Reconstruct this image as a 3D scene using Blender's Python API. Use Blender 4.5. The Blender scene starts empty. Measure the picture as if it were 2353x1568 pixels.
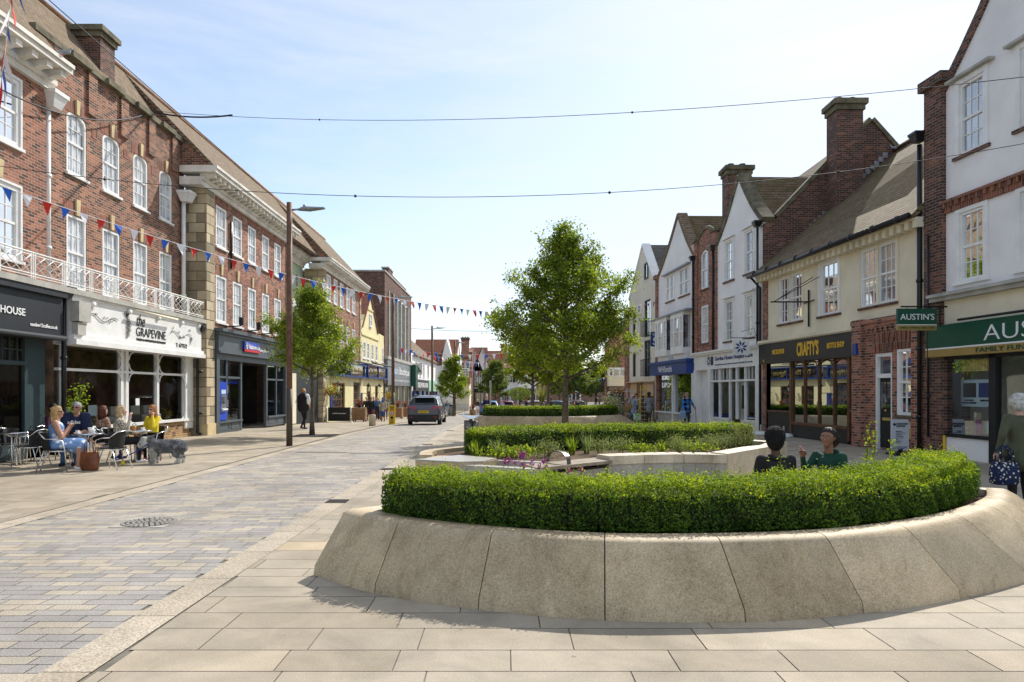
import bpy, bmesh, math, random
import numpy as np
from mathutils import Vector, Matrix
rad = math.radians
random.seed(11)
S = bpy.context.scene
COL = S.collection
FPX, VPX, HOR, EYE = 1569.0, 1160.0, 899.0, 1.65      # focal length, street vanishing point, horizon, eye height
cam_d = bpy.data.cameras.new('camera'); cam = bpy.data.objects.new('camera', cam_d); COL.objects.link(cam)
cam.location = (0, 0, EYE); cam.rotation_euler = (rad(90), 0, 0)
cam_d.sensor_width = 36.0; cam_d.lens = 36.0 * FPX / 2353.0
cam_d.shift_x = (1176.5 - VPX) / 2353.0
cam_d.shift_y = (HOR - 784.0) / 2353.0
cam_d.clip_start = 0.05; cam_d.clip_end = 3000
S.camera = cam
SUN_AZ, SUN_EL = 30.0, 42.0                            # azimuth from +Y towards +X
sd = bpy.data.lights.new('sun', 'SUN'); sun = bpy.data.objects.new('sun', sd); COL.objects.link(sun)
sd.energy = 4.3; sd.angle = rad(0.55); sd.color = (1.0, 0.95, 0.87)
sv = Vector((math.sin(rad(SUN_AZ))*math.cos(rad(SUN_EL)), math.cos(rad(SUN_AZ))*math.cos(rad(SUN_EL)), math.sin(rad(SUN_EL))))
sun.rotation_euler = sv.to_track_quat('Z', 'Y').to_euler(); sun.location = (20, 30, 40)
W = bpy.data.worlds.new('World'); S.world = W; W.use_nodes = True
wt = W.node_tree; wt.nodes.clear()
def wn(t): return wt.nodes.new(t)
sky = wn('ShaderNodeTexSky'); sky.sky_type = 'NISHITA'; sky.sun_disc = False
sky.sun_elevation = rad(SUN_EL); sky.sun_rotation = rad(SUN_AZ); sky.air_density = 1.0; sky.dust_density = .5; sky.ozone_density = 1.2
tc = wn('ShaderNodeTexCoord'); mp = wn('ShaderNodeMapping'); mp.inputs['Scale'].default_value = (1.0, 1.3, 7.0); mp.inputs['Location'].default_value = (.3, .1, .4)
nz = wn('ShaderNodeTexNoise'); nz.inputs['Scale'].default_value = 1.7; nz.inputs['Detail'].default_value = 9; nz.inputs['Roughness'].default_value = .62; nz.inputs['Distortion'].default_value = .5
cr = wn('ShaderNodeValToRGB'); cr.color_ramp.elements[0].position = .36; cr.color_ramp.elements[0].color = (.10,.10,.10,1); cr.color_ramp.elements[1].position = .66; cr.color_ramp.elements[1].color = (.85,.85,.85,1)
mx = wn('ShaderNodeMix'); mx.data_type = 'RGBA'; mx.inputs[7].default_value = (4.6, 4.9, 5.35, 1)
sep = wn('ShaderNodeSeparateXYZ')
mr = wn('ShaderNodeMapRange'); mr.inputs[1].default_value = -.55; mr.inputs[2].default_value = .75; mr.inputs[3].default_value = .06; mr.inputs[4].default_value = .85
ml = wn('ShaderNodeMath'); ml.operation = 'MULTIPLY_ADD'; ml.use_clamp = True; ml.inputs[1].default_value = .62
hz = wn('ShaderNodeMapRange'); hz.inputs[1].default_value = 0; hz.inputs[2].default_value = .42; hz.inputs[3].default_value = .52; hz.inputs[4].default_value = 0
mxx = wn('ShaderNodeMath'); mxx.operation = 'MAXIMUM'
bg = wn('ShaderNodeBackground'); bg.inputs['Strength'].default_value = .15; wo = wn('ShaderNodeOutputWorld')
L = wt.links.new
L(tc.outputs['Generated'], mp.inputs[0]); L(mp.outputs[0], nz.inputs[0]); L(nz.outputs[0], cr.inputs[0])
L(tc.outputs['Generated'], sep.inputs[0]); L(sep.outputs[0], mr.inputs[0]); L(sep.outputs[2], hz.inputs[0])
L(mr.outputs[0], mxx.inputs[0]); L(hz.outputs[0], mxx.inputs[1]); L(cr.outputs[0], ml.inputs[0])
m3 = wn('ShaderNodeMath'); m3.operation = 'MULTIPLY'; m3.inputs[1].default_value = .62; L(mxx.outputs[0], m3.inputs[0]); L(m3.outputs[0], ml.inputs[2])
L(sky.outputs[0], mx.inputs[6]); L(ml.outputs[0], mx.inputs[0]); L(mx.outputs[2], bg.inputs[0]); L(bg.outputs[0], wo.inputs[0])
S.view_settings.view_transform = 'Standard'; S.view_settings.look = 'None'
S.view_settings.exposure = 0.38; S.view_settings.gamma = 1.0
S.cycles.max_bounces = 8; S.cycles.transparent_max_bounces = 12
GK = [(-50, 0), (27, 0), (35, -.10), (45, -.36), (60, -.70), (75, -.98), (100, -1.2), (2000, -1.2)]
def G(y):
 for (a, za), (b, zb) in zip(GK, GK[1:]):
  if y <= b: return za + (zb - za) * (y - a) / (b - a)
 return -1.2
def at(px, py, Y): return Vector(((px - VPX) * Y / FPX, Y, EYE - (py - HOR) * Y / FPX))
def gx(px, Y): return (px - VPX) * Y / FPX
def gp(px, py):
 Y = 10.0
 for _ in range(30): Y = FPX * (EYE - G(Y)) / max(py - HOR, .5)
 return Vector((gx(px, Y), Y, G(Y)))
MATS = {}
def _new(name):
 m = bpy.data.materials.new(name); m.use_nodes = True
 nt = m.node_tree; b = nt.nodes['Principled BSDF']
 MATS[name] = m
 return m, nt, b
def _set(b, rough, metal, spec):
 b.inputs['Roughness'].default_value = rough; b.inputs['Metallic'].default_value = metal
 b.inputs['Specular IOR Level'].default_value = spec
def N(nt, t, **kw):
 n = nt.nodes.new(t)
 for k, v in kw.items():
  if k in n.inputs.keys(): n.inputs[k].default_value = v
  else: setattr(n, k, v)
 return n
def c4(c): return (c[0], c[1], c[2], 1)
def mixc(nt, fac, a, b, blend='MIX'):
 m = nt.nodes.new('ShaderNodeMix'); m.data_type = 'RGBA'; m.blend_type = blend
 for i, v in ((0, fac), (6, a), (7, b)):
  if isinstance(v, (int, float)): m.inputs[i].default_value = v
  elif isinstance(v, tuple): m.inputs[i].default_value = c4(v)
  else: nt.links.new(v, m.inputs[i])
 return m.outputs[2]
def ramp(nt, src, stops, const=False):
 r = nt.nodes.new('ShaderNodeValToRGB'); e = r.color_ramp.elements
 while len(e) < len(stops): e.new(.5)
 for i, (p, c) in enumerate(stops): e[i].position = p; e[i].color = c4(c) if isinstance(c, tuple) else (c, c, c, 1)
 if const: r.color_ramp.interpolation = 'CONSTANT'
 nt.links.new(src, r.inputs[0]); return r.outputs[0]
def bump(nt, b, src, strength, dist=.01):
 n = nt.nodes.new('ShaderNodeBump'); n.inputs['Strength'].default_value = strength; n.inputs['Distance'].default_value = dist
 nt.links.new(src, n.inputs['Height']); nt.links.new(n.outputs[0], b.inputs['Normal'])
def coord(nt, which='Object'):
 t = nt.nodes.new('ShaderNodeTexCoord'); return t.outputs[which]
def P(name, col, rough=.6, metal=0, spec=.4, var=.12, vs=2.5, bmp=0, bs=40, fine=0, coat=0):
 """plain painted/stone/metal surface with cloudy dirt variation and optional fine grain"""
 m, nt, b = _new(name); _set(b, rough, metal, spec)
 co = coord(nt)
 n1 = N(nt, 'ShaderNodeTexNoise', Scale=vs, Detail=6.0, Roughness=.6); nt.links.new(co, n1.inputs[0])
 lo = tuple(x*(1-var*2) for x in col); hi = tuple(min(1, x*(1+var)) for x in col)
 out = ramp(nt, n1.outputs[0], [(.3, lo), (.62, hi)])
 if fine or bmp:
  n2 = N(nt, 'ShaderNodeTexNoise', Scale=float(bs), Detail=3.0); nt.links.new(co, n2.inputs[0])
  if fine: out = mixc(nt, fine, out, ramp(nt, n2.outputs[0], [(.4, tuple(x*.35 for x in col)), (.6, tuple(min(1, x*1.5) for x in col))]))
  if bmp: bump(nt, b, n2.outputs[0], bmp)
 nt.links.new(out, b.inputs['Base Color'])
 if coat: b.inputs['Coat Weight'].default_value = coat; b.inputs['Coat Roughness'].default_value = .05
 return m
def BRICK(name, c1, c2, mortar, w=.225, h=.075, ms=.009, dark=(.085, .05, .038), darkf=.35, big=.5):
 m, nt, b = _new(name); _set(b, .85, 0, .25)
 uv = coord(nt, 'UV')
 t = nt.nodes.new('ShaderNodeTexBrick'); t.inputs['Scale'].default_value = 1; t.inputs['Brick Width'].default_value = w
 t.inputs['Row Height'].default_value = h; t.inputs['Mortar Size'].default_value = ms; t.inputs['Mortar Smooth'].default_value = .2
 t.inputs['Color1'].default_value = (0, 0, 0, 1); t.inputs['Color2'].default_value = (1, 1, 1, 1); t.inputs['Mortar'].default_value = (.5, .5, .5, 1)
 nt.links.new(uv, t.inputs[0])
 rc = ramp(nt, t.outputs['Color'], [(0, dark), (darkf*.6, tuple(x*.55 for x in c1)), (darkf, c1), (1, c2)])
 n1 = N(nt, 'ShaderNodeTexNoise', Scale=.9, Detail=5.0, Roughness=.65); nt.links.new(uv, n1.inputs[0])
 rc = mixc(nt, 1.0, rc, ramp(nt, n1.outputs[0], [(.3, (1-big,)*3), (.65, (1.15, 1.12, 1.1))]), 'MULTIPLY')
 out = mixc(nt, t.outputs['Fac'], rc, mortar)
 nt.links.new(out, b.inputs['Base Color'])
 iv = N(nt, 'ShaderNodeMath', operation='SUBTRACT'); iv.inputs[0].default_value = 1; nt.links.new(t.outputs['Fac'], iv.inputs[1])
 bump(nt, b, iv.outputs[0], .6, .008)
 return m
def TILE(name, c1, c2, moss=(.07, .075, .03), mossf=.5, h=.15, w=.18):
 m, nt, b = _new(name); _set(b, .9, 0, .2)
 uv = coord(nt, 'UV')
 t = nt.nodes.new('ShaderNodeTexBrick'); t.inputs['Scale'].default_value = 1; t.inputs['Brick Width'].default_value = w
 t.inputs['Row Height'].default_value = h; t.inputs['Mortar Size'].default_value = .006; t.inputs['Mortar Smooth'].default_value = .3
 t.inputs['Color1'].default_value = c4(c1); t.inputs['Color2'].default_value = c4(c2); t.inputs['Mortar'].default_value = (.012, .01, .009, 1)
 nt.links.new(uv, t.inputs[0])
 sp = nt.nodes.new('ShaderNodeSeparateXYZ'); nt.links.new(uv, sp.inputs[0])
 md = N(nt, 'ShaderNodeMath', operation='DIVIDE'); md.inputs[1].default_value = h; nt.links.new(sp.outputs[1], md.inputs[0])
 fr = N(nt, 'ShaderNodeMath', operation='FRACT'); nt.links.new(md.outputs[0], fr.inputs[0])
 n1 = N(nt, 'ShaderNodeTexNoise', Scale=1.1, Detail=8.0, Roughness=.7); nt.links.new(uv, n1.inputs[0])
 n2 = N(nt, 'ShaderNodeTexNoise', Scale=14.0, Detail=3.0); nt.links.new(uv, n2.inputs[0])
 out = mixc(nt, ramp(nt, n1.outputs[0], [(.42, 0.0), (.68, mossf)]), t.outputs['Color'], moss)
 out = mixc(nt, .45, out, ramp(nt, n2.outputs[0], [(.3, (.25, .25, .25)), (.7, (1.3, 1.3, 1.3))]), 'MULTIPLY')
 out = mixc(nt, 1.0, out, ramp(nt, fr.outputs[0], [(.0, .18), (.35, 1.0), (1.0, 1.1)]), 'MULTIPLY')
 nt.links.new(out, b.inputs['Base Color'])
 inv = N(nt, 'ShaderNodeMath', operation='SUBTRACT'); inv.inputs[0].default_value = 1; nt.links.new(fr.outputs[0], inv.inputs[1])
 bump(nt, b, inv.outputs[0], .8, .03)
 return m
def ISL(name, stops, rough=.8, spec=.3, noise=.25, fine=.25, fs=90, bmp=.25, ns=1.2):
 """stone units: every separate slab of the mesh takes its own colour"""
 m, nt, b = _new(name); _set(b, rough, 0, spec)
 g = nt.nodes.new('ShaderNodeNewGeometry'); co = coord(nt)
 out = ramp(nt, g.outputs['Random Per Island'], stops, const=False)
 n1 = N(nt, 'ShaderNodeTexNoise', Scale=ns, Detail=7.0, Roughness=.65, Distortion=.6); nt.links.new(co, n1.inputs[0])
 out = mixc(nt, 1.0, out, ramp(nt, n1.outputs[0], [(.32, (1-noise,)*3), (.6, (1.06, 1.05, 1.04))]), 'MULTIPLY')
 vo = N(nt, 'ShaderNodeTexVoronoi', Scale=2.6); nt.links.new(co, vo.inputs[0]); out = mixc(nt, 1.0, out, ramp(nt, vo.outputs['Distance'], [(.035, (.66, .65, .64)), (.055, (1., 1., 1.))]), 'MULTIPLY')
 n4 = N(nt, 'ShaderNodeTexNoise', Scale=.45, Detail=5.0, Roughness=.7); nt.links.new(co, n4.inputs[0]); out = mixc(nt, 1.0, out, ramp(nt, n4.outputs[0], [(.35, (.84, .82, .80)), (.6, (1.04, 1.04, 1.04))]), 'MULTIPLY')
 n2 = N(nt, 'ShaderNodeTexNoise', Scale=float(fs), Detail=2.0); nt.links.new(co, n2.inputs[0])
 out = mixc(nt, fine, out, ramp(nt, n2.outputs[0], [(.38, (.35, .34, .33)), (.62, (1.5, 1.5, 1.5))]), 'MULTIPLY')
 nt.links.new(out, b.inputs['Base Color'])
 bump(nt, b, n2.outputs[0], bmp, .004)
 return m
def LEAF(name, stops, trans=.45, rough=.45):
 m = bpy.data.materials.new(name); m.use_nodes = True; nt = m.node_tree; nt.nodes.clear(); MATS[name] = m
 g = nt.nodes.new('ShaderNodeNewGeometry'); col = ramp(nt, g.outputs['Random Per Island'], stops)
 co = coord(nt); n1 = N(nt, 'ShaderNodeTexNoise', Scale=1.6, Detail=3.0); nt.links.new(co, n1.inputs[0])
 col = mixc(nt, 1.0, col, ramp(nt, n1.outputs[0], [(.35, (.62, .7, .7)), (.65, (1.2, 1.12, 1.0))]), 'MULTIPLY')
 d = nt.nodes.new('ShaderNodeBsdfPrincipled'); _set(d, .62, 0, .16); nt.links.new(col, d.inputs['Base Color'])
 t = nt.nodes.new('ShaderNodeBsdfTranslucent'); tcx = mixc(nt, 1.0, col, (1.7, 1.6, .6), 'MULTIPLY'); nt.links.new(tcx, t.inputs[0])
 mx = nt.nodes.new('ShaderNodeMixShader'); mx.inputs[0].default_value = trans
 o = nt.nodes.new('ShaderNodeOutputMaterial')
 nt.links.new(d.outputs[0], mx.inputs[1]); nt.links.new(t.outputs[0], mx.inputs[2]); nt.links.new(mx.outputs[0], o.inputs[0])
 return m
def GLASS(name, tint=(.75, .8, .8), fac=.16, rough=.01, g=(.9, .95, 1)):
 m = bpy.data.materials.new(name); m.use_nodes = True; nt = m.node_tree; nt.nodes.clear(); MATS[name] = m
 fr = nt.nodes.new('ShaderNodeFresnel'); fr.inputs[0].default_value = 1.28
 ad = N(nt, 'ShaderNodeMath', operation='ADD', use_clamp=True); ad.inputs[1].default_value = fac; nt.links.new(fr.outputs[0], ad.inputs[0])
 tr = nt.nodes.new('ShaderNodeBsdfTransparent'); tr.inputs[0].default_value = c4(tint)
 gl = nt.nodes.new('ShaderNodeBsdfGlossy'); gl.inputs['Roughness'].default_value = rough; gl.inputs[0].default_value = c4(g)
 mx = nt.nodes.new('ShaderNodeMixShader'); o = nt.nodes.new('ShaderNodeOutputMaterial')
 nt.links.new(ad.outputs[0], mx.inputs[0]); nt.links.new(tr.outputs[0], mx.inputs[1]); nt.links.new(gl.outputs[0], mx.inputs[2]); nt.links.new(mx.outputs[0], o.inputs[0])
 return m
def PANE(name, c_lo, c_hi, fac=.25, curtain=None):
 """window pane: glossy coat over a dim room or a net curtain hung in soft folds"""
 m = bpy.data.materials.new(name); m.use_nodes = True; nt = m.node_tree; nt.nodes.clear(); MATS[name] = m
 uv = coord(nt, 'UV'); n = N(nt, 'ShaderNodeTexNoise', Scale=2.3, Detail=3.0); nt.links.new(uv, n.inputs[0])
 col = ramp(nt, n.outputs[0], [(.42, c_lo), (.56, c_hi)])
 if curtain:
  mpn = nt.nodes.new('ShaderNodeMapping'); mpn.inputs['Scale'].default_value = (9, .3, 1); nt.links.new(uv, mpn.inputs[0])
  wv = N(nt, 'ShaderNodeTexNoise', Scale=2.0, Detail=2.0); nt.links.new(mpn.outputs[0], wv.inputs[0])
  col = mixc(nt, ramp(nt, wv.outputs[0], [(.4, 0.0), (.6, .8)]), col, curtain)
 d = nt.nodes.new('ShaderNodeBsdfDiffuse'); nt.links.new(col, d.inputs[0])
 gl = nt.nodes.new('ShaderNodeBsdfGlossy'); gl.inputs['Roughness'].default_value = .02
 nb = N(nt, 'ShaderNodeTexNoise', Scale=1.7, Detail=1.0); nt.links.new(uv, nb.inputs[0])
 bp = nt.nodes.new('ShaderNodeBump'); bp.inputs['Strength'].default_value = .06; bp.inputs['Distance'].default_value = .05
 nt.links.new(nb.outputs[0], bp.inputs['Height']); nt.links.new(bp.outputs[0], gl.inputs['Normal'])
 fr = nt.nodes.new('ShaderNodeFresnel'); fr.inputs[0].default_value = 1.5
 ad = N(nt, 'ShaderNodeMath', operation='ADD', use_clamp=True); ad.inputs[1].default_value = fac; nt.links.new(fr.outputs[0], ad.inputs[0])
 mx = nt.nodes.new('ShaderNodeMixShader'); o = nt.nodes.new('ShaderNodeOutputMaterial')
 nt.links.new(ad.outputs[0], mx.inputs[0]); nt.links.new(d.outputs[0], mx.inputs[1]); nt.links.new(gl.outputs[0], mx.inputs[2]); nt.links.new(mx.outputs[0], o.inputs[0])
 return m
def EMIT(name, col, s):
 m, nt, b = _new(name); b.inputs['Base Color'].default_value = c4(col); b.inputs['Emission Color'].default_value = c4(col); b.inputs['Emission Strength'].default_value = s
 return m
def SPOT(name, base, dot, scale=12, thr=.33, rough=.8):
 m, nt, b = _new(name); _set(b, rough, 0, .2)
 v = N(nt, 'ShaderNodeTexVoronoi', Scale=float(scale)); nt.links.new(coord(nt), v.inputs[0])
 nt.links.new(ramp(nt, v.outputs['Distance'], [(thr, dot), (thr+.03, base)]), b.inputs['Base Color'])
 return m
ORIG = {}
class MB:
 def __init__(s): s.v = []; s.f = []; s.m = []; s.smooth = []
 def add(s, vs, fs, mi=0, sm=False):
  o = len(s.v); s.v += [tuple(v) for v in vs]
  for f in fs: s.f.append(tuple(o+i for i in f)); s.m.append(mi); s.smooth.append(sm)
  return s
 def hexa(s, p, mi=0):      # p: 8 points, bottom ring 0-3, top ring 4-7
  return s.add(p, [(3,2,1,0),(4,5,6,7),(0,1,5,4),(1,2,6,5),(2,3,7,6),(3,0,4,7)], mi)
 def box(s, c, d, rz=0, mi=0):
  cx, cy, cz = c; a, b, h = d[0]/2, d[1]/2, d[2]/2; co, si = math.cos(rz), math.sin(rz)
  P8 = []
  for z in (-h, h):
   for x, y in ((-a,-b),(a,-b),(a,b),(-a,b)): P8.append((cx+x*co-y*si, cy+x*si+y*co, cz+z))
  return s.hexa(P8, mi)
 def tube(s, pts, r, n=8, mi=0, cap=True, sm=True, up=None):
  pts = [Vector(p) for p in pts]; rs = r if isinstance(r, (list, tuple)) else [r]*len(pts)
  rings = []; prev = None
  for i, p in enumerate(pts):
   d = (pts[min(i+1, len(pts)-1)] - pts[max(i-1, 0)])
   if d.length < 1e-9: d = Vector((0,0,1))
   d.normalize()
   if prev is None:
    a = Vector((0,0,1)) if abs(d.z) < .9 else Vector((1,0,0)); x = d.cross(a).normalized()
   else:
    x = (prev - d*prev.dot(d)); x = x.normalized() if x.length > 1e-6 else d.orthogonal().normalized()
   prev = x; y = d.cross(x)
   rings.append([p + (x*math.cos(2*math.pi*k/n) + y*math.sin(2*math.pi*k/n))*rs[i] for k in range(n)])
  vs = [q for rg in rings for q in rg]; fs = []
  for i in range(len(rings)-1):
   for k in range(n): a = i*n+k; b_ = i*n+(k+1) % n; fs.append((a, b_, b_+n, a+n))
  if cap: fs.append(tuple(range(n-1, -1, -1))); fs.append(tuple((len(rings)-1)*n+k for k in range(n)))
  return s.add(vs, fs, mi, sm)
 def cyl(s, p0, p1, r0, r1=None, n=12, mi=0, sm=True): return s.tube([p0, p1], [r0, r0 if r1 is None else r1], n, mi, True, sm)
 def lathe(s, c, prof, n=16, mi=0, sm=True, sx=1, sy=1):
  vs = []; fs = []
  for r, z in prof:
   for k in range(n): a = 2*math.pi*k/n; vs.append((c[0]+r*sx*math.cos(a), c[1]+r*sy*math.sin(a), c[2]+z))
  for i in range(len(prof)-1):
   for k in range(n): a = i*n+k; b_ = i*n+(k+1) % n; fs.append((a, b_, b_+n, a+n))
  fs.append(tuple(range(n-1, -1, -1))); fs.append(tuple((len(prof)-1)*n+k for k in range(n)))
  return s.add(vs, fs, mi, sm)
 def ball(s, c, r, n=10, m=7, mi=0, sq=(1,1,1)):
  vs = []; fs = []
  for j in range(1, m):
   t = math.pi*j/m
   for k in range(n): a = 2*math.pi*k/n; vs.append((c[0]+r*sq[0]*math.sin(t)*math.cos(a), c[1]+r*sq[1]*math.sin(t)*math.sin(a), c[2]+r*sq[2]*math.cos(t)))
  for j in range(m-2):
   for k in range(n): a = j*n+k; b_ = j*n+(k+1) % n; fs.append((a, a+n, b_+n, b_))
  t0 = len(vs); vs += [(c[0], c[1], c[2]+r*sq[2]), (c[0], c[1], c[2]-r*sq[2])]
  for k in range(n): fs.append((t0, k, (k+1) % n)); fs.append((t0+1, (m-2)*n+(k+1) % n, (m-2)*n+k))
  return s.add(vs, fs, mi, True)
 def prism(s, poly, off, mi=0):     # closed 3D polygon extruded by vector off
  n = len(poly); o = Vector(off); vs = [Vector(p) for p in poly]; vs += [p+o for p in vs]
  fs = [tuple(range(n)), tuple(range(2*n-1, n-1, -1))] + [((k+1) % n, k, k+n, (k+1) % n+n) for k in range(n)]
  return s.add(vs, fs, mi)
 def build(s, name, mats, parent=None, origin=None, recalc=True):
  me = bpy.data.meshes.new(name)
  if not isinstance(mats, (list, tuple)): mats = [mats]
  if parent is not None: o = ORIG.get(parent.name, Vector((0,0,0)))
  else: o = Vector(origin) if origin is not None else Vector((0,0,0))
  me.from_pydata([(v[0]-o[0], v[1]-o[1], v[2]-o[2]) for v in s.v], [], s.f)
  for m in mats: me.materials.append(MATS[m] if isinstance(m, str) else m)
  me.polygons.foreach_set('material_index', s.m); me.polygons.foreach_set('use_smooth', s.smooth)
  if recalc:
   bm = bmesh.new(); bm.from_mesh(me); bmesh.ops.recalc_face_normals(bm, faces=bm.faces); bm.to_mesh(me); bm.free()
  uvbox(me, o)
  ob = bpy.data.objects.new(name, me); COL.objects.link(ob)
  if parent is not None: ob.parent = parent
  else: ob.location = o
  ORIG[ob.name] = o
  return ob
def uvbox(me, o):
 uvl = me.uv_layers.new(name='UVMap'); me.update()
 nl = len(me.loops); co = np.empty(len(me.vertices)*3); me.vertices.foreach_get('co', co); co = co.reshape(-1, 3) + np.array(o[:])
 li = np.empty(nl, dtype=np.int32); me.loops.foreach_get('vertex_index', li)
 npoly = len(me.polygons); nr = np.empty(npoly*3); me.polygons.foreach_get('normal', nr); nr = nr.reshape(-1, 3)
 tot = np.empty(npoly, dtype=np.int32); me.polygons.foreach_get('loop_total', tot)
 n = np.repeat(nr, tot, axis=0); p = co[li]
 h = np.hypot(n[:,0], n[:,1]); vert = h > .35; hh = np.where(h < 1e-6, 1, h)
 u = np.where(vert, p[:,0]*(-n[:,1]/hh) + p[:,1]*(n[:,0]/hh), p[:,0]); v = np.where(vert, p[:,2]/np.where(vert, hh, 1), p[:,1])
 uvl.data.foreach_set('uv', np.stack([u, v], 1).ravel().astype(np.float32))
def tag(o, label=None, cat=None, group=None, kind=None):
 if label: o['label'] = label
 if cat: o['category'] = cat
 if group: o['group'] = group
 if kind: o['kind'] = kind
 return o
def thing(name, label, cat, loc=(0,0,0), group=None, rz=0):
 o = bpy.data.objects.new(name, None); COL.objects.link(o); o.location = loc; o.rotation_euler = (0,0,rz); o.empty_display_size = .2
 ORIG[o.name] = Vector(loc); return tag(o, label, cat, group)
def local(o): ORIG[o.name] = Vector((0,0,0)); return o          # parts are modelled in the thing's own coordinates
KIDS = {}
def copy_tree(o, parent=None):
 c = o.copy(); COL.objects.link(c); ORIG[c.name] = Vector((0,0,0))
 if parent is not None: c.parent = parent
 for ch in [k for k in bpy.data.objects if k.parent == o]: copy_tree(ch, c)
 return c
def dup(o, loc, rz=0, label=None, sc=None):
 c = copy_tree(o); c.location = loc; c.rotation_euler = (0, 0, rz)
 if label: c['label'] = label
 if sc: c.scale = (sc, sc, sc)
 return c
def struct(mb, name, mats, cat=None): o = mb.build(name, mats); o['kind'] = 'structure'; return o
def text_mesh(txt, mp3, x0, x1, y0, y1, depth=.01, bold=0.0, shear=0.0, name='lettering', mats='w', parent=None, origin=None, spacing=1.0):
 """letters fitted into the rectangle x0..x1, y0..y1 of the plane mp3(x, y, d)"""
 cu = bpy.data.curves.new('t', 'FONT'); cu.body = txt; cu.offset = bold; cu.shear = shear; cu.extrude = .05; cu.resolution_u = 3; cu.space_character = spacing
 cu.align_x = 'CENTER'
 to = bpy.data.objects.new('t', cu); COL.objects.link(to)
 dg = bpy.context.evaluated_depsgraph_get(); me = bpy.data.meshes.new_from_object(to.evaluated_get(dg))
 bpy.data.objects.remove(to); bpy.data.curves.remove(cu)
 n = len(me.vertices); co = np.empty(n*3); me.vertices.foreach_get('co', co); co = co.reshape(-1, 3)
 mn = co.min(0); mxv = co.max(0); d = np.maximum(mxv-mn, 1e-6)
 mb = MB(); pts = []
 for c in co:
  pts.append(mp3(x0+(c[0]-mn[0])/d[0]*(x1-x0), y0+(c[1]-mn[1])/d[1]*(y1-y0), (c[2]-mn[2])/d[2]*depth))
 mb.add(pts, [tuple(p.vertices) for p in me.polygons]); bpy.data.meshes.remove(me)
 return mb.build(name, mats, parent, origin)
def join_text(list_of, name, mats, parent=None, origin=None):
 """several strings as one lettering part: (txt, mp3, x0,x1,y0,y1, bold)"""
 mb = MB()
 for it in list_of:
  o = text_mesh(*it[:6], bold=(it[6] if len(it) > 6 else 0), shear=(it[7] if len(it) > 7 else 0), mats=mats); me = o.data
  mb.add([v.co[:] for v in me.vertices], [tuple(p.vertices) for p in me.polygons])
  bpy.data.objects.remove(o); bpy.data.meshes.remove(me)
 return mb.build(name, mats, parent, origin)
class Fac:
 """facade plane x = X0 + k*y, outward side s (+1 faces +X, -1 faces -X); positions along it are given by y"""
 def __init__(s, X0, k, side): s.X0, s.k, s.s = X0, k, side
 def y(s, px, w=0): return (s.X0 + s.s*w) / ((px-VPX)/FPX - s.k)
 def z(s, px, py, w=0): return EYE + (HOR-py)*s.y(px, w)/FPX
 def pt(s, y, w, z): return (s.X0 + s.k*y + s.s*w, y, z)
 def box(s, mb, y0, y1, z0, z1, w0, w1, mi=0):
  return mb.hexa([s.pt(y0,w0,z0), s.pt(y1,w0,z0), s.pt(y1,w1,z0), s.pt(y0,w1,z0), s.pt(y0,w0,z1), s.pt(y1,w0,z1), s.pt(y1,w1,z1), s.pt(y0,w1,z1)], mi)
 def mp(s, w):              # text plane; x runs along the reading direction
  return lambda x, y, d: s.pt(s.s*x, w+d, y)
 def rect(s, ya, yb): return (min(s.s*ya, s.s*yb), max(s.s*ya, s.s*yb))
 def text(s, txt, ya, yb, z0, z1, w, mats, parent, name='lettering', bold=0, shear=0, depth=.012):
  a, b = s.rect(ya, yb); return text_mesh(txt, s.mp(w), a, b, z0, z1, depth, bold, shear, name, mats, parent)
 def wall(s, mb, y0, y1, z0, z1, holes=(), depth=.14, mi=0, w=0):
  ys = sorted({y0, y1, *[h[0] for h in holes], *[h[1] for h in holes]}); zs = sorted({z0, z1, *[h[2] for h in holes], *[h[3] for h in holes]})
  for a, b in zip(ys, ys[1:]):
   for c, d in zip(zs, zs[1:]):
    my, mz = (a+b)/2, (c+d)/2
    if any(h[0] < my < h[1] and h[2] < mz < h[3] for h in holes): continue
    mb.add([s.pt(a,w,c), s.pt(b,w,c), s.pt(b,w,d), s.pt(a,w,d)], [(0,1,2,3)], mi)
  for a, b, c, d in holes:
   q = [(a,c),(b,c),(b,d),(a,d)]
   for (ya, za), (yb, zb) in zip(q, q[1:]+q[:1]):
    mb.add([s.pt(ya,w,za), s.pt(yb,w,zb), s.pt(yb,w-depth,zb), s.pt(ya,w-depth,za)], [(0,1,2,3)], mi)
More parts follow.
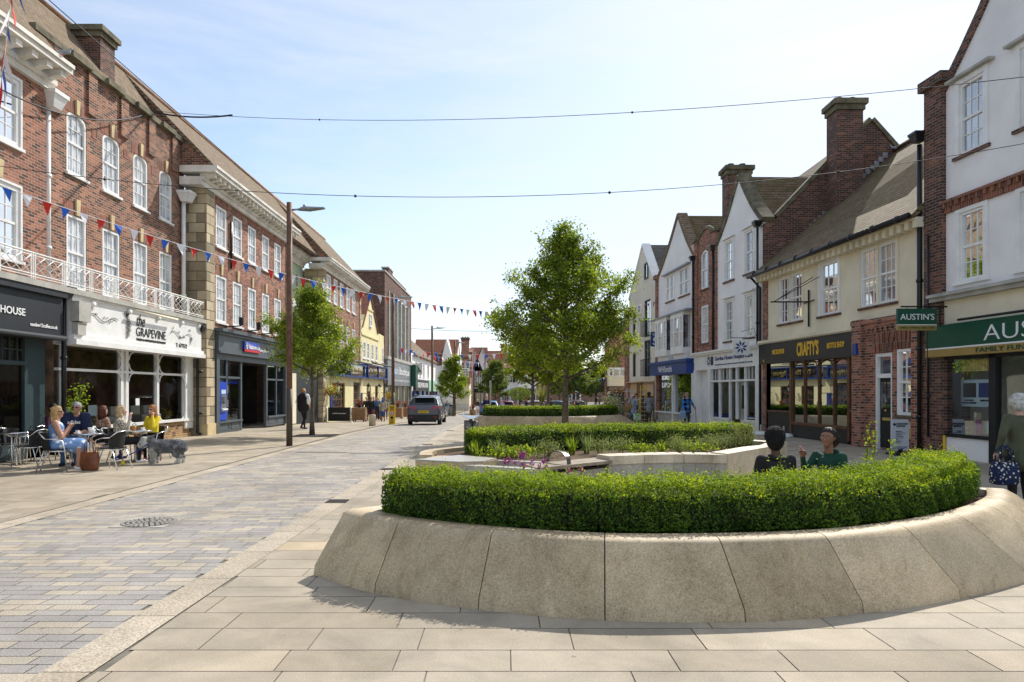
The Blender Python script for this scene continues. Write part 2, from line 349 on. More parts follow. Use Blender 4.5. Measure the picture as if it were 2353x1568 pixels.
def window(F, par, y0, y1, z0, z1, nc=3, nr=4, rec=.07, fw=.07, bar=.022, frame='white_paint', pane='pane_net', sill=True, arch=0, sash=True, w=0, sillm=None, casing=0):
 if y1 < y0: y0, y1 = y1, y0
 mb = MB(); wf = w-rec
 zt = z1-arch
 F.box(mb, y0, y0+fw, z0, z1 if not arch else zt, wf-.06, wf+.03); F.box(mb, y1-fw, y1, z0, z1 if not arch else zt, wf-.06, wf+.03)
 F.box(mb, y0+fw, y1-fw, z0, z0+fw*1.1, wf-.06, wf+.025)
 if arch:
  n = 7; yc = (y0+y1)/2; hw = (y1-y0)/2
  for i in range(n):
   a0, a1 = math.pi*i/n, math.pi*(i+1)/n
   def q(a, r, wv): return F.pt(yc-math.cos(a)*(hw-r), wv, zt+math.sin(a)*(arch-r))
   mb.hexa([q(a0,0,wf-.06), q(a1,0,wf-.06), q(a1,fw,wf-.06), q(a0,fw,wf-.06), q(a0,0,wf+.03), q(a1,0,wf+.03), q(a1,fw,wf+.03), q(a0,fw,wf+.03)])
 else: F.box(mb, y0+fw, y1-fw, z1-fw, z1, wf-.06, wf+.03)
 zm = (z0+z1)/2
 if sash: F.box(mb, y0+fw, y1-fw, zm-.03, zm+.03, wf-.05, wf+.012)
 for i in range(1, nc):
  yy = y0+fw+(y1-y0-2*fw)*i/nc; F.box(mb, yy-bar/2, yy+bar/2, z0+fw, z1-fw*.6, wf-.045, wf-.01)
 for j in range(1, nr):
  zz = z0+fw+(z1-z0-2*fw)*j/nr
  if sash and abs(zz-zm) < .06: continue
  F.box(mb, y0+fw, y1-fw, zz-bar/2, zz+bar/2, wf-.043, wf-.012)
 if casing:
  for a, b, c, d in ((y0-casing, y0, z0, z1), (y1, y1+casing, z0, z1), (y0-casing, y1+casing, z1, z1+casing*1.1)): F.box(mb, a, b, c, d, w+.002, w+.04)
 wd = mb.build('window', frame, par)
 pb = MB(); pb.add([F.pt(y0+.01,wf-.03,z0), F.pt(y1-.01,wf-.03,z0), F.pt(y1-.01,wf-.03,z1-.01), F.pt(y0+.01,wf-.03,z1-.01)], [(0,1,2,3)])
 pb.build('pane', pane, wd)
 if sill:
  sb = MB(); F.box(sb, y0-.06-casing, y1+.06+casing, z0-.07, z0, w-.12, w+.07); sb.build('sill', sillm or frame, wd)
 return wd
def leafmesh(name, pts, nrm, size, mat, parent=None, origin=None, seed=0, jit=.9, asp=.6, updir=0):
 """many leaf-shaped faces at pts, facing about nrm"""
 rng = np.random.default_rng(seed); n = len(pts); pts = np.asarray(pts, float); nrm = np.asarray(nrm, float)
 nn = nrm/np.maximum(np.linalg.norm(nrm, axis=1, keepdims=True), 1e-6) + rng.normal(0, jit, (n, 3)); nn /= np.linalg.norm(nn, axis=1, keepdims=True)+1e-9
 t = rng.normal(0, 1, (n, 3)); t[:, 2] += updir; t -= (t*nn).sum(1, keepdims=True)*nn; t /= np.linalg.norm(t, axis=1, keepdims=True)+1e-9
 b = np.cross(nn, t); sz = size*rng.uniform(.6, 1.25, (n, 1))
 v0 = pts - t*sz*.5; v2 = pts + t*sz*.5; v1 = pts + b*sz*asp*.5 + nn*sz*.12; v3 = pts - b*sz*asp*.5 + nn*sz*.12
 V = np.stack([v0, v1, v2, v3], 1).reshape(-1, 3)
 o = ORIG.get(parent.name, Vector((0,0,0))) if parent is not None else Vector(origin if origin is not None else (0,0,0))
 V = V - np.array(o[:])
 me = bpy.data.meshes.new(name); me.vertices.add(4*n); me.vertices.foreach_set('co', V.ravel().astype(np.float32))
 me.loops.add(4*n); me.loops.foreach_set('vertex_index', np.arange(4*n, dtype=np.int32))
 me.polygons.add(n); me.polygons.foreach_set('loop_start', np.arange(0, 4*n, 4, dtype=np.int32)); me.polygons.foreach_set('loop_total', np.full(n, 4, dtype=np.int32))
 me.update(calc_edges=True); me.validate()
 me.materials.append(MATS[mat]); ob = bpy.data.objects.new(name, me); COL.objects.link(ob)
 if parent is not None: ob.parent = parent
 else: ob.location = o
 ORIG[ob.name] = o
 return ob
P('white_paint', (.80, .80, .78), .4, var=.05)
P('cornice_paint', (.70, .67, .60), .6, var=.12, vs=1.5)
P('white_render', (.83, .82, .81), .85, var=.05, vs=.7, bmp=.3, bs=60)
P('cream_render', (.76, .69, .52), .85, var=.07, vs=.8, bmp=.3, bs=60)
P('yellow_render', (.74, .66, .37), .85, var=.06, vs=.8, bmp=.2, bs=50)
P('green_render', (.40, .50, .34), .85, var=.05, vs=.8)
P('pale_render', (.72, .68, .58), .85, var=.04, vs=.8, bmp=.2, bs=50)
BRICK('brick_red', (.33, .12, .07), (.43, .185, .115), (.36, .30, .25), darkf=.5, big=.35)
BRICK('brick_brown', (.30, .12, .07), (.40, .18, .105), (.38, .32, .26), darkf=.6, big=.4)
BRICK('brick_dark', (.165, .07, .048), (.27, .12, .075), (.21, .185, .16), darkf=.7, big=.45)
BRICK('brick_buff', (.40, .26, .13), (.50, .34, .18), (.22, .15, .09), darkf=.2, big=.2)
BRICK('brick_soldier', (.25, .09, .055), (.33, .13, .08), (.30, .22, .18), w=.075, h=.3, darkf=.2)
BRICK('stone_quoin', (.47, .39, .26), (.58, .50, .35), (.16, .12, .07), w=.62, h=.36, ms=.014, dark=(.30, .26, .18), darkf=.35, big=.25)
P('stone_key', (.60, .48, .27), .8, var=.1)
P('stone_cap', (.14, .125, .08), .9, var=.3, vs=3)
P('stone_grey', (.42, .41, .37), .85, var=.12)
TILE('tile_brown', (.20, .14, .09), (.30, .22, .15), moss=(.17, .14, .07), mossf=.55)
TILE('tile_moss', (.17, .11, .07), (.26, .19, .12), moss=(.13, .13, .045), mossf=.8)
TILE('tile_red', (.22, .075, .045), (.32, .12, .07), moss=(.10, .055, .04), mossf=.5)
TILE('tile_grey', (.13, .12, .11), (.20, .18, .16), moss=(.10, .09, .06), mossf=.4)
P('lead', (.30, .32, .35), .5, .3, var=.15)
P('ridge_tile', (.30, .17, .10), .9, var=.2)
P('gutter_black', (.012, .012, .014), .35, var=.1)
P('shop_slate', (.085, .105, .12), .45, var=.06)
P('shop_dark', (.018, .022, .028), .5, var=.08)
P('shop_teal', (.030, .055, .065), .4, var=.08)
P('shop_green', (.006, .075, .045), .35, var=.05)
P('gold', (.36, .25, .075), .4, .2, var=.05)
P('sign_black', (.020, .019, .018), .45, var=.06)
P('letter_white', (.82, .82, .82), .5, var=.02)
P('letter_black', (.012, .012, .012), .5, var=.02)
P('letter_yellow', (.75, .45, .03), .5, var=.02)
P('letter_gold', (.55, .40, .12), .4, .3, var=.02)
P('letter_green', (.006, .075, .045), .5, var=.02)
P('shop_blue', (.012, .045, .22), .35, var=.05)
P('bank_blue', (.01, .06, .55), .35, var=.03)
P('pale_blue', (.55, .70, .80), .4, var=.05)
P('red_plain', (.60, .02, .02), .5, var=.05)
P('wood_frame', (.13, .055, .022), .45, var=.2, vs=6)
P('ply', (.62, .42, .25), .7, var=.08, vs=2)
P('timber_post', (.30, .17, .09), .7, var=.15, vs=5)
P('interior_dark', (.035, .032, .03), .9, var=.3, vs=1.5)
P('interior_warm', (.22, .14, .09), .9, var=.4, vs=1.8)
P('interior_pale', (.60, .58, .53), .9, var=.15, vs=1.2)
P('curtain_gold', (.70, .55, .20), .9, var=.15, vs=9)
P('steel', (.55, .56, .57), .28, .9, var=.08, vs=4)
P('alu', (.78, .79, .80), .25, .95, var=.04, vs=6)
P('steel_polish', (.72, .74, .76), .12, 1.0, var=.04)
P('rust_post', (.15, .078, .05), .65, .1, var=.22, vs=9)
P('cable', (.015, .017, .03), .6)
P('iron', (.015, .015, .017), .5, .3)
P('cast_iron', (.07, .062, .055), .7, .4, var=.25, vs=20)
P('black_plain', (.012, .012, .013), .6)
P('weave', (.014, .014, .015), .55, bmp=.9, bs=120)
P('lamp_head', (.28, .30, .32), .4, .6)
GLASS('shop_glass', (.90, .92, .91), .05, g=(.42, .45, .47))
GLASS('clear_glass', (.9, .92, .92), .06)
PANE('pane_net', (.16, .18, .20), (.55, .58, .60), .10, curtain=(.75, .77, .78))
PANE('pane_dark', (.02, .025, .03), (.10, .11, .12), .22)
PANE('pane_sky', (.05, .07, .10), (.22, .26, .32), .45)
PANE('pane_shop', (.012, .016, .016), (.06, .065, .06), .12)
P('lamp_glow_cap', (.2, .2, .2), .5)
EMIT('bulb', (1.0, .55, .18), 6)
def granite(name, col, dark, fine=.5):
 m, nt, b = _new(name); _set(b, .62, 0, .35); co = coord(nt)
 g = nt.nodes.new('ShaderNodeNewGeometry')
 n1 = N(nt, 'ShaderNodeTexNoise', Scale=1.3, Detail=7.0, Roughness=.7, Distortion=.8); nt.links.new(co, n1.inputs[0])
 base = ramp(nt, n1.outputs[0], [(.33, dark), (.5, col), (.68, tuple(x*1.25 for x in col))])
 v = N(nt, 'ShaderNodeTexNoise', Scale=75.0, Detail=3.0, Roughness=.8); nt.links.new(co, v.inputs[0])
 out = mixc(nt, fine, base, ramp(nt, v.outputs[0], [(.36, tuple(x*.22 for x in dark)), (.5, col), (.64, tuple(min(1, x*1.7) for x in col))]))
 mp_ = nt.nodes.new('ShaderNodeMapping'); mp_.inputs['Scale'].default_value = (3.2, 3.2, .55); nt.links.new(co, mp_.inputs[0]); n3 = N(nt, 'ShaderNodeTexNoise', Scale=1.5, Detail=6.0, Roughness=.7, Distortion=1.2); nt.links.new(mp_.outputs[0], n3.inputs[0])
 out = mixc(nt, .85, out, ramp(nt, n3.outputs[0], [(.32, (.72, .68, .60)), (.45, (.97, .95, .92)), (.6, (1.02, 1.02, 1.02)), (.72, (1.3, 1.3, 1.32))]), 'MULTIPLY')
 out = mixc(nt, .8, out, ramp(nt, g.outputs['Random Per Island'], [(0, (.72, .70, .66)), (.5, (.95, .94, .92)), (1, (1.15, 1.13, 1.1))]), 'MULTIPLY')
 nt.links.new(out, b.inputs['Base Color']); bump(nt, b, v.outputs[0], .25, .003)
granite('granite', (.50, .405, .27), (.31, .24, .15), .36)
granite('granite_pale', (.56, .50, .39), (.36, .31, .23), .3)
granite('granite_grey', (.40, .385, .35), (.26, .24, .21), .3)
P('slab_polish', (.40, .37, .32), .38, var=.05, vs=2, fine=.2, bs=90)
ISL('paver', [(0, (.30, .285, .265)), (.30, (.335, .315, .295)), (.62, (.37, .345, .315)), (.68, (.42, .375, .30)), (.88, (.46, .405, .32)), (1, (.40, .36, .31))], noise=.2, fine=.35)
ISL('flagstone', [(0, (.35, .30, .225)), (.35, (.385, .335, .26)), (.7, (.41, .36, .28)), (.93, (.43, .37, .28)), (1, (.50, .405, .27))], noise=.22, fine=.16, ns=1.6)
ISL('kerbstone', [(0, (.40, .345, .265)), (1, (.48, .42, .33))], noise=.15, fine=.4, fs=60)
P('joint', (.17, .15, .12), .95, var=.2, bmp=.3)
P('soil', (.09, .05, .025), .95, var=.35, vs=9, bmp=1, bs=30)
P('bark', (.12, .10, .075), .95, var=.3, vs=9, bmp=1, bs=25)
P('hedge_core_dark', (.035, .04, .018), .95, var=.4, vs=20, bmp=1, bs=40)
P('stem', (.16, .085, .035), .95, var=.3, vs=20)
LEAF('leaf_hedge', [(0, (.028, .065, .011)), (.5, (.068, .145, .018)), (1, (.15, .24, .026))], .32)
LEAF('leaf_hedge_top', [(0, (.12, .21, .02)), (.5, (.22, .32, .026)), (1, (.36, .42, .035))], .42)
LEAF('leaf_tree', [(0, (.09, .14, .025)), (.5, (.17, .25, .04)), (1, (.32, .38, .06))], .58)
LEAF('leaf_far', [(0, (.09, .14, .04)), (1, (.20, .26, .08))], .45)
LEAF('leaf_grey', [(0, (.15, .20, .09)), (1, (.34, .40, .22))], .35)
LEAF('leaf_palm', [(0, (.12, .16, .06)), (1, (.28, .30, .12))], .3)
LEAF('leaf_cordyline', [(0, (.10, .03, .035)), (1, (.30, .12, .11))], .3)
LEAF('petal_purple', [(0, (.22, .03, .30)), (1, (.42, .10, .48))], .3)
LEAF('petal_yellow', [(0, (.75, .55, .04)), (1, (.85, .7, .1))], .3)
LEAF('petal_white', [(0, (.7, .7, .66)), (1, (.85, .85, .8))], .3)
LEAF('petal_mix', [(0, (.6, .03, .03)), (.35, (.7, .12, .2)), (.6, (.75, .55, .05)), (1, (.8, .75, .7))], .3)
P('sleeve', (.075, .060, .042), .6, .1, var=.15, vs=7)
P('bench_wood', (.30, .25, .19), .8, var=.18, vs=6)
P('steel_dull', (.20, .185, .165), .35, .8, var=.1)
P('sign_yellow', (.75, .50, .02), .5, var=.05)
P('sign_grey', (.50, .53, .58), .5, var=.03)
P('flag_red', (.62, .03, .02), .7, var=.03); P('flag_blue', (.02, .12, .55), .7, var=.03); P('flag_white', (.80, .80, .84), .7, var=.03)
def carpaint(n, c): P(n, c, .35, .15, var=.02, coat=.8)
carpaint('paint_grey', (.075, .088, .115)); carpaint('paint_blue', (.02, .16, .42)); carpaint('paint_magenta', (.30, .02, .08)); carpaint('paint_white', (.7, .7, .7)); carpaint('paint_teal', (.02, .10, .18)); carpaint('paint_black', (.03, .035, .045)); carpaint('paint_red', (.4, .02, .03))
P('tyre', (.02, .02, .02), .8); P('tail_red', (.45, .01, .015), .2, coat=.5); EMIT('brake_light', (1, .08, .03), 2.5); P('car_glass', (.015, .02, .022), .06, spec=.7, var=0); P('trim', (.02, .02, .022), .6)
P('mint', (.35, .62, .45), .5)
def xs(Y): return .011*(Y-6)
RL0, RL1, RR0, RR1 = -6.32, -6.02, -2.70, -2.40      # kerb bands either side of the paved roadway
def sheet(x0, x1, z, ys, shift=True):
 mb = MB(); vs = []
 for y in ys: vs += [(x0+(xs(y) if shift else 0), y, G(y)+z), (x1+(xs(y) if shift else 0), y, G(y)+z)]
 mb.add(vs, [(2*i, 2*i+1, 2*i+3, 2*i+2) for i in range(len(ys)-1)]); return mb
YS = [-30, 0, 10, 20, 27, 31, 35, 40, 45, 52, 60, 67, 75, 87, 100, 160, 260]
g0 = MB(); vs = []
for y in [-400]+YS+[900]: vs += [(-700, y, G(y)-.02), (700, y, G(y)-.02)]
g0.add(vs, [(2*i, 2*i+1, 2*i+3, 2*i+2) for i in range(len(YS)+1)]); P('far_ground', (.16, .15, .13), .95)
struct(g0, 'ground', 'far_ground')
def rows(mb, ya, yb, xa, xb, depth, lens, gap, shift, drng, exact=None):
 y = ya; k = 0
 while y < yb:
  d = exact[k] if exact and k < len(exact) else depth()
  x = xa - drng.random()*.8
  while x < xb:
   l = lens(); a, b = max(x, xa), min(x+l, xb)
   if b-a > .05:
    a += gap/2; b2 = b-gap/2; s0 = xs(y) if shift else 0
    sk = 0
    mb.add([(a+s0, y+gap/2, G(y)), (b2+s0, y+gap/2, G(y)), (b2+s0+sk, y+d-gap/2, G(y+d)), (a+s0+sk, y+d-gap/2, G(y+d))], [(0,1,2,3)])
   x += l
  y += d; k += 1
rn = random.Random(5)
pv = MB(); rows(pv, 2.2, 62, RL1, RR0, lambda: .128, lambda: rn.choice((.25, .30, .34, .38)), .007, True, rn)
rows(pv, 62, 130, RL1, RR0, lambda: .5, lambda: rn.choice((.6, .9)), .007, True, rn)
struct(pv, 'road', 'paver')
fl = MB(); dep = lambda: rn.choice((.27, .33, .40, .40, .55))
rows(fl, 2.2, 60, RR1, 14, dep, lambda: rn.choice((.7, .85, 1.0, 1.2)), .008, False, rn)
rows(fl, 60, 130, -2.2, 14, lambda: 1.0, lambda: 1.3, .02, False, rn)
struct(fl, 'pavement', 'flagstone')
fl2 = MB(); rows(fl2, 6, 60, -13, RL0, dep, lambda: rn.choice((.7, .85, 1.0, 1.2)), .008, False, rn)
rows(fl2, 60, 130, -13, -6.0, lambda: 1.0, lambda: 1.3, .02, False, rn)
struct(fl2, 'pavement', 'flagstone')
struct(sheet(-13, 14, -.006, YS[1:], False), 'pavement_bed', 'joint')
kb = MB()
for a, b in ((RL0, RL1), (RR0, RR1)):
 y = 2.0
 while y < 130:
  l = 1.0 if y < 60 else 3
  if b > -4 and y < 60: pass
  kb.add([(a+xs(y), y+.004, G(y)+.004), (b+xs(y), y+.004, G(y)+.004), (b+xs(y+l), y+l-.004, G(y+l)+.004), (a+xs(y+l), y+l-.004, G(y+l)+.004)], [(0,1,2,3)])
  y += l
struct(kb, 'kerb', 'kerbstone')
def grate(cx, cy, lx, ly, n, label, group=None, rz=0):
 z = G(cy)+.006; t = thing('drain_grate', label, 'drain cover', (cx, cy, z), group)
 fr = MB(); fr.box((cx, cy, z-.001), (lx, ly, .004)); fr.build('frame', 'black_plain', t)
 br = MB()
 for i in range(n):
  yy = cy-ly/2+ly*(i+.5)/n; br.box((cx, yy, z+.004), (lx*.94, ly/n*.5, .006))
 br.build('bars', 'cast_iron', t)
for i, (px, py, lab) in enumerate(((768, 1153, 'iron drain grate in the kerb band, the nearest one to the big stone planter corner'), (886, 1079, 'iron drain grate in the kerb band beside the wide stone slab of the second planter'), (987, 1022, 'small iron drain grate in the kerb band just beyond the steel litter bin'), (1023, 990, 'smallest drain grate in the kerb band, close behind the grey car'))):
 p = gp(px, py); grate((RR0+RR1)/2+xs(p.y), p.y, .31, .30, 7, lab, 'drain gratings along the right kerb band')
p = gp(343, 1201); t = thing('manhole_cover', 'round patterned manhole cover in a square of the road pavers', 'manhole cover', (p.x, p.y, .006))
mb = MB(); mb.box((p.x, p.y, .004), (.66, .66, .004)); mb.build('frame', 'granite_grey', t)
mb = MB()
for k, r in enumerate((.06, .12, .18, .24, .295)):
 nseg = 6+6*k
 for i in range(nseg):
  a0 = 2*math.pi*i/nseg; a1 = a0+2*math.pi/nseg*.68
  mb.hexa([(p.x+rr*math.cos(a), p.y+rr*math.sin(a), z) for z in (.0062, .014) for a, rr in ((a0, r-.02), (a1, r-.02), (a1, r+.018), (a0, r+.018))])
mb.build('raised_studs', 'granite_grey', t)
mb = MB(); mb.lathe((p.x, p.y, .0065), [(.318, 0), (.318, .003)], 32); mb.build('plate', 'cast_iron', t)
for px, w, lab in ((1023, .9, 'left one of two thin drain slots across the road pavers'), (1023, .9, 'right one of two thin drain slots across the road pavers')): pass
p1 = gp(745, 1041.5); p2 = gp(903, 1044)
for pp, wd, lab in ((gp(740, 1040), 1.35, 'thin dark drainage slot across the road, the left of the pair'), (gp(868, 1042), 1.5, 'thin dark drainage slot across the road, the right of the pair')):
 t = MB(); t.box((pp.x, pp.y, .004), (wd, .045, .006)); tag(t.build('drain_slot', 'black_plain', origin=(pp.x, pp.y, 0)), lab, 'drain', 'drainage slots across the road')
p = gp(722, 1001.5); t = thing('tree_grate', 'square iron tree grate around the left street tree', 'tree grate', (p.x, p.y, .004))
mb = MB()
for i in range(16):
 yy = p.y-.75+1.5*i/15; mb.box((p.x-.47, yy, .008), (.56, .045, .008)); mb.box((p.x+.47, yy, .008), (.56, .045, .008))
mb.build('bars', 'cast_iron', t); mb = MB(); mb.box((p.x, p.y, .002), (1.55, 1.55, .006)); mb.build('frame', 'black_plain', t)
def catmull(pts, n):
 out = []; P4 = [pts[0]]+list(pts)+[pts[-1]]
 for i in range(1, len(P4)-2):
  p0, p1, p2, p3 = (np.array(q, float) for q in P4[i-1:i+3])
  for j in range(n):
   t = j/n; out.append(.5*((2*p1)+(-p0+p2)*t+(2*p0-5*p1+4*p2-p3)*t*t+(-p0+3*p1-3*p2+p3)*t**3))
 out.append(np.array(pts[-1], float)); return [tuple(o) for o in out]
TOPC = [(-1.50,6.38), (-.91,5.82), (-.104,5.40), (.752,5.14), (1.62,5.13), (2.48,5.26), (3.29,5.58), (4.075,6.05), (4.72,6.56), (5.28,7.12), (5.72,7.75)]
BOTC = [(-1.72,6.13), (-1.06,5.56), (-.20,5.15), (.72,4.91), (1.72,4.875), (2.66,5.06), (3.62,5.42), (4.55,5.93), (5.38,6.52), (6.05,7.2), (6.6,8.0)]
def planter(name, label, M, group, zt=.54, soil_z=.46, small=False):
 """crescent planter: battered granite blocks on the outside, seat wall on the inside; M maps (x,y)->world xy"""
 n = 5; T = catmull(TOPC, n); B = catmull(BOTC, n)
 o = M(2.2, 6.2); t = thing(name, label, 'planter', (o[0], o[1], G(o[1])), group); gz = G(o[1])
 inner = []
 for i, p in enumerate(T):
  a = np.array(T[max(0, i-1)]); b = np.array(T[min(len(T)-1, i+1)]); d = (b-a)/np.linalg.norm(b-a); nn = np.array((-d[1], d[0]))
  inner.append((np.array(p), nn))
 def W3(p, z): q = M(p[0], p[1]); return (q[0], q[1], gz+z)
 blk = MB(); gap = .0045
 segs = len(TOPC)-1
 for sgi in range(segs):
  idx = list(range(sgi*n, sgi*n+n+1)); rings = []
  for ii, i in enumerate(idx):
   pt, nn = inner[i]; bt = np.array(B[i]); tt = pt
   if ii == 0 or ii == len(idx)-1:
    j = idx[1] if ii == 0 else idx[-2]; u = inner[j][0]-pt; u /= np.linalg.norm(u); tt = pt+u*gap; u2 = np.array(B[j])-bt; u2 /= np.linalg.norm(u2); bt = bt+u2*gap
   up = bt+(tt-bt)*.10
   prof = [(bt, 0), (bt+(tt-bt)*.04, .085), (bt+(tt-bt)*.86, zt-.075), (tt-nn*.012, zt-.028), (tt+nn*.02, zt-.008), (tt+nn*.055, zt), (tt+nn*.21, zt), (tt+nn*.215, zt-.01), (tt+nn*.215, .1)]
   rings.append([W3(p, z) for p, z in prof])
  m = len(rings[0]); vs = [q for r in rings for q in r]; fs = []
  for i in range(len(rings)-1):
   for k in range(m-1): fs.append((i*m+k, (i+1)*m+k, (i+1)*m+k+1, i*m+k+1))
  blk.add(vs, fs, 0); blk.add(rings[0], [tuple(range(m))]); blk.add(rings[-1], [tuple(range(m-1, -1, -1))])
 bo = blk.build('granite_blocks', 'granite', t)
 for pl in bo.data.polygons: pl.use_smooth = len(pl.vertices) == 4
 WID = 1.30; wl = MB()
 for i in range(len(T)-1):
  (p, a), (q, b) = inner[i], inner[i+1]
  wl.hexa([W3(p+a*WID, 0), W3(q+b*WID, 0), W3(q+b*(WID+.22), 0), W3(p+a*(WID+.22), 0), W3(p+a*WID, zt), W3(q+b*WID, zt), W3(q+b*(WID+.22), zt), W3(p+a*(WID+.22), zt)])
 for i, sg in ((0, 1), (len(T)-1, -1)):
  p, a = inner[i]; d = np.array((a[1], -a[0]))*sg
  wl.hexa([W3(q, z) for z in (0, zt-.004) for q in (p+a*.21, p+a*WID, p+a*WID+d*.2, p+a*.21+d*.2)])
 wl.build('seat_wall', 'granite_pale', t)
 sl = MB()
 for i in range(len(T)-1):
  (p, a), (q, b) = inner[i], inner[i+1]
  sl.add([W3(p+a*.2, soil_z), W3(q+b*.2, soil_z), W3(q+b*WID, soil_z), W3(p+a*WID, soil_z)], [(0,1,2,3)])
 sl.build('soil', 'soil', t)
 return t, inner, gz
rg = np.random.default_rng(3)
def hedge(label, path, width, z0, z1, dens, leaf, seed, group, gz=0, top=None, lastcat=True):
 """clipped hedge along a path of (x,y): leaves packed in a shell over an added solid dark core, pale new growth on top"""
 rng = np.random.default_rng(seed); P_ = np.array(path); seg = np.linalg.norm(np.diff(P_, axis=0), axis=1); cum = np.r_[0, np.cumsum(seg)]; L_ = cum[-1]
 mid = P_[len(P_)//2]; t = thing('hedge', label, 'hedge', (mid[0], mid[1], gz+z0), group)
 per = 2*(z1-z0)+width; n = int(L_*per*dens)+int(2*width*(z1-z0)*dens)
 s = rng.uniform(0, L_, n); h = z1-z0
 def posn(s_, off):
  i = np.clip(np.searchsorted(cum, s_, side='right')-1, 0, len(seg)-1); f = (s_-cum[i])/seg[i]; d = (P_[i+1]-P_[i])/seg[i][:, None]; nn = np.stack([-d[:,1], d[:,0]], 1)
  return P_[i]+(P_[i+1]-P_[i])*f[:, None]+nn*off[:, None], nn, d
 a = rng.uniform(0, 2*math.pi, n); ca, sa = np.cos(a), np.sin(a); e = .32
 ox = np.sign(ca)*np.abs(ca)**e*width/2; oz = np.sign(sa)*np.abs(sa)**e*h/2
 u = rng.uniform(0, per+width, n); side = np.where(u < h, 0, np.where(u < h+width, 1, np.where(u < 2*h+width, 2, 3)))
 ox = np.where(side == 0, -width/2, np.where(side == 2, width/2, rng.uniform(-width/2, width/2, n)))
 oz = np.where(side == 1, h/2, np.where(side == 3, -h/2+.02, rng.uniform(-h/2, h/2, n)))
 cr_ = .09; # round the corners
 over = np.maximum(np.abs(ox)-(width/2-cr_), 0)+np.maximum(np.abs(oz)-(h/2-cr_), 0)
 k = np.where(over > cr_*1.0, 1-.35*(over-cr_)/cr_, 1); k2 = np.clip(k, .7, 1)
 lump = .018*np.sin(s*5.1+seed)+.022*np.sin(s*11.3+ox*9+oz*7)+.02*np.sin(s*23+oz*21)
 dep = rng.exponential(.032, n)-.014; dep = np.clip(dep, -.035, .14); dep = np.where(rng.random(n) < .22, rng.uniform(.05, width*.42, n), dep)
 rr = np.hypot(ox, oz)+1e-6; nx, nz_ = np.where(side == 0, -1., np.where(side == 2, 1., 0.)), np.where(side == 1, 1., np.where(side == 3, -1., 0.))
 ox2 = ox*np.where(over > cr_, k2, 1)+nx*(lump-dep); oz2 = oz*np.where(over > cr_, k2, 1)+nz_*(lump*.6-dep)
 e0 = np.minimum(s, L_-s); endf = np.clip(e0/.28, .0, 1)**.4; ox2 *= (.55+.45*endf); oz2 = np.where(oz2 > 0, oz2*(.8+.2*endf), oz2)
 xy, nn, d = posn(s, ox2); z = gz+z0+h/2+oz2
 nrm = np.c_[nn*nx[:, None], nz_+.35]
 ends = rng.random(n) < (2*width*h*1.0)/(L_*per*1.0+2*width*h)
 sgn = rng.random(n) < .5; se = np.where(sgn, 0.02, L_-.02)+np.where(sgn, 1, -1)*np.clip(dep, 0, .1)
 xye, nne, de = posn(np.clip(se, .001, L_-.001), rng.uniform(-width*.38, width*.38, n)); ze = gz+z0+h/2+rng.uniform(-h/2, h/2*.85, n)
 xy = np.where(ends[:, None], xye, xy); z = np.where(ends, ze, z); nrm = np.where(ends[:, None], np.c_[np.where(sgn[:, None], -de, de), np.full(n, .3)], nrm)
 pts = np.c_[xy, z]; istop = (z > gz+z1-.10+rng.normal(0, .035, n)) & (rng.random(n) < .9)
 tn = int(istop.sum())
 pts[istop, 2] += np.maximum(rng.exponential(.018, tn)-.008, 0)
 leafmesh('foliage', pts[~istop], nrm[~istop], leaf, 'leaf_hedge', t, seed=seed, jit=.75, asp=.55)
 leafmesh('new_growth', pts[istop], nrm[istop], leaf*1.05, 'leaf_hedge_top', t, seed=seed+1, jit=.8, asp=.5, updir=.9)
 co_ = MB(); hw = width*.33; m_ = len(P_); vs = []
 for i in range(m_):
  d_ = P_[min(i+1, m_-1)]-P_[max(i-1, 0)]; d_ = d_/np.linalg.norm(d_); n_ = np.array([-d_[1], d_[0]]); e_ = .05 if i == 0 else -.05 if i == m_-1 else 0
  for o_, z_ in ((-hw, z0+.10), (hw, z0+.10), (hw*.9, z1-.10), (-hw*.9, z1-.10)): q = P_[i]+n_*o_+d_*e_*2; vs.append((q[0], q[1], gz+z_))
 co_.add(vs, [(4*i+k, 4*i+(k+1) % 4, 4*i+4+(k+1) % 4, 4*i+4+k) for i in range(m_-1) for k in range(4)]+[(0,1,2,3), tuple(4*m_-4+k for k in (3,2,1,0))]); co_.build('solid_core', 'hedge_core_dark', t)  # solid dark core added so bright ground doesn't show through the leaves
 st = MB()
 for i in range(int(L_*9)):
  s0 = np.array([rng.uniform(.1, L_-.1)]); q, _, _ = posn(s0, np.array([rng.uniform(-width*.36, width*.36)])); q2 = q[0]+rng.normal(0, .06, 2)
  st.tube([(q[0][0], q[0][1], gz+z0-.02), (q2[0], q2[1], gz+z0+h*.8)], [.008, .004], 4)
 st.build('stems', 'stem', t)
 return t
I2 = lambda x, y: (x, y)
pl1, inn1, _ = planter('stone_planter', 'big curved planter of sloping granite blocks in the foreground, nearest to the camera', I2, 'crescent stone planters with hedges')
def path_from(inn, off, M, a=2, b=None):
 out = []
 for (p, n_) in inn[a:b]: q = p+n_*off; out.append(M(q[0], q[1]))
 return out
hp = [(-.98,6.62), (-.60,6.32), (-.05,6.06), (.80,5.85), (1.70,5.83), (2.55,5.99), (3.27,6.31), (3.93,6.76), (4.52,7.30), (5.0,7.9), (5.36,8.45)]
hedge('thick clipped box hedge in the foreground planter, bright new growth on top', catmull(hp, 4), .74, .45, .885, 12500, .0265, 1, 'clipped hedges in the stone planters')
M3 = lambda x, y: (x*1.0+.10, 31.3+(y-4.9)*.95)
pl3, inn3, g3 = planter('stone_planter', 'curved granite planter in the middle distance, behind the tallest street tree', M3, 'crescent stone planters with hedges')
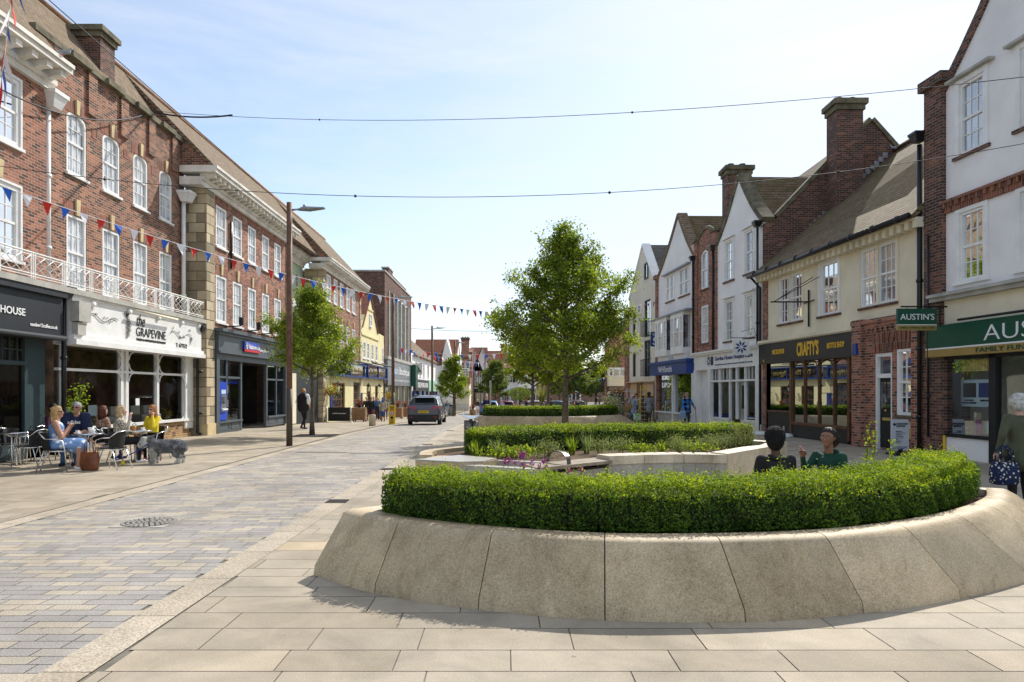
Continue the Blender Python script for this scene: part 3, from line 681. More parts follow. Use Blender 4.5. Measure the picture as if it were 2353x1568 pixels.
h3 = [M3(x, y) for x, y in catmull(hp, 3)]
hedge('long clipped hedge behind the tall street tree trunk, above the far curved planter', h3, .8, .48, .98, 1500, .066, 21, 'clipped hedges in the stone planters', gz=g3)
# ================================================================== LEFT SIDE OF THE STREET
LU = Fac(-11.9, 0, 1)        # upper brick wall of the terrace
LC = Fac(-11.15, 0, 1)       # forward face: stone piers, bank, pub
def quad_roof(name, mat, par, pts, thick=.12):
 mb = MB(); n = (Vector(pts[1])-Vector(pts[0])).cross(Vector(pts[3])-Vector(pts[0])).normalized()
 if n.z < 0: n = -n
 mb.prism([Vector(p) for p in pts], -n*thick); return mb.build(name, mat, par)
def cornice(F, par, y0, y1, z0, z1, proj, step, name='cornice', mat='cornice_paint', w=0, msz=.14, back=-.05):
 mb = MB(); h = z1-z0
 F.box(mb, y0, y1, z0, z0+h*.25, w+back, w+proj*.18)
 F.box(mb, y0, y1, z0+h*.25, z0+h*.42, w+back, w+proj*.30)
 F.box(mb, y0-proj*.0, y1, z0+h*.66, z0+h*.86, w+back, w+proj*.92)
 F.box(mb, y0, y1, z0+h*.86, z1, w+back, w+proj)
 c = mb.build(name, mat, par)
 md = MB(); y = y0+step*.4
 while y < y1-.1:
  F.box(md, y, y+msz, z0+h*.43, z0+h*.655, w-.02, w+proj*.80)
  md.hexa([F.pt(y+.01, w+.0, z0+h*.42-.1), F.pt(y+msz-.01, w, z0+h*.42-.1), F.pt(y+msz-.01, w+proj*.34, z0+h*.42-.04), F.pt(y+.01, w+proj*.34, z0+h*.42-.04), F.pt(y+.01, w, z0+h*.43), F.pt(y+msz-.01, w, z0+h*.43), F.pt(y+msz-.01, w+proj*.55, z0+h*.43), F.pt(y+.01, w+proj*.55, z0+h*.43)])
  y += step
 md.build('modillions', mat, c); return c
def chimney(par, x0, x1, y0, y1, z0, z1, mat='brick_dark', cap='stone_cap', pots=2, capz=.35, potm='ridge_tile'):
 mb = MB(); mb.box(((x0+x1)/2, (y0+y1)/2, (z0+z1-capz)/2), (x1-x0, y1-y0, z1-capz-z0)); c = mb.build('chimney', mat, par)
 cb = MB(); cb.box(((x0+x1)/2, (y0+y1)/2, z1-capz*.72), (x1-x0+.12, y1-y0+.12, capz*.5)); cb.box(((x0+x1)/2, (y0+y1)/2, z1-capz*.24), (x1-x0+.28, y1-y0+.28, capz*.48)); cb.build('cap', cap, c)
 for i in range(pots):
  px = x0+(x1-x0)*(i+.5)/pots; pb = MB(); pb.lathe((px, (y0+y1)/2, z1), [(.12, 0), (.12, .13), (.15, .14), (.15, .2), (.10, .2)], 12); pb.build('chimney_pot', potm, c)
 return c
def pipe(par, pts, r=.05, mat='gutter_black', hop=None, name='downpipe', n=8):
 mb = MB(); mb.tube(pts, r, n)
 if hop: x, y, z, a = hop; mb.hexa([(x-a*.6,y-a*.6,z-a*1.2), (x+a*.6,y-a*.6,z-a*1.2), (x+a*.6,y+a*.6,z-a*1.2), (x-a*.6,y+a*.6,z-a*1.2), (x-a,y-a,z), (x+a,y-a,z), (x+a,y+a,z), (x-a,y+a,z)]); mb.box((x, y, z+a*.2), (a*2.2, a*2.2, a*.4))
 p0, p1 = Vector(pts[0]), Vector(pts[-1]); k = max(1, int((p0-p1).length/1.8))
 for i in range(1, k+1): q = p0.lerp(p1, i/(k+.5)); mb.lathe((q.x, q.y, q.z-.04), [(r*1.35, 0), (r*1.35, .08)], 8)
 return mb.build(name, mat, par)
def keystones(F, par, ws, z, h=.42, wd=.16, w=0, name='keystone'):
 for a, b in ws:
  y = (a+b)/2; mb = MB(); mb.hexa([F.pt(y-wd*.42,w-.05,z), F.pt(y+wd*.42,w-.05,z), F.pt(y+wd*.42,w+.05,z), F.pt(y-wd*.42,w+.05,z), F.pt(y-wd*.6,w-.05,z+h), F.pt(y+wd*.6,w-.05,z+h), F.pt(y+wd*.6,w+.06,z+h), F.pt(y-wd*.6,w+.06,z+h)]); mb.build(name, 'stone_key', par)
def soldier(F, mb, a, b, z, h=.32, w=0, arch=0): F.box(mb, a-.12, b+.12, z, z+h, w-.03, w+.006)
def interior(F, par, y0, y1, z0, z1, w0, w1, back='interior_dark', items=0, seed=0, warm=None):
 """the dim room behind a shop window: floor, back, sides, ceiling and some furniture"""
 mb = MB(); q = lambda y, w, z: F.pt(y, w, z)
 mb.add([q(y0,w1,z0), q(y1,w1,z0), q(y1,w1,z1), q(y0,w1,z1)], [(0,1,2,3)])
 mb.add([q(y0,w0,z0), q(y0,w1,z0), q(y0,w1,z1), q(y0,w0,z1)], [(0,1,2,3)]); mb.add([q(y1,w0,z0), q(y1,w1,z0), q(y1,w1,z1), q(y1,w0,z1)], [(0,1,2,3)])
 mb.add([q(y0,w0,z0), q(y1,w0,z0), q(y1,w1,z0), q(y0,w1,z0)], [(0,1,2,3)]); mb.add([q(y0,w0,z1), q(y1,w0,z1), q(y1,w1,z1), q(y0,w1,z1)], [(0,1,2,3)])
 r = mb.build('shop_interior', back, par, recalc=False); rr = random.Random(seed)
 for i in range(items):
  m = MB(); yy = rr.uniform(y0+.4, y1-.4); ww = rr.uniform(w0-.5, w1+.4) if w1 < w0-.9 else (w0+w1)/2; hh = rr.uniform(.3, 1.2)
  F.box(m, yy-.3, yy+.3, z0+.01, z0+hh, ww-.2, ww+.2); F.box(m, yy-.34, yy+.34, z0+hh, z0+hh+.04, ww-.24, ww+.24)
  m.build('display_stand', rr.choice(['interior_pale', 'interior_warm', 'shop_blue', 'wood_frame']), r)
 return r
def glass(F, par, y0, y1, z0, z1, w, mat='shop_glass', name='shop_window'):
 mb = MB(); mb.add([F.pt(y0,w,z0), F.pt(y1,w,z0), F.pt(y1,w,z1), F.pt(y0,w,z1)], [(0,1,2,3)]); return mb.build(name, mat, par)
def bars(F, mb, lst, w0, w1, mi=0):
 for a, b, c, d in lst: F.box(mb, a, b, c, d, w0, w1, mi)
def backbox(par, x0, x1, y0, y1, z0, z1, mat, name='rear_wall'):
 mb = MB(); mb.box(((x0+x1)/2, (y0+y1)/2, (z0+z1)/2), (abs(x1-x0), y1-y0, z1-z0)); return mb.build(name, mat, par)
# ---- A: coffee house --------------------------------------------------------
A = thing('brick_building', 'red brick building above the coffee house, heavy white cornice, at the left edge', 'building', (-14, 12, 0))
FA = Fac(-11.62, 0, 1); A0, A1 = 7.0, 17.3
wa = [(13.1, 14.35, 7.45, 9.05), (15.0, 16.35, 7.45, 9.05), (13.1, 14.35, 4.75, 6.5), (15.0, 16.35, 4.75, 6.5), (10.9, 12.1, 4.75, 6.5), (10.9, 12.1, 7.45, 9.05)]
mb = MB(); FA.wall(mb, A0, A1, 3.9, 9.4, wa); mb.add([FA.pt(A1,0,3.9), FA.pt(A1,-.5,3.9), FA.pt(A1,-.5,9.4), FA.pt(A1,0,9.4)], [(0,1,2,3)]); mb.build('wall', 'brick_red', A)
for a, b, c, d in wa: window(FA, A, a, b, c, d, 4, 4, rec=.03, fw=.10, casing=.05)
keystones(FA, A, [(a, b) for a, b, c, d in wa if d < 7], 6.56)
cornice(FA, A, A0, A1+.15, 9.27, 9.95, .64, .52, msz=.2)
quad_roof('roof', 'tile_brown', A, [(-11.2, A0, 9.98), (-11.2, A1+.2, 9.98), (-14.0, A1+.2, 13.4), (-14.0, A0, 13.4)])
backbox(A, -19.5, -15.65, A0, A1-.02, 0, 9.6, 'brick_brown')
pipe(A, [(-11.72, 17.5, 9.0), (-11.72, 17.5, 4.4)], .075, 'white_paint', hop=(-11.62, 17.5, 9.2, .26))
mb = MB(); bars(FA, mb, [(A0, A1, 3.07, 4.0)], .0, .42); bars(FA, mb, [(A0, A1+.05, 4.0, 4.14)], 0, .52); cf = mb.build('fascia', 'shop_dark', A)
FA.text('COFFEE HOUSE', 14.2, 15.93, 3.40, 3.57, .425, 'letter_white', cf, bold=.012)
FA.text('number12coffee.co.uk', 16.1, 17.08, 3.19, 3.28, .425, 'letter_white', cf, name='web_address', bold=.012)
mb = MB(); bars(FA, mb, [(A0, A1-.02, 2.93, 3.06)], -.05, .50); mb.tube([FA.pt(A0, .5, 2.97), FA.pt(A1, .5, 2.97)], .06); mb.build('awning_box', 'shop_dark', A)
mb = MB(); ys_ = [9.6, 10.9, 12.2, 13.4, 14.5, 15.55, 16.55]
for y in ys_: bars(FA, mb, [(y-.05, y+.05, .62, 2.93)], -.08, .02)
bars(FA, mb, [(A0, 16.6, .52, .64)], -.1, .06); bars(FA, mb, [(A0, 16.6, 2.27, 2.37)], -.08, .025); bars(FA, mb, [(A0, A1, .0, .52)], -.1, .0)
for a, b in zip(ys_, ys_[1:]):
 for k in (1, 2, 3): bars(FA, mb, [(a+(b-a)*k/4-.012, a+(b-a)*k/4+.012, 2.37, 2.93)], -.06, -.01)
 bars(FA, mb, [(a, b, 2.63, 2.655)], -.06, -.01); bars(FA, mb, [(a+.12, b-.12, .1, .42)], .0, .02)
bars(FA, mb, [(16.6, 17.25, 0, 2.95)], -.1, -.0)
mb.build('shopfront_frame', 'shop_teal', A)
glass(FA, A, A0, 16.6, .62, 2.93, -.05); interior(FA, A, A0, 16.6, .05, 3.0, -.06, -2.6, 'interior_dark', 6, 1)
for y in (12.9, 14.9, 15.9):
 b = MB(); b.ball(FA.pt(y, -.9, 2.0), .05); b.cyl(FA.pt(y, -.9, 2.05), FA.pt(y, -.9, 2.95), .006); b.build('pendant_bulb', 'bulb', A)
# ---- B: brick terrace over the restaurant -------------------------------------
B = thing('brick_building', 'weathered brick building with four arched windows, balcony and white restaurant front', 'building', (-14, 21.5, 0))
B0, B1 = 17.3, 25.35
ub = [(18.54, 19.42), (20.2, 21.1), (21.87, 22.75), (23.53, 24.4)]
hb = [(a, b, 7.62, 9.36) for a, b in ub]+[(a, b, 4.45, 6.5) for a, b in ub]
mb = MB(); LU.wall(mb, B0, B1, 3.9, 10.75, hb)
for a, b in ub:      # brick corners over the arched heads
 n = 6; yc = (a+b)/2; hw = (b-a)/2; zt = 9.36-.26
 for sgn in (-1, 1):
  arc = [LU.pt(yc+sgn*hw*math.cos(math.pi/2*i/n), -.005, zt+.26*math.sin(math.pi/2*i/n)) for i in range(n+1)]
  mb.prism(arc+[LU.pt(yc+sgn*hw, -.005, 9.36)], (-.13, 0, 0))
LU.box(mb, B0+.6, B0+.95, 9.0, 10.75, -.02, .10)
for y in (18.0, 19.85, 21.5, 23.15, 24.75): LU.box(mb, y-.42, y, 9.55 if y > 18 else 9.8, 10.75, -.02, .07)
mb.build('wall', 'brick_brown', B)
mb = MB()
for a, b in ub: soldier(LU, mb, a, b, 9.30, .36, .0); soldier(LU, mb, a, b, 6.5, .34)
for y in (17.95, 19.8, 21.45, 23.1): LU.box(mb, y-.13, y+.13, 8.95, 9.22, -.01, .012)
mb.build('brick_arches', 'brick_soldier', B)
cp = MB()
for i, y in enumerate((17.15, 19.43, 21.1, 22.75, 24.35)):
 y2 = (19.43, 21.1, 22.75, 24.35, 25.45)[i]; LU.box(cp, y, y2-.9 if i < 4 else y2, 10.75, 10.92, -.35, .12); 
 if i < 4: LU.box(cp, y2-.9, y2, 10.75, 10.92, -.35, .20)
cp.build('coping', 'stone_cap', B)
for i, (a, b) in enumerate(ub):
 window(LU, B, a, b, 7.62, 9.36, 3, 4, arch=.26, rec=.04, fw=.075); window(LU, B, a, b, 4.45, 6.5, 3, 4, rec=.04, fw=.075)
keystones(LU, B, ub, 9.32, .40, .14); keystones(LU, B, ub, 6.52, .44)
quad_roof('roof', 'tile_brown', B, [(-12.1, B0, 10.8), (-12.1, B1-.3, 10.8), (-14.0, B1+.1, 13.4), (-14.0, B0, 13.4)])
chimney(B, -13.72, -12.85, 21.7, 22.5, 10.9, 13.25)
mb = MB()
for i in range(9): mb.box((-12.84+.006, 21.7+.02+i*.09, 11.25+i*.0), (.02, .08, .18))
mb.build('flashing', 'lead', B)
mb = MB(); mb.box((-12.2, 24.95, 10.7), (.7, .5, 1.0)); backbox(B, -19.5, -15.65, B0, B1-.02, 0, 10.6, 'brick_brown')
pipe(B, [(-11.76, 25.0, 8.55), (-11.76, 25.0, 4.3)], .075, 'white_paint', hop=(-11.66, 25.0, 8.85, .24))
mb = MB(); mb.box((-11.5, (B0+B1-.2)/2-2, 4.22), (.86, B1-B0+4.2, .14)); mb.build('balcony_floor', 'stone_grey', B)
bal = thing('balcony_railing', 'white lattice iron railing along the balcony above the restaurant sign', 'railing', (-11.1, 20, 4.3))
XB = -11.08; y = 8.2; ends = []
while y < 25.0: ends.append(y); y += 1.12
rl = MB(); rl.cyl((XB, 8, 4.90), (XB, 25.1, 4.90), .018); rl.cyl((XB, 8, 4.84), (XB, 25.1, 4.84), .010); rl.cyl((XB, 8, 4.40), (XB, 25.1, 4.40), .014); rl.cyl((XB, 8, 4.34), (XB, 25.1, 4.34), .010)
rl.cyl((XB, 25.08, 4.9), (-11.88, 25.08, 4.9), .018); rl.build('rails', 'white_paint', bal)
for y in ends:
 pb = MB()
 for d in (-.07, 0, .07): pb.box((XB, y+d, 4.60), (.022, .022, .62))
 pb.build('post', 'white_paint', bal)
 lt = MB(); a, b = y+.09, min(y+1.03, 25.1); n = 3
 for k in range(n):
  ya, yb = a+(b-a)*k/n, a+(b-a)*(k+1)/n; lt.tube([(XB-.006, ya, 4.41), (XB-.006, yb, 4.62), (XB-.006, ya, 4.83)], .011, 5); lt.tube([(XB+.006, yb, 4.41), (XB+.006, ya, 4.62), (XB+.006, yb, 4.83)], .011, 5)
 lt.build('lattice', 'white_paint', bal)
FR = Fac(-11.6, 0, 1)
mb = MB(); bars(FR, mb, [(17.65, 25.15, 3.12, 4.1)], .0, .42); bars(FR, mb, [(17.6, 25.2, 3.0, 3.12)], 0, .50); bars(FR, mb, [(17.6, 25.2, 2.86, 3.0)], -.05, .56); bars(FR, mb, [(17.65, 25.15, 4.1, 4.16)], 0, .46); sg = mb.build('fascia', 'white_paint', B)
for y in (18.5, 20.3, 22.0, 23.6, 24.9):
 m = MB(); m.lathe((0,0,0), [(.001, -.03), (.09, -.03), (.09, .03), (.001, .03)], 12); m.v = [FR.pt(y+v[0], .45+v[2], 4.02+v[1]) for v in m.v]; m.build('scroll_bracket', 'white_paint', sg)
W8 = .424
FR.text('GRAPEVINE', 20.7, 22.5, 3.33, 3.60, W8, 'letter_black', sg, bold=-.004)
FR.text('the', 20.72, 21.2, 3.63, 3.99, W8, 'letter_black', sg, shear=.35, name='script_lettering')
FR.text('TURKISH & MEDITERRANEAN RESTAURANT', 20.7, 22.5, 3.19, 3.26, W8, 'letter_black', sg, name='small_lettering')
FR.text('T: 677522', 23.2, 24.0, 3.15, 3.29, W8, 'letter_black', sg, name='phone_number')
def vine(y0, y1, z, flip, seed):
 m = MB(); rr = random.Random(seed); pts = []
 for i in range(25):
  t = i/24; pts.append(FR.pt(y0+(y1-y0)*t, W8+.02, z+.10*math.sin(t*9)*(1-t*.3)))
 m.tube(pts, .010, 4)
 for i in range(9):
  t = rr.uniform(.05, .95); c = (y0+(y1-y0)*t, z+.10*math.sin(t*9)+rr.uniform(-.1, .14)); r = rr.uniform(.03, .065)
  m.tube([FR.pt(c[0]+r*math.cos(a)*(1-a/9), W8+.02, c[1]+r*math.sin(a)*(1-a/9)) for a in [k*.6 for k in range(11)]], .006, 4)
 gc = y0 if not flip else y1
 for r_ in range(6):
  for k in range(max(1, 4-abs(r_-1))): cc = (gc+(k-1)*.042, z-.03-r_*.045); m.tube([FR.pt(cc[0]+.022*math.cos(a), W8+.02, cc[1]+.022*math.sin(a)) for a in [q*.9 for q in range(8)]], .005, 4)
 m.build('vine_ornament', 'letter_black', sg)
vine(18.25, 19.7, 3.66, False, 1); vine(22.8, 24.3, 3.58, True, 2)
m = MB()
for r_ in range(9):
 for k in range(3 if 1 < r_ < 6 else 2 if r_ < 8 else 1):
  cc = (20.25+(k-1)*.075+(.03 if r_ % 2 else 0), 3.82-r_*.072); m.tube([FR.pt(cc[0]+.04*math.cos(a), W8+.02, cc[1]+.04*math.sin(a)) for a in [q*.8 for q in range(9)]], .007, 4)
for a in range(5): m.tube([FR.pt(20.15, W8+.02, 3.85), FR.pt(20.0+.09*a, W8+.02, 4.03-.03*abs(a-2))], .01, 4)
m.build('grape_ornament', 'letter_black', sg)
m = MB(); m.cyl(FR.pt(20.3, .62, 4.05), FR.pt(22.9, .62, 4.05), .035); m.build('strip_lamp', 'cream_render', sg)
m = MB()
for y in (17.9, 20.62, 20.9, 22.75, 24.85): bars(FR, m, [(y-.07, y+.07, .62, 2.86)], -.08, .05)
bars(FR, m, [(24.6, 25.2, .3, 2.86)], -.08, .10)
bars(FR, m, [(17.65, 25.15, .58, .66)], -.1, .14); bars(FR, m, [(17.65, 25.15, 2.19, 2.26)], -.08, .06)
for a, b in ((17.97, 20.55), (20.97, 22.68), (22.82, 24.6)):
 for z0, z1 in ((.66, 2.19), (2.26, 2.84)):
  r = .24
  for (yc, zc, s0) in ((a+r, z0+r, math.pi), (b-r, z0+r, 1.5*math.pi), (b-r, z1-r, 0), (a+r, z1-r, .5*math.pi)):
   if a < 18 and yc == a+r: continue
   m.tube([FR.pt(yc+r*math.cos(s0+k*math.pi/12), .06, zc+r*math.sin(s0+k*math.pi/12)) for k in range(7)], .018, 5)
m.build('window_frame', 'white_paint', B)
glass(FR, B, 17.65, 25.1, .62, 2.86, -.04); interior(FR, B, 17.65, 25.1, .45, 3.0, -.06, -3.0, 'interior_warm', 0)
for y in (18.6, 19.6, 21.4, 22.2, 23.4, 24.2):
 m = MB(); bars(FR, m, [(y-.26, y+.26, .5, .85)], -1.1, -.7); bars(FR, m, [(y-.28, y+.28, .85, 1.15)], -1.15, -1.05); m.build('tub_chair', 'interior_pale', B)
mb = MB(); bars(FR, mb, [(17.65, 25.0, 0, .58)], -.1, .04); bars(FR, mb, [(17.65, 25.02, 0, .14)], -.1, .10); mb.build('plinth', 'brick_buff', B)
m = MB(); bars(FR, m, [(21.5, 21.72, 1.2, 1.42)], -.03, -.02); m.build('window_notice', 'white_paint', B)
m = MB(); bars(FR, m, [(19.2, 19.6, .95, 1.25)], -.12, -.11); m.build('window_poster', 'pale_blue', B)
pipe(B, [FR.pt(17.5, .30, 4.1), FR.pt(17.5, .30, .1)], .06, hop=(*FR.pt(17.5, .32, 4.2)[:2], 4.25, .18))
pipe(B, [FR.pt(25.22, .36, 3.9), FR.pt(25.22, .25, 3.6), FR.pt(25.22, .25, .12), FR.pt(25.22, .38, .06)], .05, hop=(*FR.pt(25.15, .4, 4.0)[:2], 4.0, .14))
m = MB(); m.box(FR.pt(17.85, .52, 3.72), (.22, .5, .52)); m.box(FR.pt(17.8, .5, 3.27), (.16, .34, .32)); tag(m.build('meter_box', 'stone_grey', origin=FR.pt(18, .4, 3.0)), 'grey metal cabinet with a smaller box under it on the white restaurant sign', 'electric box')
for y, lab, lf in ((24.05, 'yellow flowers in a low bowl inside the right restaurant window', 'gold'), (19.95, 'white flowers in a pot inside the left restaurant window', 'white')):
 t = thing('flower_pot', lab, 'flowers', FR.pt(y, -.3, .62)); m = MB(); m.lathe(FR.pt(y, -.3, .62), [(.07, 0), (.10, .12)], 12); m.build('pot', 'stone_grey', t)
 rg2 = np.random.default_rng(int(y*10)); q = rg2.normal(0, .09, (160, 3))+np.array(FR.pt(y, -.3, .85)); leafmesh('flowers', q, q-np.array(FR.pt(y, -.3, .7)), .05, 'petal_yellow' if lf == 'gold' else 'petal_white', t)
 q = rg2.normal(0, .08, (120, 3))+np.array(FR.pt(y, -.3, .78)); leafmesh('leaves', q, q-np.array(FR.pt(y, -.3, .7)), .07, 'leaf_tree', t)
# ---- C: bank ---------------------------------------------------------------
C_ = thing('brick_building', 'red brick building with cream stone corner blocks above the building society', 'building', (-14, 30, 0))
C0, C1 = 25.4, 35.0
cw = [(26.35, 27.35), (28.0, 28.97), (29.65, 30.6), (31.38, 32.3), (33.05, 34.0)]
hc = [(a, b, 7.27, 8.86) for a, b in cw]+[(a, b, 4.34, 6.17) for a, b in cw]
mb = MB(); LC.wall(mb, 26.15, C1, 3.7, 9.25, hc); mb.build('wall', 'brick_red', C_)
m = MB()
for a, b, c, d in hc: soldier(LC, m, a, b, d, .34)
m.build('brick_arches', 'brick_soldier', C_)
def quoin(par, F, y0, y1, z0, z1, depth=.75, fw=.5):
 """rusticated stone pier of separate blocks with open joints"""
 m = MB(); z = z0; k = 0
 while z < z1-.05:
  h = min(.36, z1-z); F.box(m, y0, y1, z+.012, z+h-.012, -depth, .05); k += 1; z += h
 F.box(m, y0+.02, y1-.02, z0, z1, -depth+.02, .015); return m.build('stone_pier', 'stone_quoin', par)
quoin(C_, LC, 25.42, 26.12, 0, 9.2)
m = MB(); LC.box(m, 25.38, 26.15, 0, .42, -.2, .10); m.build('pier_base', 'stone_key', C_)
quoin(C_, LC, 34.75, C1+.05, 3.7, 9.2)
cornice(LC, C_, C0-.55, C1+.15, 9.18, 9.88, .68, .42, msz=.15, back=-.7)
for a, b, c, d in hc: window(LC, C_, a, b, c, d, 3, 4, rec=.035, fw=.085, pane='pane_net')
keystones(LC, C_, cw, 6.2, .45)
quad_roof('roof', 'tile_brown', C_, [(-10.6, C0-.4, 9.88), (-10.6, C1, 9.88), (-14.0, C1, 13.4), (-14.0, C0-.4, 13.4)])
m = MB(); m.prism([(-10.72, C1-.32, 9.83), (-14.0, C1-.32, 13.36), (-14.0, C1-.32, 9.6)], (0, .3, 0)); m.prism([(-10.72, C0-.33, 9.83), (-14.0, C0-.33, 13.36), (-14.0, C0-.33, 9.7)], (0, .3, 0)); m.build('gable_wall', 'brick_brown', C_)
backbox(C_, -19.5, -15.65, C0+.05, C1, 0, 9.3, 'brick_brown')
m = MB(); m.cyl((-14.0, 7, 13.42), (-14.0, 53, 13.42), .10); m.build('ridge', 'ridge_tile', C_)
pipe(C_, [LC.pt(27.68, .06, 8.5), LC.pt(27.68, .06, 6.6)], .05)
mb = MB(); bars(LC, mb, [(26.2, 34.75, 3.2, 3.84)], -.3, .18); bars(LC, mb, [(26.15, 34.8, 3.84, 3.95)], -.3, .26); bars(LC, mb, [(26.1, 34.85, 3.95, 4.08)], -.3, .38); bars(LC, mb, [(26.2, 34.75, 3.13, 3.2)], -.3, .24); bars(LC, mb, [(26.25, 34.7, 2.88, 3.13)], -.3, .08); fa = mb.build('fascia', 'shop_slate', C_)
m = MB(); bars(LC, m, [(28.6, 30.4, 3.34, 3.76)], .18, .25); sgn = m.build('sign_plate', 'bank_blue', fa)
m = MB(); bars(LC, m, [(28.6, 30.4, 3.32, 3.42)], .182, .256); m.build('red_band', 'red_plain', fa)
LC.text('Nationwide', 29.05, 30.36, 3.45, 3.65, .252, 'letter_white', fa, bold=.02)
LC.text('Building Society', 30.45, 31.75, 3.38, 3.54, .185, 'letter_white', fa, name='small_lettering', bold=.015)
m = MB(); m.tube([LC.pt(28.83+.12*math.cos(a)*(1-.04*k), .262, 3.56+.13*math.sin(a)) for k, a in enumerate([.4+i*.45 for i in range(13)])], .022, 5); m.ball(LC.pt(28.83, .262, 3.55), .05); m.build('emblem', 'letter_white', fa)
mb = MB(); bars(LC, mb, [(26.2, 26.48, 0, 3.13), (34.45, 34.75, 0, 3.13)], -.3, .1)
bars(LC, mb, [(28.75, 28.9, 0, 2.9), (31.85, 32.0, 0, 2.9)], -.1, .03)
for y in (27.35, 33.3): bars(LC, mb, [(y-.05, y+.05, .45, 2.9)], -.08, .02)
bars(LC, mb, [(26.48, 28.75, 2.16, 2.24), (32.0, 34.45, 2.16, 2.24)], -.08, .02)
for a, b in ((26.48, 28.8), (32.0, 34.45)):
 bars(LC, mb, [(a, b, 0, .40)], -.12, .02); bars(LC, mb, [(a-.02, b+.02, .40, .47)], -.12, .10)
 for k in range(2): y0 = a+.12+(b-a)/2*k; bars(LC, mb, [(y0, y0+(b-a)/2-.2, .1, .14), (y0, y0+(b-a)/2-.2, .30, .33), (y0, y0+.04, .14, .36), (y0+(b-a)/2-.24, y0+(b-a)/2-.2, .14, .36)], .02, .035)
bars(LC, mb, [(28.9, 29.1, 0, 2.9), (29.75, 29.85, 0, 2.9)], -1.3, -1.2); bars(LC, mb, [(29.85, 31.85, 0, .44)], -1.25, -1.1); bars(LC, mb, [(28.9, 31.85, 2.15, 2.24)], -1.25, -1.15)
mb.build('shopfront_frame', 'shop_slate', C_)
glass(LC, C_, 27.4, 28.75, .47, 2.88, -.04); glass(LC, C_, 32.0, 34.45, .47, 2.88, -.04); glass(LC, C_, 26.5, 27.3, 2.24, 2.88, -.04)
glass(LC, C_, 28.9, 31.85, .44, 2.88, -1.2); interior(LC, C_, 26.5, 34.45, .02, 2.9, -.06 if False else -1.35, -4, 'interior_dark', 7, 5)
g_ = MB(); bars(LC, g_, [(26.48, 27.3, .47, 2.16)], -.1, -.05); g_.build('blank_panel', 'shop_teal', C_)
mb = MB(); bars(LC, mb, [(29.12, 29.72, .05, 2.15)], -1.18, -1.14); dr = mb.build('door', 'shop_dark', C_); m = MB(); m.cyl(LC.pt(29.62, -1.1, .9), LC.pt(29.62, -1.1, 1.25), .015); m.build('handle', 'steel', dr)
m = MB(); bars(LC, m, [(30.05, 30.4, .95, 1.25), (30.05, 30.4, 1.55, 1.9)], -1.17, -1.16); m.build('window_poster', 'white_paint', C_)
m = MB(); bars(LC, m, [(30.05, 30.4, .55, .9)], -1.17, -1.16); bars(LC, m, [(29.95, 31.7, 1.98, 2.1)], -1.17, -1.16); m.build('window_poster', 'bank_blue', C_)
cm = thing('cash_machine', 'bright blue cash machine in the bank front left of the doorway', 'cash machine', LC.pt(27.1, 0, .6))
m = MB(); bars(LC, m, [(26.55, 27.2, .5, 2.0)], -.06, .07); m.build('surround', 'bank_blue', cm)
m = MB(); bars(LC, m, [(26.65, 27.12, .85, 1.5)], .07, .09); m.build('console', 'steel', cm)
m = MB(); bars(LC, m, [(26.7, 27.0, 1.15, 1.42)], .09, .1); m.build('screen', 'pane_dark', cm)
m = MB(); bars(LC, m, [(26.68, 27.1, 1.54, 1.7)], .07, .08); m.build('notice', 'pale_blue', cm)
m = MB(); bars(LC, m, [(26.65, 27.12, .9, .96)], .09, .16); m.build('keypad_shelf', 'letter_white', cm)
for i, y in enumerate((27.3, 29.25, 30.85, 32.6, 34.1)):
 t = thing('floodlight', ['first black floodlight on an arm above the slate bank fascia, nearest the stone pier', 'second black floodlight above the slate bank fascia', 'third black floodlight above the slate bank fascia, over the blue sign', 'fourth black floodlight above the slate bank fascia', 'fifth black floodlight above the slate bank fascia, mostly behind the tree'][i], 'floodlight', LC.pt(y, .3, 4.1), 'floodlights above the bank sign')
 m = MB(); m.cyl(LC.pt(y-.1, .0, 4.2), LC.pt(y, .62, 4.26), .025); m.build('arm', 'iron', t); m = MB(); m.box(LC.pt(y, .62, 4.44), (.16, .26, .30), .2); m.build('lamp_head', 'iron', t)
# ---- green rendered link, set back -----------------------------------------------
GR = thing('rendered_building', 'narrow pale green rendered building set back between two brick blocks', 'building', (-14, 38, 0))
FG = Fac(-12.35, 0, 1); gw = [(36.6, 37.5), (38.6, 39.5), (40.3, 41.15)]
mb = MB(); FG.wall(mb, 35.0, 41.7, -.3, 9.25, [(a, b, 7.0, 8.7) for a, b in gw]+[(a, b, 4.2, 5.9) for a, b in gw]); mb.build('wall', 'green_render', GR)
for a, b in gw:
 window(FG, GR, a, b, 7.0, 8.7, 3, 4, pane='pane_dark'); window(FG, GR, a, b, 4.2, 5.9, 3, 4, pane='pane_dark')
 m = MB(); FG.box(m, a-.1, b+.1, 6.45, 6.9, .0, .4); m.build('window_box', 'white_paint', GR)
cornice(FG, GR, 35.0, 41.7, 9.15, 9.8, .6, .42, back=-.3)
quad_roof('roof', 'tile_brown', GR, [(-11.3, 34.9, 9.85), (-11.3, 41.8, 9.85), (-14.0, 41.8, 13.4), (-14.0, 35.0, 13.4)])
mb = MB(); FG.box(mb, 35.2, 41.5, -.3, 2.9, .05, 1.0); mb.build('shopfront', 'shop_dark', GR); mb = MB(); FG.box(mb, 35.2, 37.0, -.1, 2.6, 1.0, 1.05); mb.build('side_panel', 'cream_render', GR)
backbox(GR, -19.5, -15.65, 35.0, 41.8, -.4, 9.3, 'brick_brown')
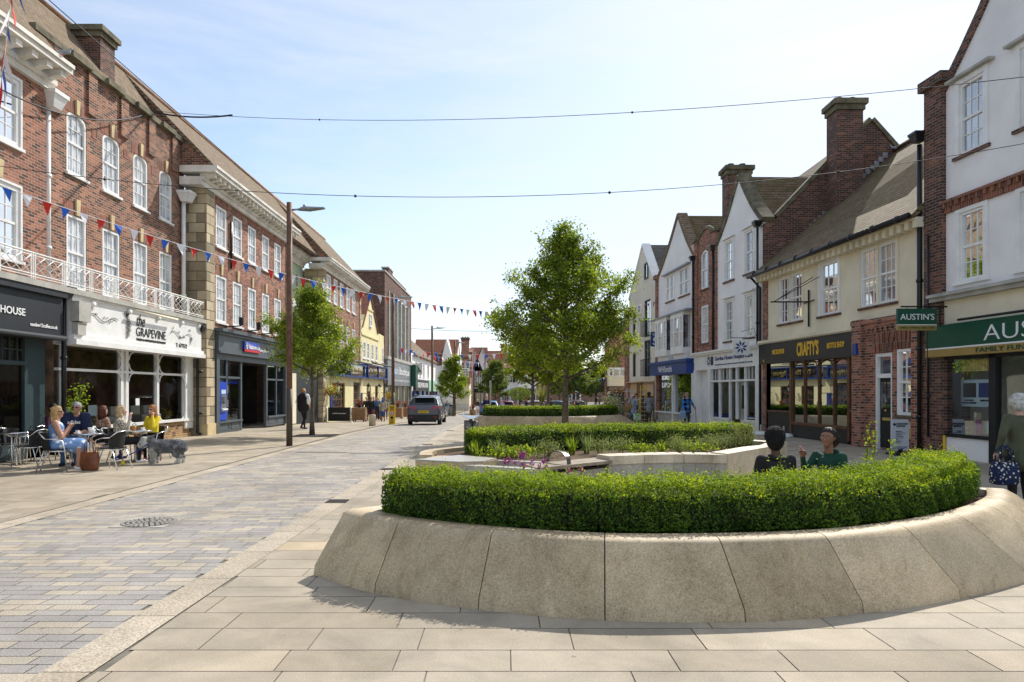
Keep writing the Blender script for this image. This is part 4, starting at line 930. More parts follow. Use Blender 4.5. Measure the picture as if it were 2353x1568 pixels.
# ---- D: second brick block over the pub -------------------------------------------
D_ = thing('brick_building', 'red brick building with corner stones above the yellow and blue pub front', 'building', (-14, 47, -.4))
D0, D1 = 41.75, 52.8; dz = -.05
dw = [(42.75, 43.8), (44.5, 45.5), (46.2, 47.2), (48.1, 49.1), (49.95, 50.9)]
hd = [(a, b, 7.35, 9.0) for a, b in dw]+[(a, b, 4.5, 6.2) for a, b in dw]
mb = MB(); LC.wall(mb, 42.5, D1-.5, 2.9, 9.2, hd); mb.build('wall', 'brick_red', D_)
for a, b, c, d in hd: window(LC, D_, a, b, c, d, 3, 4, rec=.035, fw=.085, pane='pane_net')
m = MB()
for a, b, c, d in hd: soldier(LC, m, a, b, d, .34)
m.build('brick_arches', 'brick_soldier', D_)
keystones(LC, D_, dw, 6.25, .45)
quoin(D_, LC, D0, 42.5, -.3, 9.15, 1.1); quoin(D_, LC, D1-.5, D1, -.5, 9.15)
cornice(LC, D_, D0-.5, D1+.5, 9.12, 9.75, .68, .42, msz=.15, back=-.7)
quad_roof('roof', 'tile_brown', D_, [(-10.6, D0-.4, 9.75), (-10.6, D1+.3, 9.75), (-14.0, D1+.3, 13.4), (-14.0, D0-.4, 13.4)])
m = MB(); m.prism([(-10.72, D0-.35, 9.7), (-14.0, D0-.35, 13.36), (-14.0, D0-.35, 9.6)], (0, .3, 0)); m.prism([(-10.8, D1+.02, 9.6), (-14.0, D1+.02, 13.4), (-14.0, D1+.02, 9.6)], (0, .28, 0)); m.build('gable_wall', 'brick_brown', D_)
backbox(D_, -19.5, -15.65, D0+.05, D1, -.6, 9.2, 'brick_brown')
mb = MB(); LC.wall(mb, 42.5, 62.5, -.9, 2.8, [(44.0, 47.6, .0, 2.2), (50.2, 52.4, -.2, 2.3), (55.0, 56.8, -.3, 2.1), (58.6, 60.0, -.3, 2.1)], depth=.2, w=.02); mb.build('ground_floor_wall', 'yellow_render', D_)
for a, b, c, d, n in ((44.0, 47.6, 0, 2.2, 5), (50.2, 52.4, -.2, 2.2, 3), (55.0, 56.8, -.3, 2.1, 2), (58.6, 60.0, -.3, 2.1, 2)):
 w_ = window(LC, D_, a, b, c, d, n, 4, rec=.1, fw=.08, frame='wood_frame', pane='pane_shop', sill=False, sash=False, bar=.06)
mb = MB(); bars(LC, mb, [(43.2, 53.5, 2.63, 2.75), (43.2, 53.5, 3.55, 3.65), (54.0, 62.8, 2.68, 2.8), (54.0, 62.8, 3.7, 3.8)], -.05, .38)
for y in (43.2, 47.9, 52.6, 54.0, 58.4, 62.6): bars(LC, mb, [(y, y+.16, 2.7, 3.75)], 0, .36)
pf = mb.build('fascia_frame', 'shop_blue', D_)
mb = MB(); bars(LC, mb, [(43.3, 53.4, 2.75, 3.55), (54.1, 62.7, 2.8, 3.7)], 0, .28); mb.build('fascia', 'pane_shop', D_)
LC.text('The Three Magnets', 48.3, 52.3, 2.9, 3.35, .285, 'letter_gold', D_, shear=.3, bold=.01); LC.text('The Three Magnets', 55.0, 60.8, 2.95, 3.5, .285, 'letter_gold', D_, shear=.3, bold=.01)
mb = MB(); mb.cyl(LC.pt(43, .7, 3.74), LC.pt(53.6, .7, 3.74), .07); mb.cyl(LC.pt(54, .7, 3.88), LC.pt(62.8, .7, 3.88), .07); mb.build('awning_roll', 'shop_dark', D_)
mb = MB(); bars(LC, mb, [(43.4, 43.9, -.1, 1.6), (52.6, 53.2, -.1, 1.5)], .04, .08); mb.build('menu_board', 'shop_blue', D_)
labs = ['black carriage lantern on the yellow pub wall, nearest the camera', 'second black carriage lantern along the yellow pub wall', 'third black carriage lantern along the yellow pub wall', 'farthest black carriage lantern on the yellow pub wall']
for i, y in enumerate((43.6, 53.3, 57.9, 61.4)):
 t = thing('wall_lantern', labs[i], 'lantern', LC.pt(y, .5, 1.7), 'lanterns on the pub wall'); c = LC.pt(y, .5, 1.9)
 m = MB(); m.tube([LC.pt(y, .02, 1.5), LC.pt(y, .35, 1.45), LC.pt(y, .5, 1.6)], .025, 6); m.build('bracket', 'iron', t)
 m = MB(); m.lathe((c[0], c[1], 1.62), [(.07, 0), (.15, .42)], 4, sm=False); m.build('glass_body', 'clear_glass', t)
 m = MB(); m.lathe((c[0], c[1], 2.04), [(.19, 0), (.05, .16), (.04, .2), (.02, .28)], 8); m.build('cap', 'iron', t)
# ---- E: yellow gabled house ------------------------------------------------------
E_ = thing('gabled_house', 'yellow rendered house with a steep street gable and four small windows', 'house', (-13, 58, -.6))
ew = [(53.7, 54.7), (55.2, 56.2), (57.0, 58.0), (58.8, 59.8)]
mb = MB(); LC.wall(mb, 52.85, 63.0, 3.2, 6.0, [(a, b, 4.25, 5.6) for a, b in ew]+[(62.0, 62.8, 4.25, 5.6)])
mb.prism([LC.pt(52.9, 0, 6.0), LC.pt(62.9, 0, 6.0), LC.pt(62.9, 0, 6.7), LC.pt(60.3, 0, 6.75), LC.pt(59.2, 0, 7.25), LC.pt(56.5, 0, 9.6), LC.pt(53.8, 0, 7.25), LC.pt(52.9, 0, 6.75)], (-.3, 0, 0)); mb.build('wall', 'yellow_render', E_)
mb = MB(); bars(LC, mb, [(52.9, 60.2, 6.05, 6.2), (55.4, 57.6, 8.3, 8.42)], 0, .08); mb.build('string_course', 'yellow_render', E_)
for a, b in ew+[(62.0, 62.8)]: window(LC, E_, a, b, 4.25, 5.6, 2, 4, arch=.15, rec=.02, fw=.09)
window(LC, E_, 56.1, 57.0, 7.0, 8.0, 1, 2, w=.05, rec=0)
for (ya, za), (yb, zb) in (((53.2, 6.7), (56.5, 9.6)), ((59.9, 6.7), (56.5, 9.6))):
 quad_roof('roof', 'tile_red', E_, [LC.pt(ya, .1, za), LC.pt(yb, .1, zb+.05), LC.pt(yb, -7, zb+.05), LC.pt(ya, -7, za)])
backbox(E_, -19, -15.65, 52.9, 63, -.9, 6.6, 'brick_brown')
# ---- F: tall brick block with stone window strips ---------------------------------
F_ = thing('tall_brick_building', 'tall dark brick block with stepped flat top and tall stone window bays', 'building', (-14, 72, -.9))
LF = Fac(-11.1, 0, 1); F0, F1 = 63.1, 81.0
strips = [(65.3, 66.6), (68.2, 69.4), (70.8, 72.0), (73.5, 74.7), (76.2, 77.4)]
mb = MB(); LF.wall(mb, F0, 64.9, 3.0, 12.7); LF.wall(mb, 64.9, 78.6, 11.2, 12.9); LF.wall(mb, 78.6, F1, 3.0, 12.7)
LF.box(mb, 65.2, 67.6, 12.7, 13.4, -.6, .0); LF.box(mb, 67.6, 77, 12.9, 13.1, -.4, 0)
mb.add([(-11.1, F0, -1), (-21, F0, -1), (-21, F0, 12.7), (-11.1, F0, 12.7)], [(0,1,2,3)]); mb.build('wall', 'brick_dark', F_)
mb = MB(); LF.wall(mb, 64.9, 78.6, 4.6, 11.2, [(a, b, 5.2, 10.8) for a, b in strips], w=-.15, depth=.3); mb.build('stone_bays', 'stone_grey', F_)
mb = MB()
for i in range(6):
 y = (64.95, 67.1, 69.9, 72.4, 75.2, 78.0)[i]; LF.box(mb, y, y+.4, 3.2, 11.2, -.15, .12)
mb.build('mullions', 'stone_grey', F_)
for a, b in strips: window(LF, F_, a, b, 5.2, 10.8, 2, 7, rec=.35, fw=.08, pane='pane_dark', sill=False, sash=False, frame='lamp_head', bar=.05)
mb = MB(); bars(LF, mb, [(F0-.1, F1, 12.7, 12.85)], -10, .08); bars(LF, mb, [(65.1, 67.7, 13.4, 13.52)], -.7, .06); bars(LF, mb, [(F0, F1, 4.62, 4.9)], 0, .35); mb.build('coping', 'stone_grey', F_)
mb = MB(); bars(LF, mb, [(F0+.3, 78.5, 2.2, 4.6)], 0, .25); ff = mb.build('fascia', 'lamp_head', F_)
LF.text('Jeans', 65.6, 69.6, 3.1, 4.1, .26, 'pale_blue', ff, bold=.02); LF.text('Boutique', 70.2, 77.4, 3.1, 4.1, .26, 'letter_white', ff, bold=.01, name='lettering')
LF.text('DRESSES | ACCESSORIES | SHOES | GIFTS', 65.6, 77.4, 2.55, 2.8, .26, 'letter_white', ff, name='small_lettering')
mb = MB(); bars(LF, mb, [(79.0, 80.9, 2.2, 4.7)], 0, .8); sg2 = mb.build('side_sign', 'shop_green', F_)
mb = MB(); bars(LF, mb, [(F0+.2, F1, -1, 2.2)], -.3, -.05); mb.build('shop_glazing', 'pane_shop', F_)
mb = MB()
for y in (63.3, 67, 71, 75, 78.6, 80.8): bars(LF, mb, [(y-.12, y+.12, -1, 2.2)], -.3, .05)
mb.build('shopfront_frame', 'stone_grey', F_)
# ================================================================== RIGHT SIDE OF THE STREET
RF = Fac(12.449, -.086, -1)
def rx(y, w=0): return 12.449-.086*y-w
def gable_poly(F, y0, y1, ze, yp, zp, curve=.12, n=7):
 """outline of a gable with slightly swept (bell-cast) slopes, from the far foot over the peak to the near foot"""
 out = []
 for i in range(n+1):
  t = i/n; out.append((y1+(yp-y1)*t, ze+(zp-ze)*(t-curve*math.sin(math.pi*t))))
 for i in range(1, n+1):
  t = i/n; out.append((yp+(y0-yp)*t, zp+(ze-zp)*(t+curve*math.sin(math.pi*t))))
 return out
def gabled(par, F, y0, y1, ze, yp, zp, zlow, wallm, roofm, holes, depth=9, curve=.1, coping='ridge_tile', copw=.16, lowzeaves=None):
 mb = MB(); F.wall(mb, y0, y1, zlow, ze, holes)
 gpoly = gable_poly(F, y0, y1, ze, yp, zp, curve)
 mb.prism([F.pt(y, 0, z) for y, z in gpoly], (.3, 0, 0)); w = mb.build('wall', wallm, par)
 cb = MB()
 for (ya, za), (yb, zb) in zip(gpoly, gpoly[1:]):
  d = Vector((0, yb-ya, zb-za)).normalized(); up = Vector((0, -d.z, d.y)); up = -up if up.z < 0 else up
  a, b = Vector(F.pt(ya, .06, za))-d*.02, Vector(F.pt(yb, .06, zb))+d*.02
  cb.prism([a-up*.05, b-up*.05, b+up*copw*.6, a+up*copw*.6], (.5, 0, 0))
 cb.build('gable_coping', coping, par)
 rb = MB()
 for (ya, za), (yb, zb) in zip(gpoly, gpoly[1:]):
  rb.add([F.pt(ya, -.42, za), F.pt(yb, -.42, zb), F.pt(yb, -depth, zb-.05), F.pt(ya, -depth, za-.05)], [(0,1,2,3)])
 rb.build('roof', roofm, par); return w
def sidewall(par, F, y, z0, z1, mat, depth=8, name='side_wall', w0=0):
 mb = MB(); mb.prism([F.pt(y, w0, z0), F.pt(y, -depth, z0), F.pt(y, -depth, z1), F.pt(y, w0, z1)], (0, .25, 0)); return mb.build(name, mat, par)
# ---- R1: white gabled funeral directors' ----------------------------------------
R1 = thing('white_building', 'tall white rendered building with a swept gable above the green funeral directors\' front', 'building', (13, 13, 0))
wr1 = [(15.78, 16.54), (14.0, 14.78), (12.1, 12.9)]
h1 = [(a, b, 7.33, 9.05) for a, b in wr1[:2]]+[(a, b, 4.28, 5.95) for a, b in wr1]
gabled(R1, RF, 9.0, 17.0, 9.15, 13.0, 15.2, 3.9, 'white_render', 'tile_brown', h1, curve=.10, coping='brick_dark', copw=.3)
for a, b, c, d in h1:
 window(RF, R1, a, b, c, d, 3, 4, rec=.03, fw=.07, casing=.12, pane='pane_sky', sillm='brick_dark' if c > 7 else 'white_paint')
 if c > 7: m = MB(); RF.box(m, a-.3, b+.3, d+.14, d+.2, 0, .16); m.build('hood', 'stone_grey', R1)
mb = MB(); RF.box(mb, 17.0, 17.62, 0, 9.35, -.6, .12); RF.box(mb, 16.9, 17.72, 9.35, 9.6, -.7, .22); mb.build('brick_pier', 'brick_dark', R1)
sidewall(R1, RF, 17.2, 0, 9.2, 'brick_dark')
m = MB(); RF.box(m, 9, 17.05, 6.05, 6.3, 0, .06); RF.box(m, 9, 17.05, 6.3, 6.36, 0, .14)
y = 9
while y < 17: RF.box(m, y, y+.11, 6.18, 6.3, .06, .11); y += .22
m.build('brick_band', 'brick_soldier', R1)
m = MB(); RF.box(m, 9, 17.3, 3.88, 3.98, -.1, .22); RF.box(m, 9, 17.3, 3.98, 4.06, -.1, .30); m.build('cornice', 'stone_grey', R1)
m = MB(); RF.box(m, 9, 17.3, 3.28, 3.88, -.1, .05); m.build('frieze', 'cream_render', R1)
m = MB(); RF.box(m, 9, 17.42, 2.72, 3.28, -.1, .22); fas = m.build('fascia', 'shop_green', R1)
m = MB(); RF.box(m, 9, 17.42, 2.50, 2.69, -.1, .2215); m.build('gold_band', 'gold', fas); m = MB(); RF.box(m, 9, 17.42, 2.685, 2.72, -.1, .222); m.build('white_line', 'letter_white', fas)
RF.text("AUSTIN'S", 15.52-2.95, 15.52, 2.80, 3.16, .224, 'letter_white', fas, bold=-.012)
RF.text('FAMILY FUNERAL DIRECTORS', 15.75-3.3, 15.75, 2.54, 2.65, .224, 'letter_green', fas, name='small_lettering', bold=-.005)
m = MB(); m.cyl(RF.pt(11, .3, 3.34), RF.pt(16.2, .3, 3.34), .03); m.build('trough_light', 'iron', fas)
m = MB(); bars(RF, m, [(17.08, 17.2, .5, 2.5), (15.42, 15.62, 0, 2.5), (13.9, 14.05, 0, 2.5), (15.6, 17.2, .52, .60), (9, 13.9, .52, .6)], -.1, .04); bars(RF, m, [(9, 17.2, 2.42, 2.5)], -.1, .04); m.build('shopfront_frame', 'black_plain', R1)
m = MB(); bars(RF, m, [(15.6, 17.2, 0, .52), (9, 14, 0, .52)], -.1, .0); m.build('stall_riser', 'white_render', R1)
glass(RF, R1, 9, 17.1, .6, 2.42, -.03); interior(RF, R1, 9, 17.15, .05, 2.5, -.05, -2.6, 'interior_pale', 0)
m = MB(); bars(RF, m, [(15.7, 17.0, 2.12, 2.4)], -.1, -.08)
for i in range(14): bars(RF, m, [(15.7+i*.093, 15.74+i*.093, 2.12, 2.4)], -.08, -.06)
m.build('pelmet', 'curtain_gold', R1)
wb = MB(); bars(RF, wb, [(15.64, 17.08, 1.28, 1.92)], -.09, -.08); board = wb.build('window_board', 'pale_blue', R1)
m = MB(); bars(RF, m, [(16.62, 16.98, 1.55, 1.8)], -.08, -.075); m.build('picture', 'leaf_far', board)
m = MB(); bars(RF, m, [(16.14, 16.54, 1.5, 1.84)], -.08, -.075); m.build('picture', 'interior_dark', board)
m = MB(); bars(RF, m, [(15.66, 16.06, 1.5, 1.84)], -.08, -.075); m.build('picture', 'shop_blue', board)
join_text([("AUSTIN'S FLEET", RF.mp(-.074), *RF.rect(16.62, 16.98), 1.42, 1.46, 0), ("AUSTIN'S", RF.mp(-.074), *RF.rect(16.2, 16.48), 1.41, 1.45, 0), ("HORSES AND GLASS HEARSE", RF.mp(-.074), *RF.rect(16.12, 16.56), 1.35, 1.385, 0), ("HARWOOD PARK", RF.mp(-.074), *RF.rect(15.7, 16.0), 1.41, 1.45, 0)], 'caption', 'letter_black', board)
m = MB(); bars(RF, m, [(15.92, 16.1, .66, .98)], -.05, -.045); m.build('window_poster', 'petal_purple', R1)
m = MB(); bars(RF, m, [(15.66, 15.78, .66, .95)], -.05, -.045); m.build('window_poster', 'pale_blue', R1)
m = MB()
bars(RF, m, [(15.9, 16.6, .2, .62), (16.5, 16.7, .6, .95)], -1.2, -.7); m.build('sofa', 'green_render', R1)
pipe(R1, [RF.pt(17.75, .14, 8.05), RF.pt(17.75, .14, .1)], .065, hop=(*RF.pt(17.75, .18, 8.3)[:2], 8.3, .16))
pipe(R1, [RF.pt(17.35, .2, 5.6), RF.pt(17.35, .2, .5)], .03)
m = MB(); m.cyl(RF.pt(17.0, .05, .02), RF.pt(17.0, .05, .55), .035); m.build('pipe_guard', 'letter_yellow', R1)
ps = thing('hanging_sign', 'green and gold hanging sign of the funeral directors, lettered AUSTIN\'S', 'sign', (10.2, 16.9, 3.3))
xa, xb, ys1 = gx(2061, 16.9), gx(2150, 16.9), 16.9
m = MB(); m.box(((xa+xb)/2, ys1, 3.49), (xb-xa, .08, .40)); m.build('board', 'shop_green', ps)
m = MB(); m.box(((xa+xb)/2, ys1, 3.215), (xb-xa, .08, .13)); m.build('gold_band', 'gold', ps); m = MB(); m.box(((xa+xb)/2, ys1, 3.287), (xb-xa, .084, .018)); m.build('white_line', 'letter_white', ps)
mpS = lambda x, y, d: (x, ys1-.042-d, y)
text_mesh("AUSTIN'S", mpS, xa+.06, xb-.06, 3.41, 3.56, .006, 0, 0, 'lettering', 'letter_white', ps); text_mesh('FAMILY FUNERAL DIRECTORS', mpS, xa+.05, xb-.05, 3.19, 3.24, .006, 0, 0, 'small_lettering', 'letter_green', ps)
m = MB(); m.cyl((xa+.1, ys1, 3.74), (xb+.35, ys1, 3.74), .02); m.cyl((xa+.25, ys1, 3.7), (xa+.25, ys1, 3.74), .01); m.cyl((xb-.2, ys1, 3.7), (xb-.2, ys1, 3.74), .01); m.box((xb+.1, ys1, 3.5), (.03, .03, .5)); m.build('bracket', 'iron', ps)
# ---- R2: cream micropub with tiled roof --------------------------------------------
R2 = thing('cream_building', 'cream rendered building with a big tiled roof above the black micropub front', 'building', (13, 22, 0))
y0, y1 = 17.65, 26.75
w2 = [(23.85, 25.55, 4.13, 5.85), (21.65, 22.7, 4.13, 5.85), (18.85, 20.5, 4.13, 5.85)]
mb = MB(); RF.wall(mb, y0, y1-.35, 3.55, 6.05, w2); mb.build('wall', 'cream_render', R2)
m = MB(); RF.box(m, y1-.35, y1, 0, 6.0, -.4, .05); m.build('brick_pier', 'brick_red', R2)
for a, b, c, d in w2:
 if b-a > 1.2:
  mid = (a+b)/2; window(RF, R2, a, mid+.02, c, d, 3, 4, rec=.03, fw=.075, pane='pane_sky', sillm='brick_dark'); window(RF, R2, mid-.02, b, c, d, 3, 4, rec=.034, fw=.075, pane='pane_sky', sillm='brick_dark')
  m = MB(); RF.box(m, mid-.05, mid+.05, c, d, 0, .03); RF.box(m, a-.09, a, c, d+.12, 0, .03); RF.box(m, b, b+.09, c, d+.12, 0, .03); m.build('window_casing', 'cream_render', R2)
 else: window(RF, R2, a, b, c, d, 3, 4, rec=.03, fw=.075, casing=.09, pane='pane_sky', sillm='brick_dark')
m = MB(); RF.box(m, y0, y1-.05, 6.02, 6.10, -.1, .12); RF.box(m, y0, y1+.1, 6.10, 6.16, -.1, .34); y = y0
while y < y1-.1: RF.box(m, y, y+.15, 5.90, 6.10, .0, .30); y += .31
m.build('eaves_cornice', 'cream_render', R2)
rp = [RF.pt(y0-.02, .42, 6.22), RF.pt(y1+.15, .42, 6.22), (15.3, y1+.15, 11.05), (15.3, y0-.02, 11.05)]
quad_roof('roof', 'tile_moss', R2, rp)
m = MB(); m.cyl((15.3, y0, 11.08), (15.3, y1, 11.08), .11); m.build('ridge', 'tile_brown', R2)
m = MB(); m.tube([RF.pt(y0, .5, 6.2), RF.pt(y1+.3, .5, 6.15)], .075, 8); m.tube([RF.pt(y1+.1, .5, 6.15), RF.pt(y1+.1, .1, 5.7), RF.pt(y1+.1, .1, .1)], .05, 8)
for k in range(9): a = y0+.4+k*1.05; m.tube([RF.pt(a, .5, 6.2), RF.pt(a+.07, .5, 6.2)], .095, 8)
m.build('gutter', 'gutter_black', R2)
m = MB(); RF.box(m, 20.5, 26.8, 2.70, 3.50, -.2, .14); fa = m.build('fascia', 'sign_black', R2)
m = MB(); RF.box(m, 20.5, 26.85, 3.50, 3.60, -.2, .22)
y = 20.5
while y < 26.8: RF.box(m, y, y+.04, 3.46, 3.5, .14, .19); y += .09
m.build('dentil_band', 'cream_render', fa)
RF.text("CRAFTY'S", 22.55, 23.95, 2.86, 3.36, .142, 'letter_yellow', fa, bold=.03); RF.text('MICROPUB', 24.85, 25.75, 3.02, 3.2, .142, 'letter_yellow', fa, name='small_lettering', bold=.02); RF.text('BOTTLE SHOP', 21.1, 22.05, 3.02, 3.2, .142, 'letter_yellow', fa, name='small_lettering', bold=.02)
RF.text('15', 26.4, 26.5, 2.76, 2.86, .142, 'letter_yellow', fa, name='number'); RF.text('15', 20.6, 20.7, 2.78, 2.9, .142, 'letter_yellow', fa, name='number')
m = MB(); bars(RF, m, [(y_, y_+.12, .1, 2.7) for y_ in (20.5, 21.0, 24.55, 26.4)]+[(21.1, 24.6, .46, .56), (24.6, 26.5, .86, .92), (20.6, 21.1, 1.0, 1.1)], -.1, .05)
for y_ in (21.9, 22.8, 23.7): bars(RF, m, [(y_-.02, y_+.02, .5, 2.7)], -.08, .03); 
for y_ in (21.5, 22.4, 23.3, 24.1): m.tube([RF.pt(y_+.42*math.cos(a), .02, 2.5+.17*math.sin(a)) for a in [math.pi*k/8 for k in range(9)]], .02, 5)
m.build('shopfront_frame', 'wood_frame', R2)
m = MB(); bars(RF, m, [(21.1, 24.6, 0, .46), (24.6, 26.5, 0, .86), (20.5, 21.0, 0, .3)], -.1, .02); m.build('stall_riser', 'sign_black', R2)
glass(RF, R2, 20.6, 26.45, .5, 2.68, -.03)
it = interior(RF, R2, 20.6, 26.45, .03, 2.69, -.05, -2.8, 'interior_warm', 8, 9)
for i, y_ in enumerate((21.7, 22.5, 23.4, 24.25, 25.2)):
 b = MB(); b.ball(RF.pt(y_, -.45-.2*(i % 2), 2.05), .045, 8, 6); b.cyl(RF.pt(y_, -.45-.2*(i % 2), 2.09), RF.pt(y_, -.45-.2*(i % 2), 2.69), .006); b.build('pendant_bulb', 'bulb', R2)
for y_, z_ in ((23.1, 1.95), (21.45, 1.78)):
 m = MB(); bars(RF, m, [(y_-.28, y_+.28, z_-.22, z_+.22)], -.08, -.06); fr_ = m.build('hanging_picture', 'white_paint', R2); m = MB(); bars(RF, m, [(y_-.22, y_+.22, z_-.16, z_+.16)], -.06, -.055); m.build('print', 'interior_dark', fr_)
rr = random.Random(4)
for k in range(9):
 y_ = 21.25+k*.37; m = MB(); m.lathe(RF.pt(y_, -.3, .56), [(.045, 0), (.045, .2), (.016, .27), (.016, .33)], 8); m.build('bottle', rr.choice(['shop_green', 'gold', 'wood_frame']), R2)
m = MB(); bars(RF, m, [(21.25, 21.6, .58, .78), (21.8, 22.1, .58, .8)], -.09, -.08); m.build('window_card', 'white_paint', R2)
ib = thing('iron_bracket', 'empty black wrought iron sign bracket on the cream wall above the micropub', 'bracket', RF.pt(22.5, .05, 4.6))
m = MB(); m.cyl(RF.pt(23.35, .05, 3.85), RF.pt(23.35, .05, 5.1), .03); m.tube([RF.pt(23.35, .05, 4.7), RF.pt(23.35, 1.35, 4.7)], .025); m.tube([RF.pt(23.35, 1.25, 4.7), RF.pt(22.7, .05, 5.45)], .012, 5); m.tube([RF.pt(23.35, 1.25, 4.7), RF.pt(23.1, .05, 5.5)], .012, 5); m.tube([RF.pt(23.0, .05, 4.72), RF.pt(23.7, .05, 4.68)], .02, 5); m.build('scrolled_arm', 'iron', ib)
br = MB(); RF.wall(br, 17.8, 20.45, 0, 3.45, [(18.85, 19.6, 0, 2.72), (18.0, 18.62, 1.0, 2.78)], depth=.16, w=.14); RF.box(br, 20.05, 20.5, 0, 3.75, -.1, .28); RF.box(br, 17.75, 18.0, 0, 3.3, -.1, .2); RF.box(br, 17.7, 20.6, 3.45, 3.6, -.1, .2); RF.box(br, 17.7, 20.6, 3.6, 3.72, -.1, .26)
for i in range(10): RF.box(br, 17.9+i*.22, 17.98+i*.22, 3.36, 3.45, .14, .2)
ent = br.build('brick_entrance', 'brick_red', R2)
m = MB()
for yc, hw, z_ in ((19.22, .42, 2.74), (18.31, .36, 2.8)):
 for k in range(-2, 3): m.hexa([RF.pt(yc+k*hw*.42-.045, .14, z_), RF.pt(yc+k*hw*.42+.045, .14, z_), RF.pt(yc+k*hw*.42+.045, .17, z_), RF.pt(yc+k*hw*.42-.045, .17, z_), RF.pt(yc+k*hw*.55-.06, .14, z_+.55), RF.pt(yc+k*hw*.55+.06, .14, z_+.55), RF.pt(yc+k*hw*.55+.06, .18, z_+.55), RF.pt(yc+k*hw*.55-.06, .18, z_+.55)])
m.build('fanned_brick_arch', 'brick_soldier', ent)
window(RF, R2, 18.0, 18.62, 1.0, 2.78, 2, 4, w=.14, rec=.02, fw=.07, pane='pane_sky', sillm='stone_cap')
m = MB(); bars(RF, m, [(18.85, 18.93, 0, 2.72), (19.52, 19.6, 0, 2.72), (18.93, 19.52, 2.62, 2.72), (18.93, 19.52, 2.02, 2.14)], .0, .12); m.build('door_frame', 'white_paint', R2)
glass(RF, R2, 18.93, 19.52, 2.14, 2.62, .03, 'pane_dark', 'fanlight')
m = MB(); bars(RF, m, [(18.93, 19.52, .05, 2.02)], -.01, .04); dr = m.build('door', 'black_plain', R2); m = MB(); bars(RF, m, [(19.05, 19.4, .82, .9)], .04, .055); m.build('letter_box', 'letter_gold', dr); m = MB(); m.ball(RF.pt(19.22, .08, 1.1), .035, 8, 6); m.build('handle', 'letter_gold', dr)
m = MB(); bars(RF, m, [(18.99, 19.2, 1.15, 1.9), (19.25, 19.46, 1.15, 1.9)], .04, .045); m.build('door_glass', 'pane_dark', dr)
m = MB(); RF.box(m, 17.95, 18.75, .38, .82, .14, .17); pq = m.build('name_plaque', 'letter_gold', R2); join_text([('HECKFORD', RF.mp(.171), *RF.rect(18.05, 18.68), .66, .76, 0), ('NORTON', RF.mp(.171), *RF.rect(18.12, 18.6), .52, .62, 0), ('SOLICITORS', RF.mp(.171), *RF.rect(18.18, 18.55), .44, .48, 0)], 'lettering', 'letter_white', pq)
m = MB(); c = RF.pt(20.28, .34, 2.9); m.prism([(c[0], c[1]-.14, 2.72), (c[0], c[1]+.14, 2.72), (c[0], c[1]+.09, 3.06), (c[0], c[1]-.09, 3.06)], (.08, 0, 0)); m.build('alarm_box', 'shop_blue', R2)
# ---- R3: hospice shop ------------------------------------------------------------
R3 = thing('white_gabled_building', 'white gabled building with the hospice care shop and a tall brick chimney stack', 'building', (13, 29, 0))
y0, y1 = 26.85, 31.3
w3 = [(29.6, 30.45), (27.65, 28.4)]; h3_ = [(a, b, 6.5, 8.25) for a, b in w3]+[(a, b, 3.85, 5.62) for a, b in w3]
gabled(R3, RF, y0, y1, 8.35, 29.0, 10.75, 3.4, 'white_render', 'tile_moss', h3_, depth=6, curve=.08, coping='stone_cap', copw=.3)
for a, b, c, d in h3_: window(RF, R3, a, b, c, d, 3, 4, rec=.03, fw=.075, casing=.09, pane='pane_sky', sillm='brick_dark'); 
m = MB()
for a, b, c, d in h3_: RF.box(m, a-.2, b+.2, d+.11, d+.17, 0, .14)
m.build('hoods', 'white_paint', R3)
Yw = 26.8; zx = lambda px, py: ((px-VPX)*Yw/FPX, Yw, EYE+(HOR-py)*Yw/FPX)
m = MB(); outl = [zx(1752, 520), zx(1786, 499), zx(1898, 381), zx(1953, 330), zx(2002, 276), zx(2064, 345), (16.6, Yw, 9.5), (16.6, Yw, 5), (rx(Yw)-.0, Yw, 5), (rx(Yw), Yw, 8.1)]
m.prism([Vector(p) for p in outl], (0, .3, 0)); m.build('party_wall', 'brick_dark', R3)
m = MB()
for a, b in ((zx(1786, 499), zx(1905, 374)), (zx(1950, 333), zx(2002, 276)), (zx(2002, 276), zx(2062, 343))):
 a, b = Vector(a), Vector(b); d = (b-a).normalized(); up = Vector((-d.z, 0, d.x)); up = -up if up.z < 0 else up; m.prism([a-up*.02, b-up*.02, b+up*.14, a+up*.14], (0, .42, 0)); 
m.v = [(v[0], v[1]-.06, v[2]) for v in m.v]; m.build('coping', 'stone_cap', R3)
m = MB(); n = 26
for i in range(n):
 t = i/n; x_ = 10.6+(15.0-10.6)*t; z_ = 6.78+(11.05-6.78)*t+.0; m.box((x_+.09, Yw-.012, z_+.02), (.19, .02, .2))
m.build('flashing', 'lead', R3)
chimney(R3, 12.62, 13.62, 25.95, 26.78, 8.2, 12.75, 'brick_dark', 'stone_cap', 2, .42, 'brick_dark')
chimney(R3, gx(1672, 31.5), gx(1726, 31.5), 31.5, 32.3, 8.5, 12.05, 'brick_dark', 'stone_cap', 2, .4, 'stone_cap')
quad_roof('main_roof', 'tile_moss', R3, [(11.6, Yw+.3, 8.35), (10.9, 34.0, 8.35), (14.3, 34.0, 12.1), (14.3, Yw+.3, 12.1)])
m = MB(); bb = [(32.35, 33.2, 6.55, 8.4), (32.35, 33.2, 3.95, 5.75)]
RF.wall(m, 31.3, 34.05, 3.4, 8.5, bb, w=.03); pts = [RF.pt(32.65+1.05*math.cos(a), .03, 8.5+.85*math.sin(a)) for a in [math.pi*k/10 for k in range(11)]]; m.prism(pts, (.3, 0, 0)); RF.box(m, 31.3, 31.75, 3.4, 9.0, -.2, .10); RF.box(m, 33.65, 34.05, 3.4, 9.0, -.2, .10); m.build('brick_bay', 'brick_red', R3)
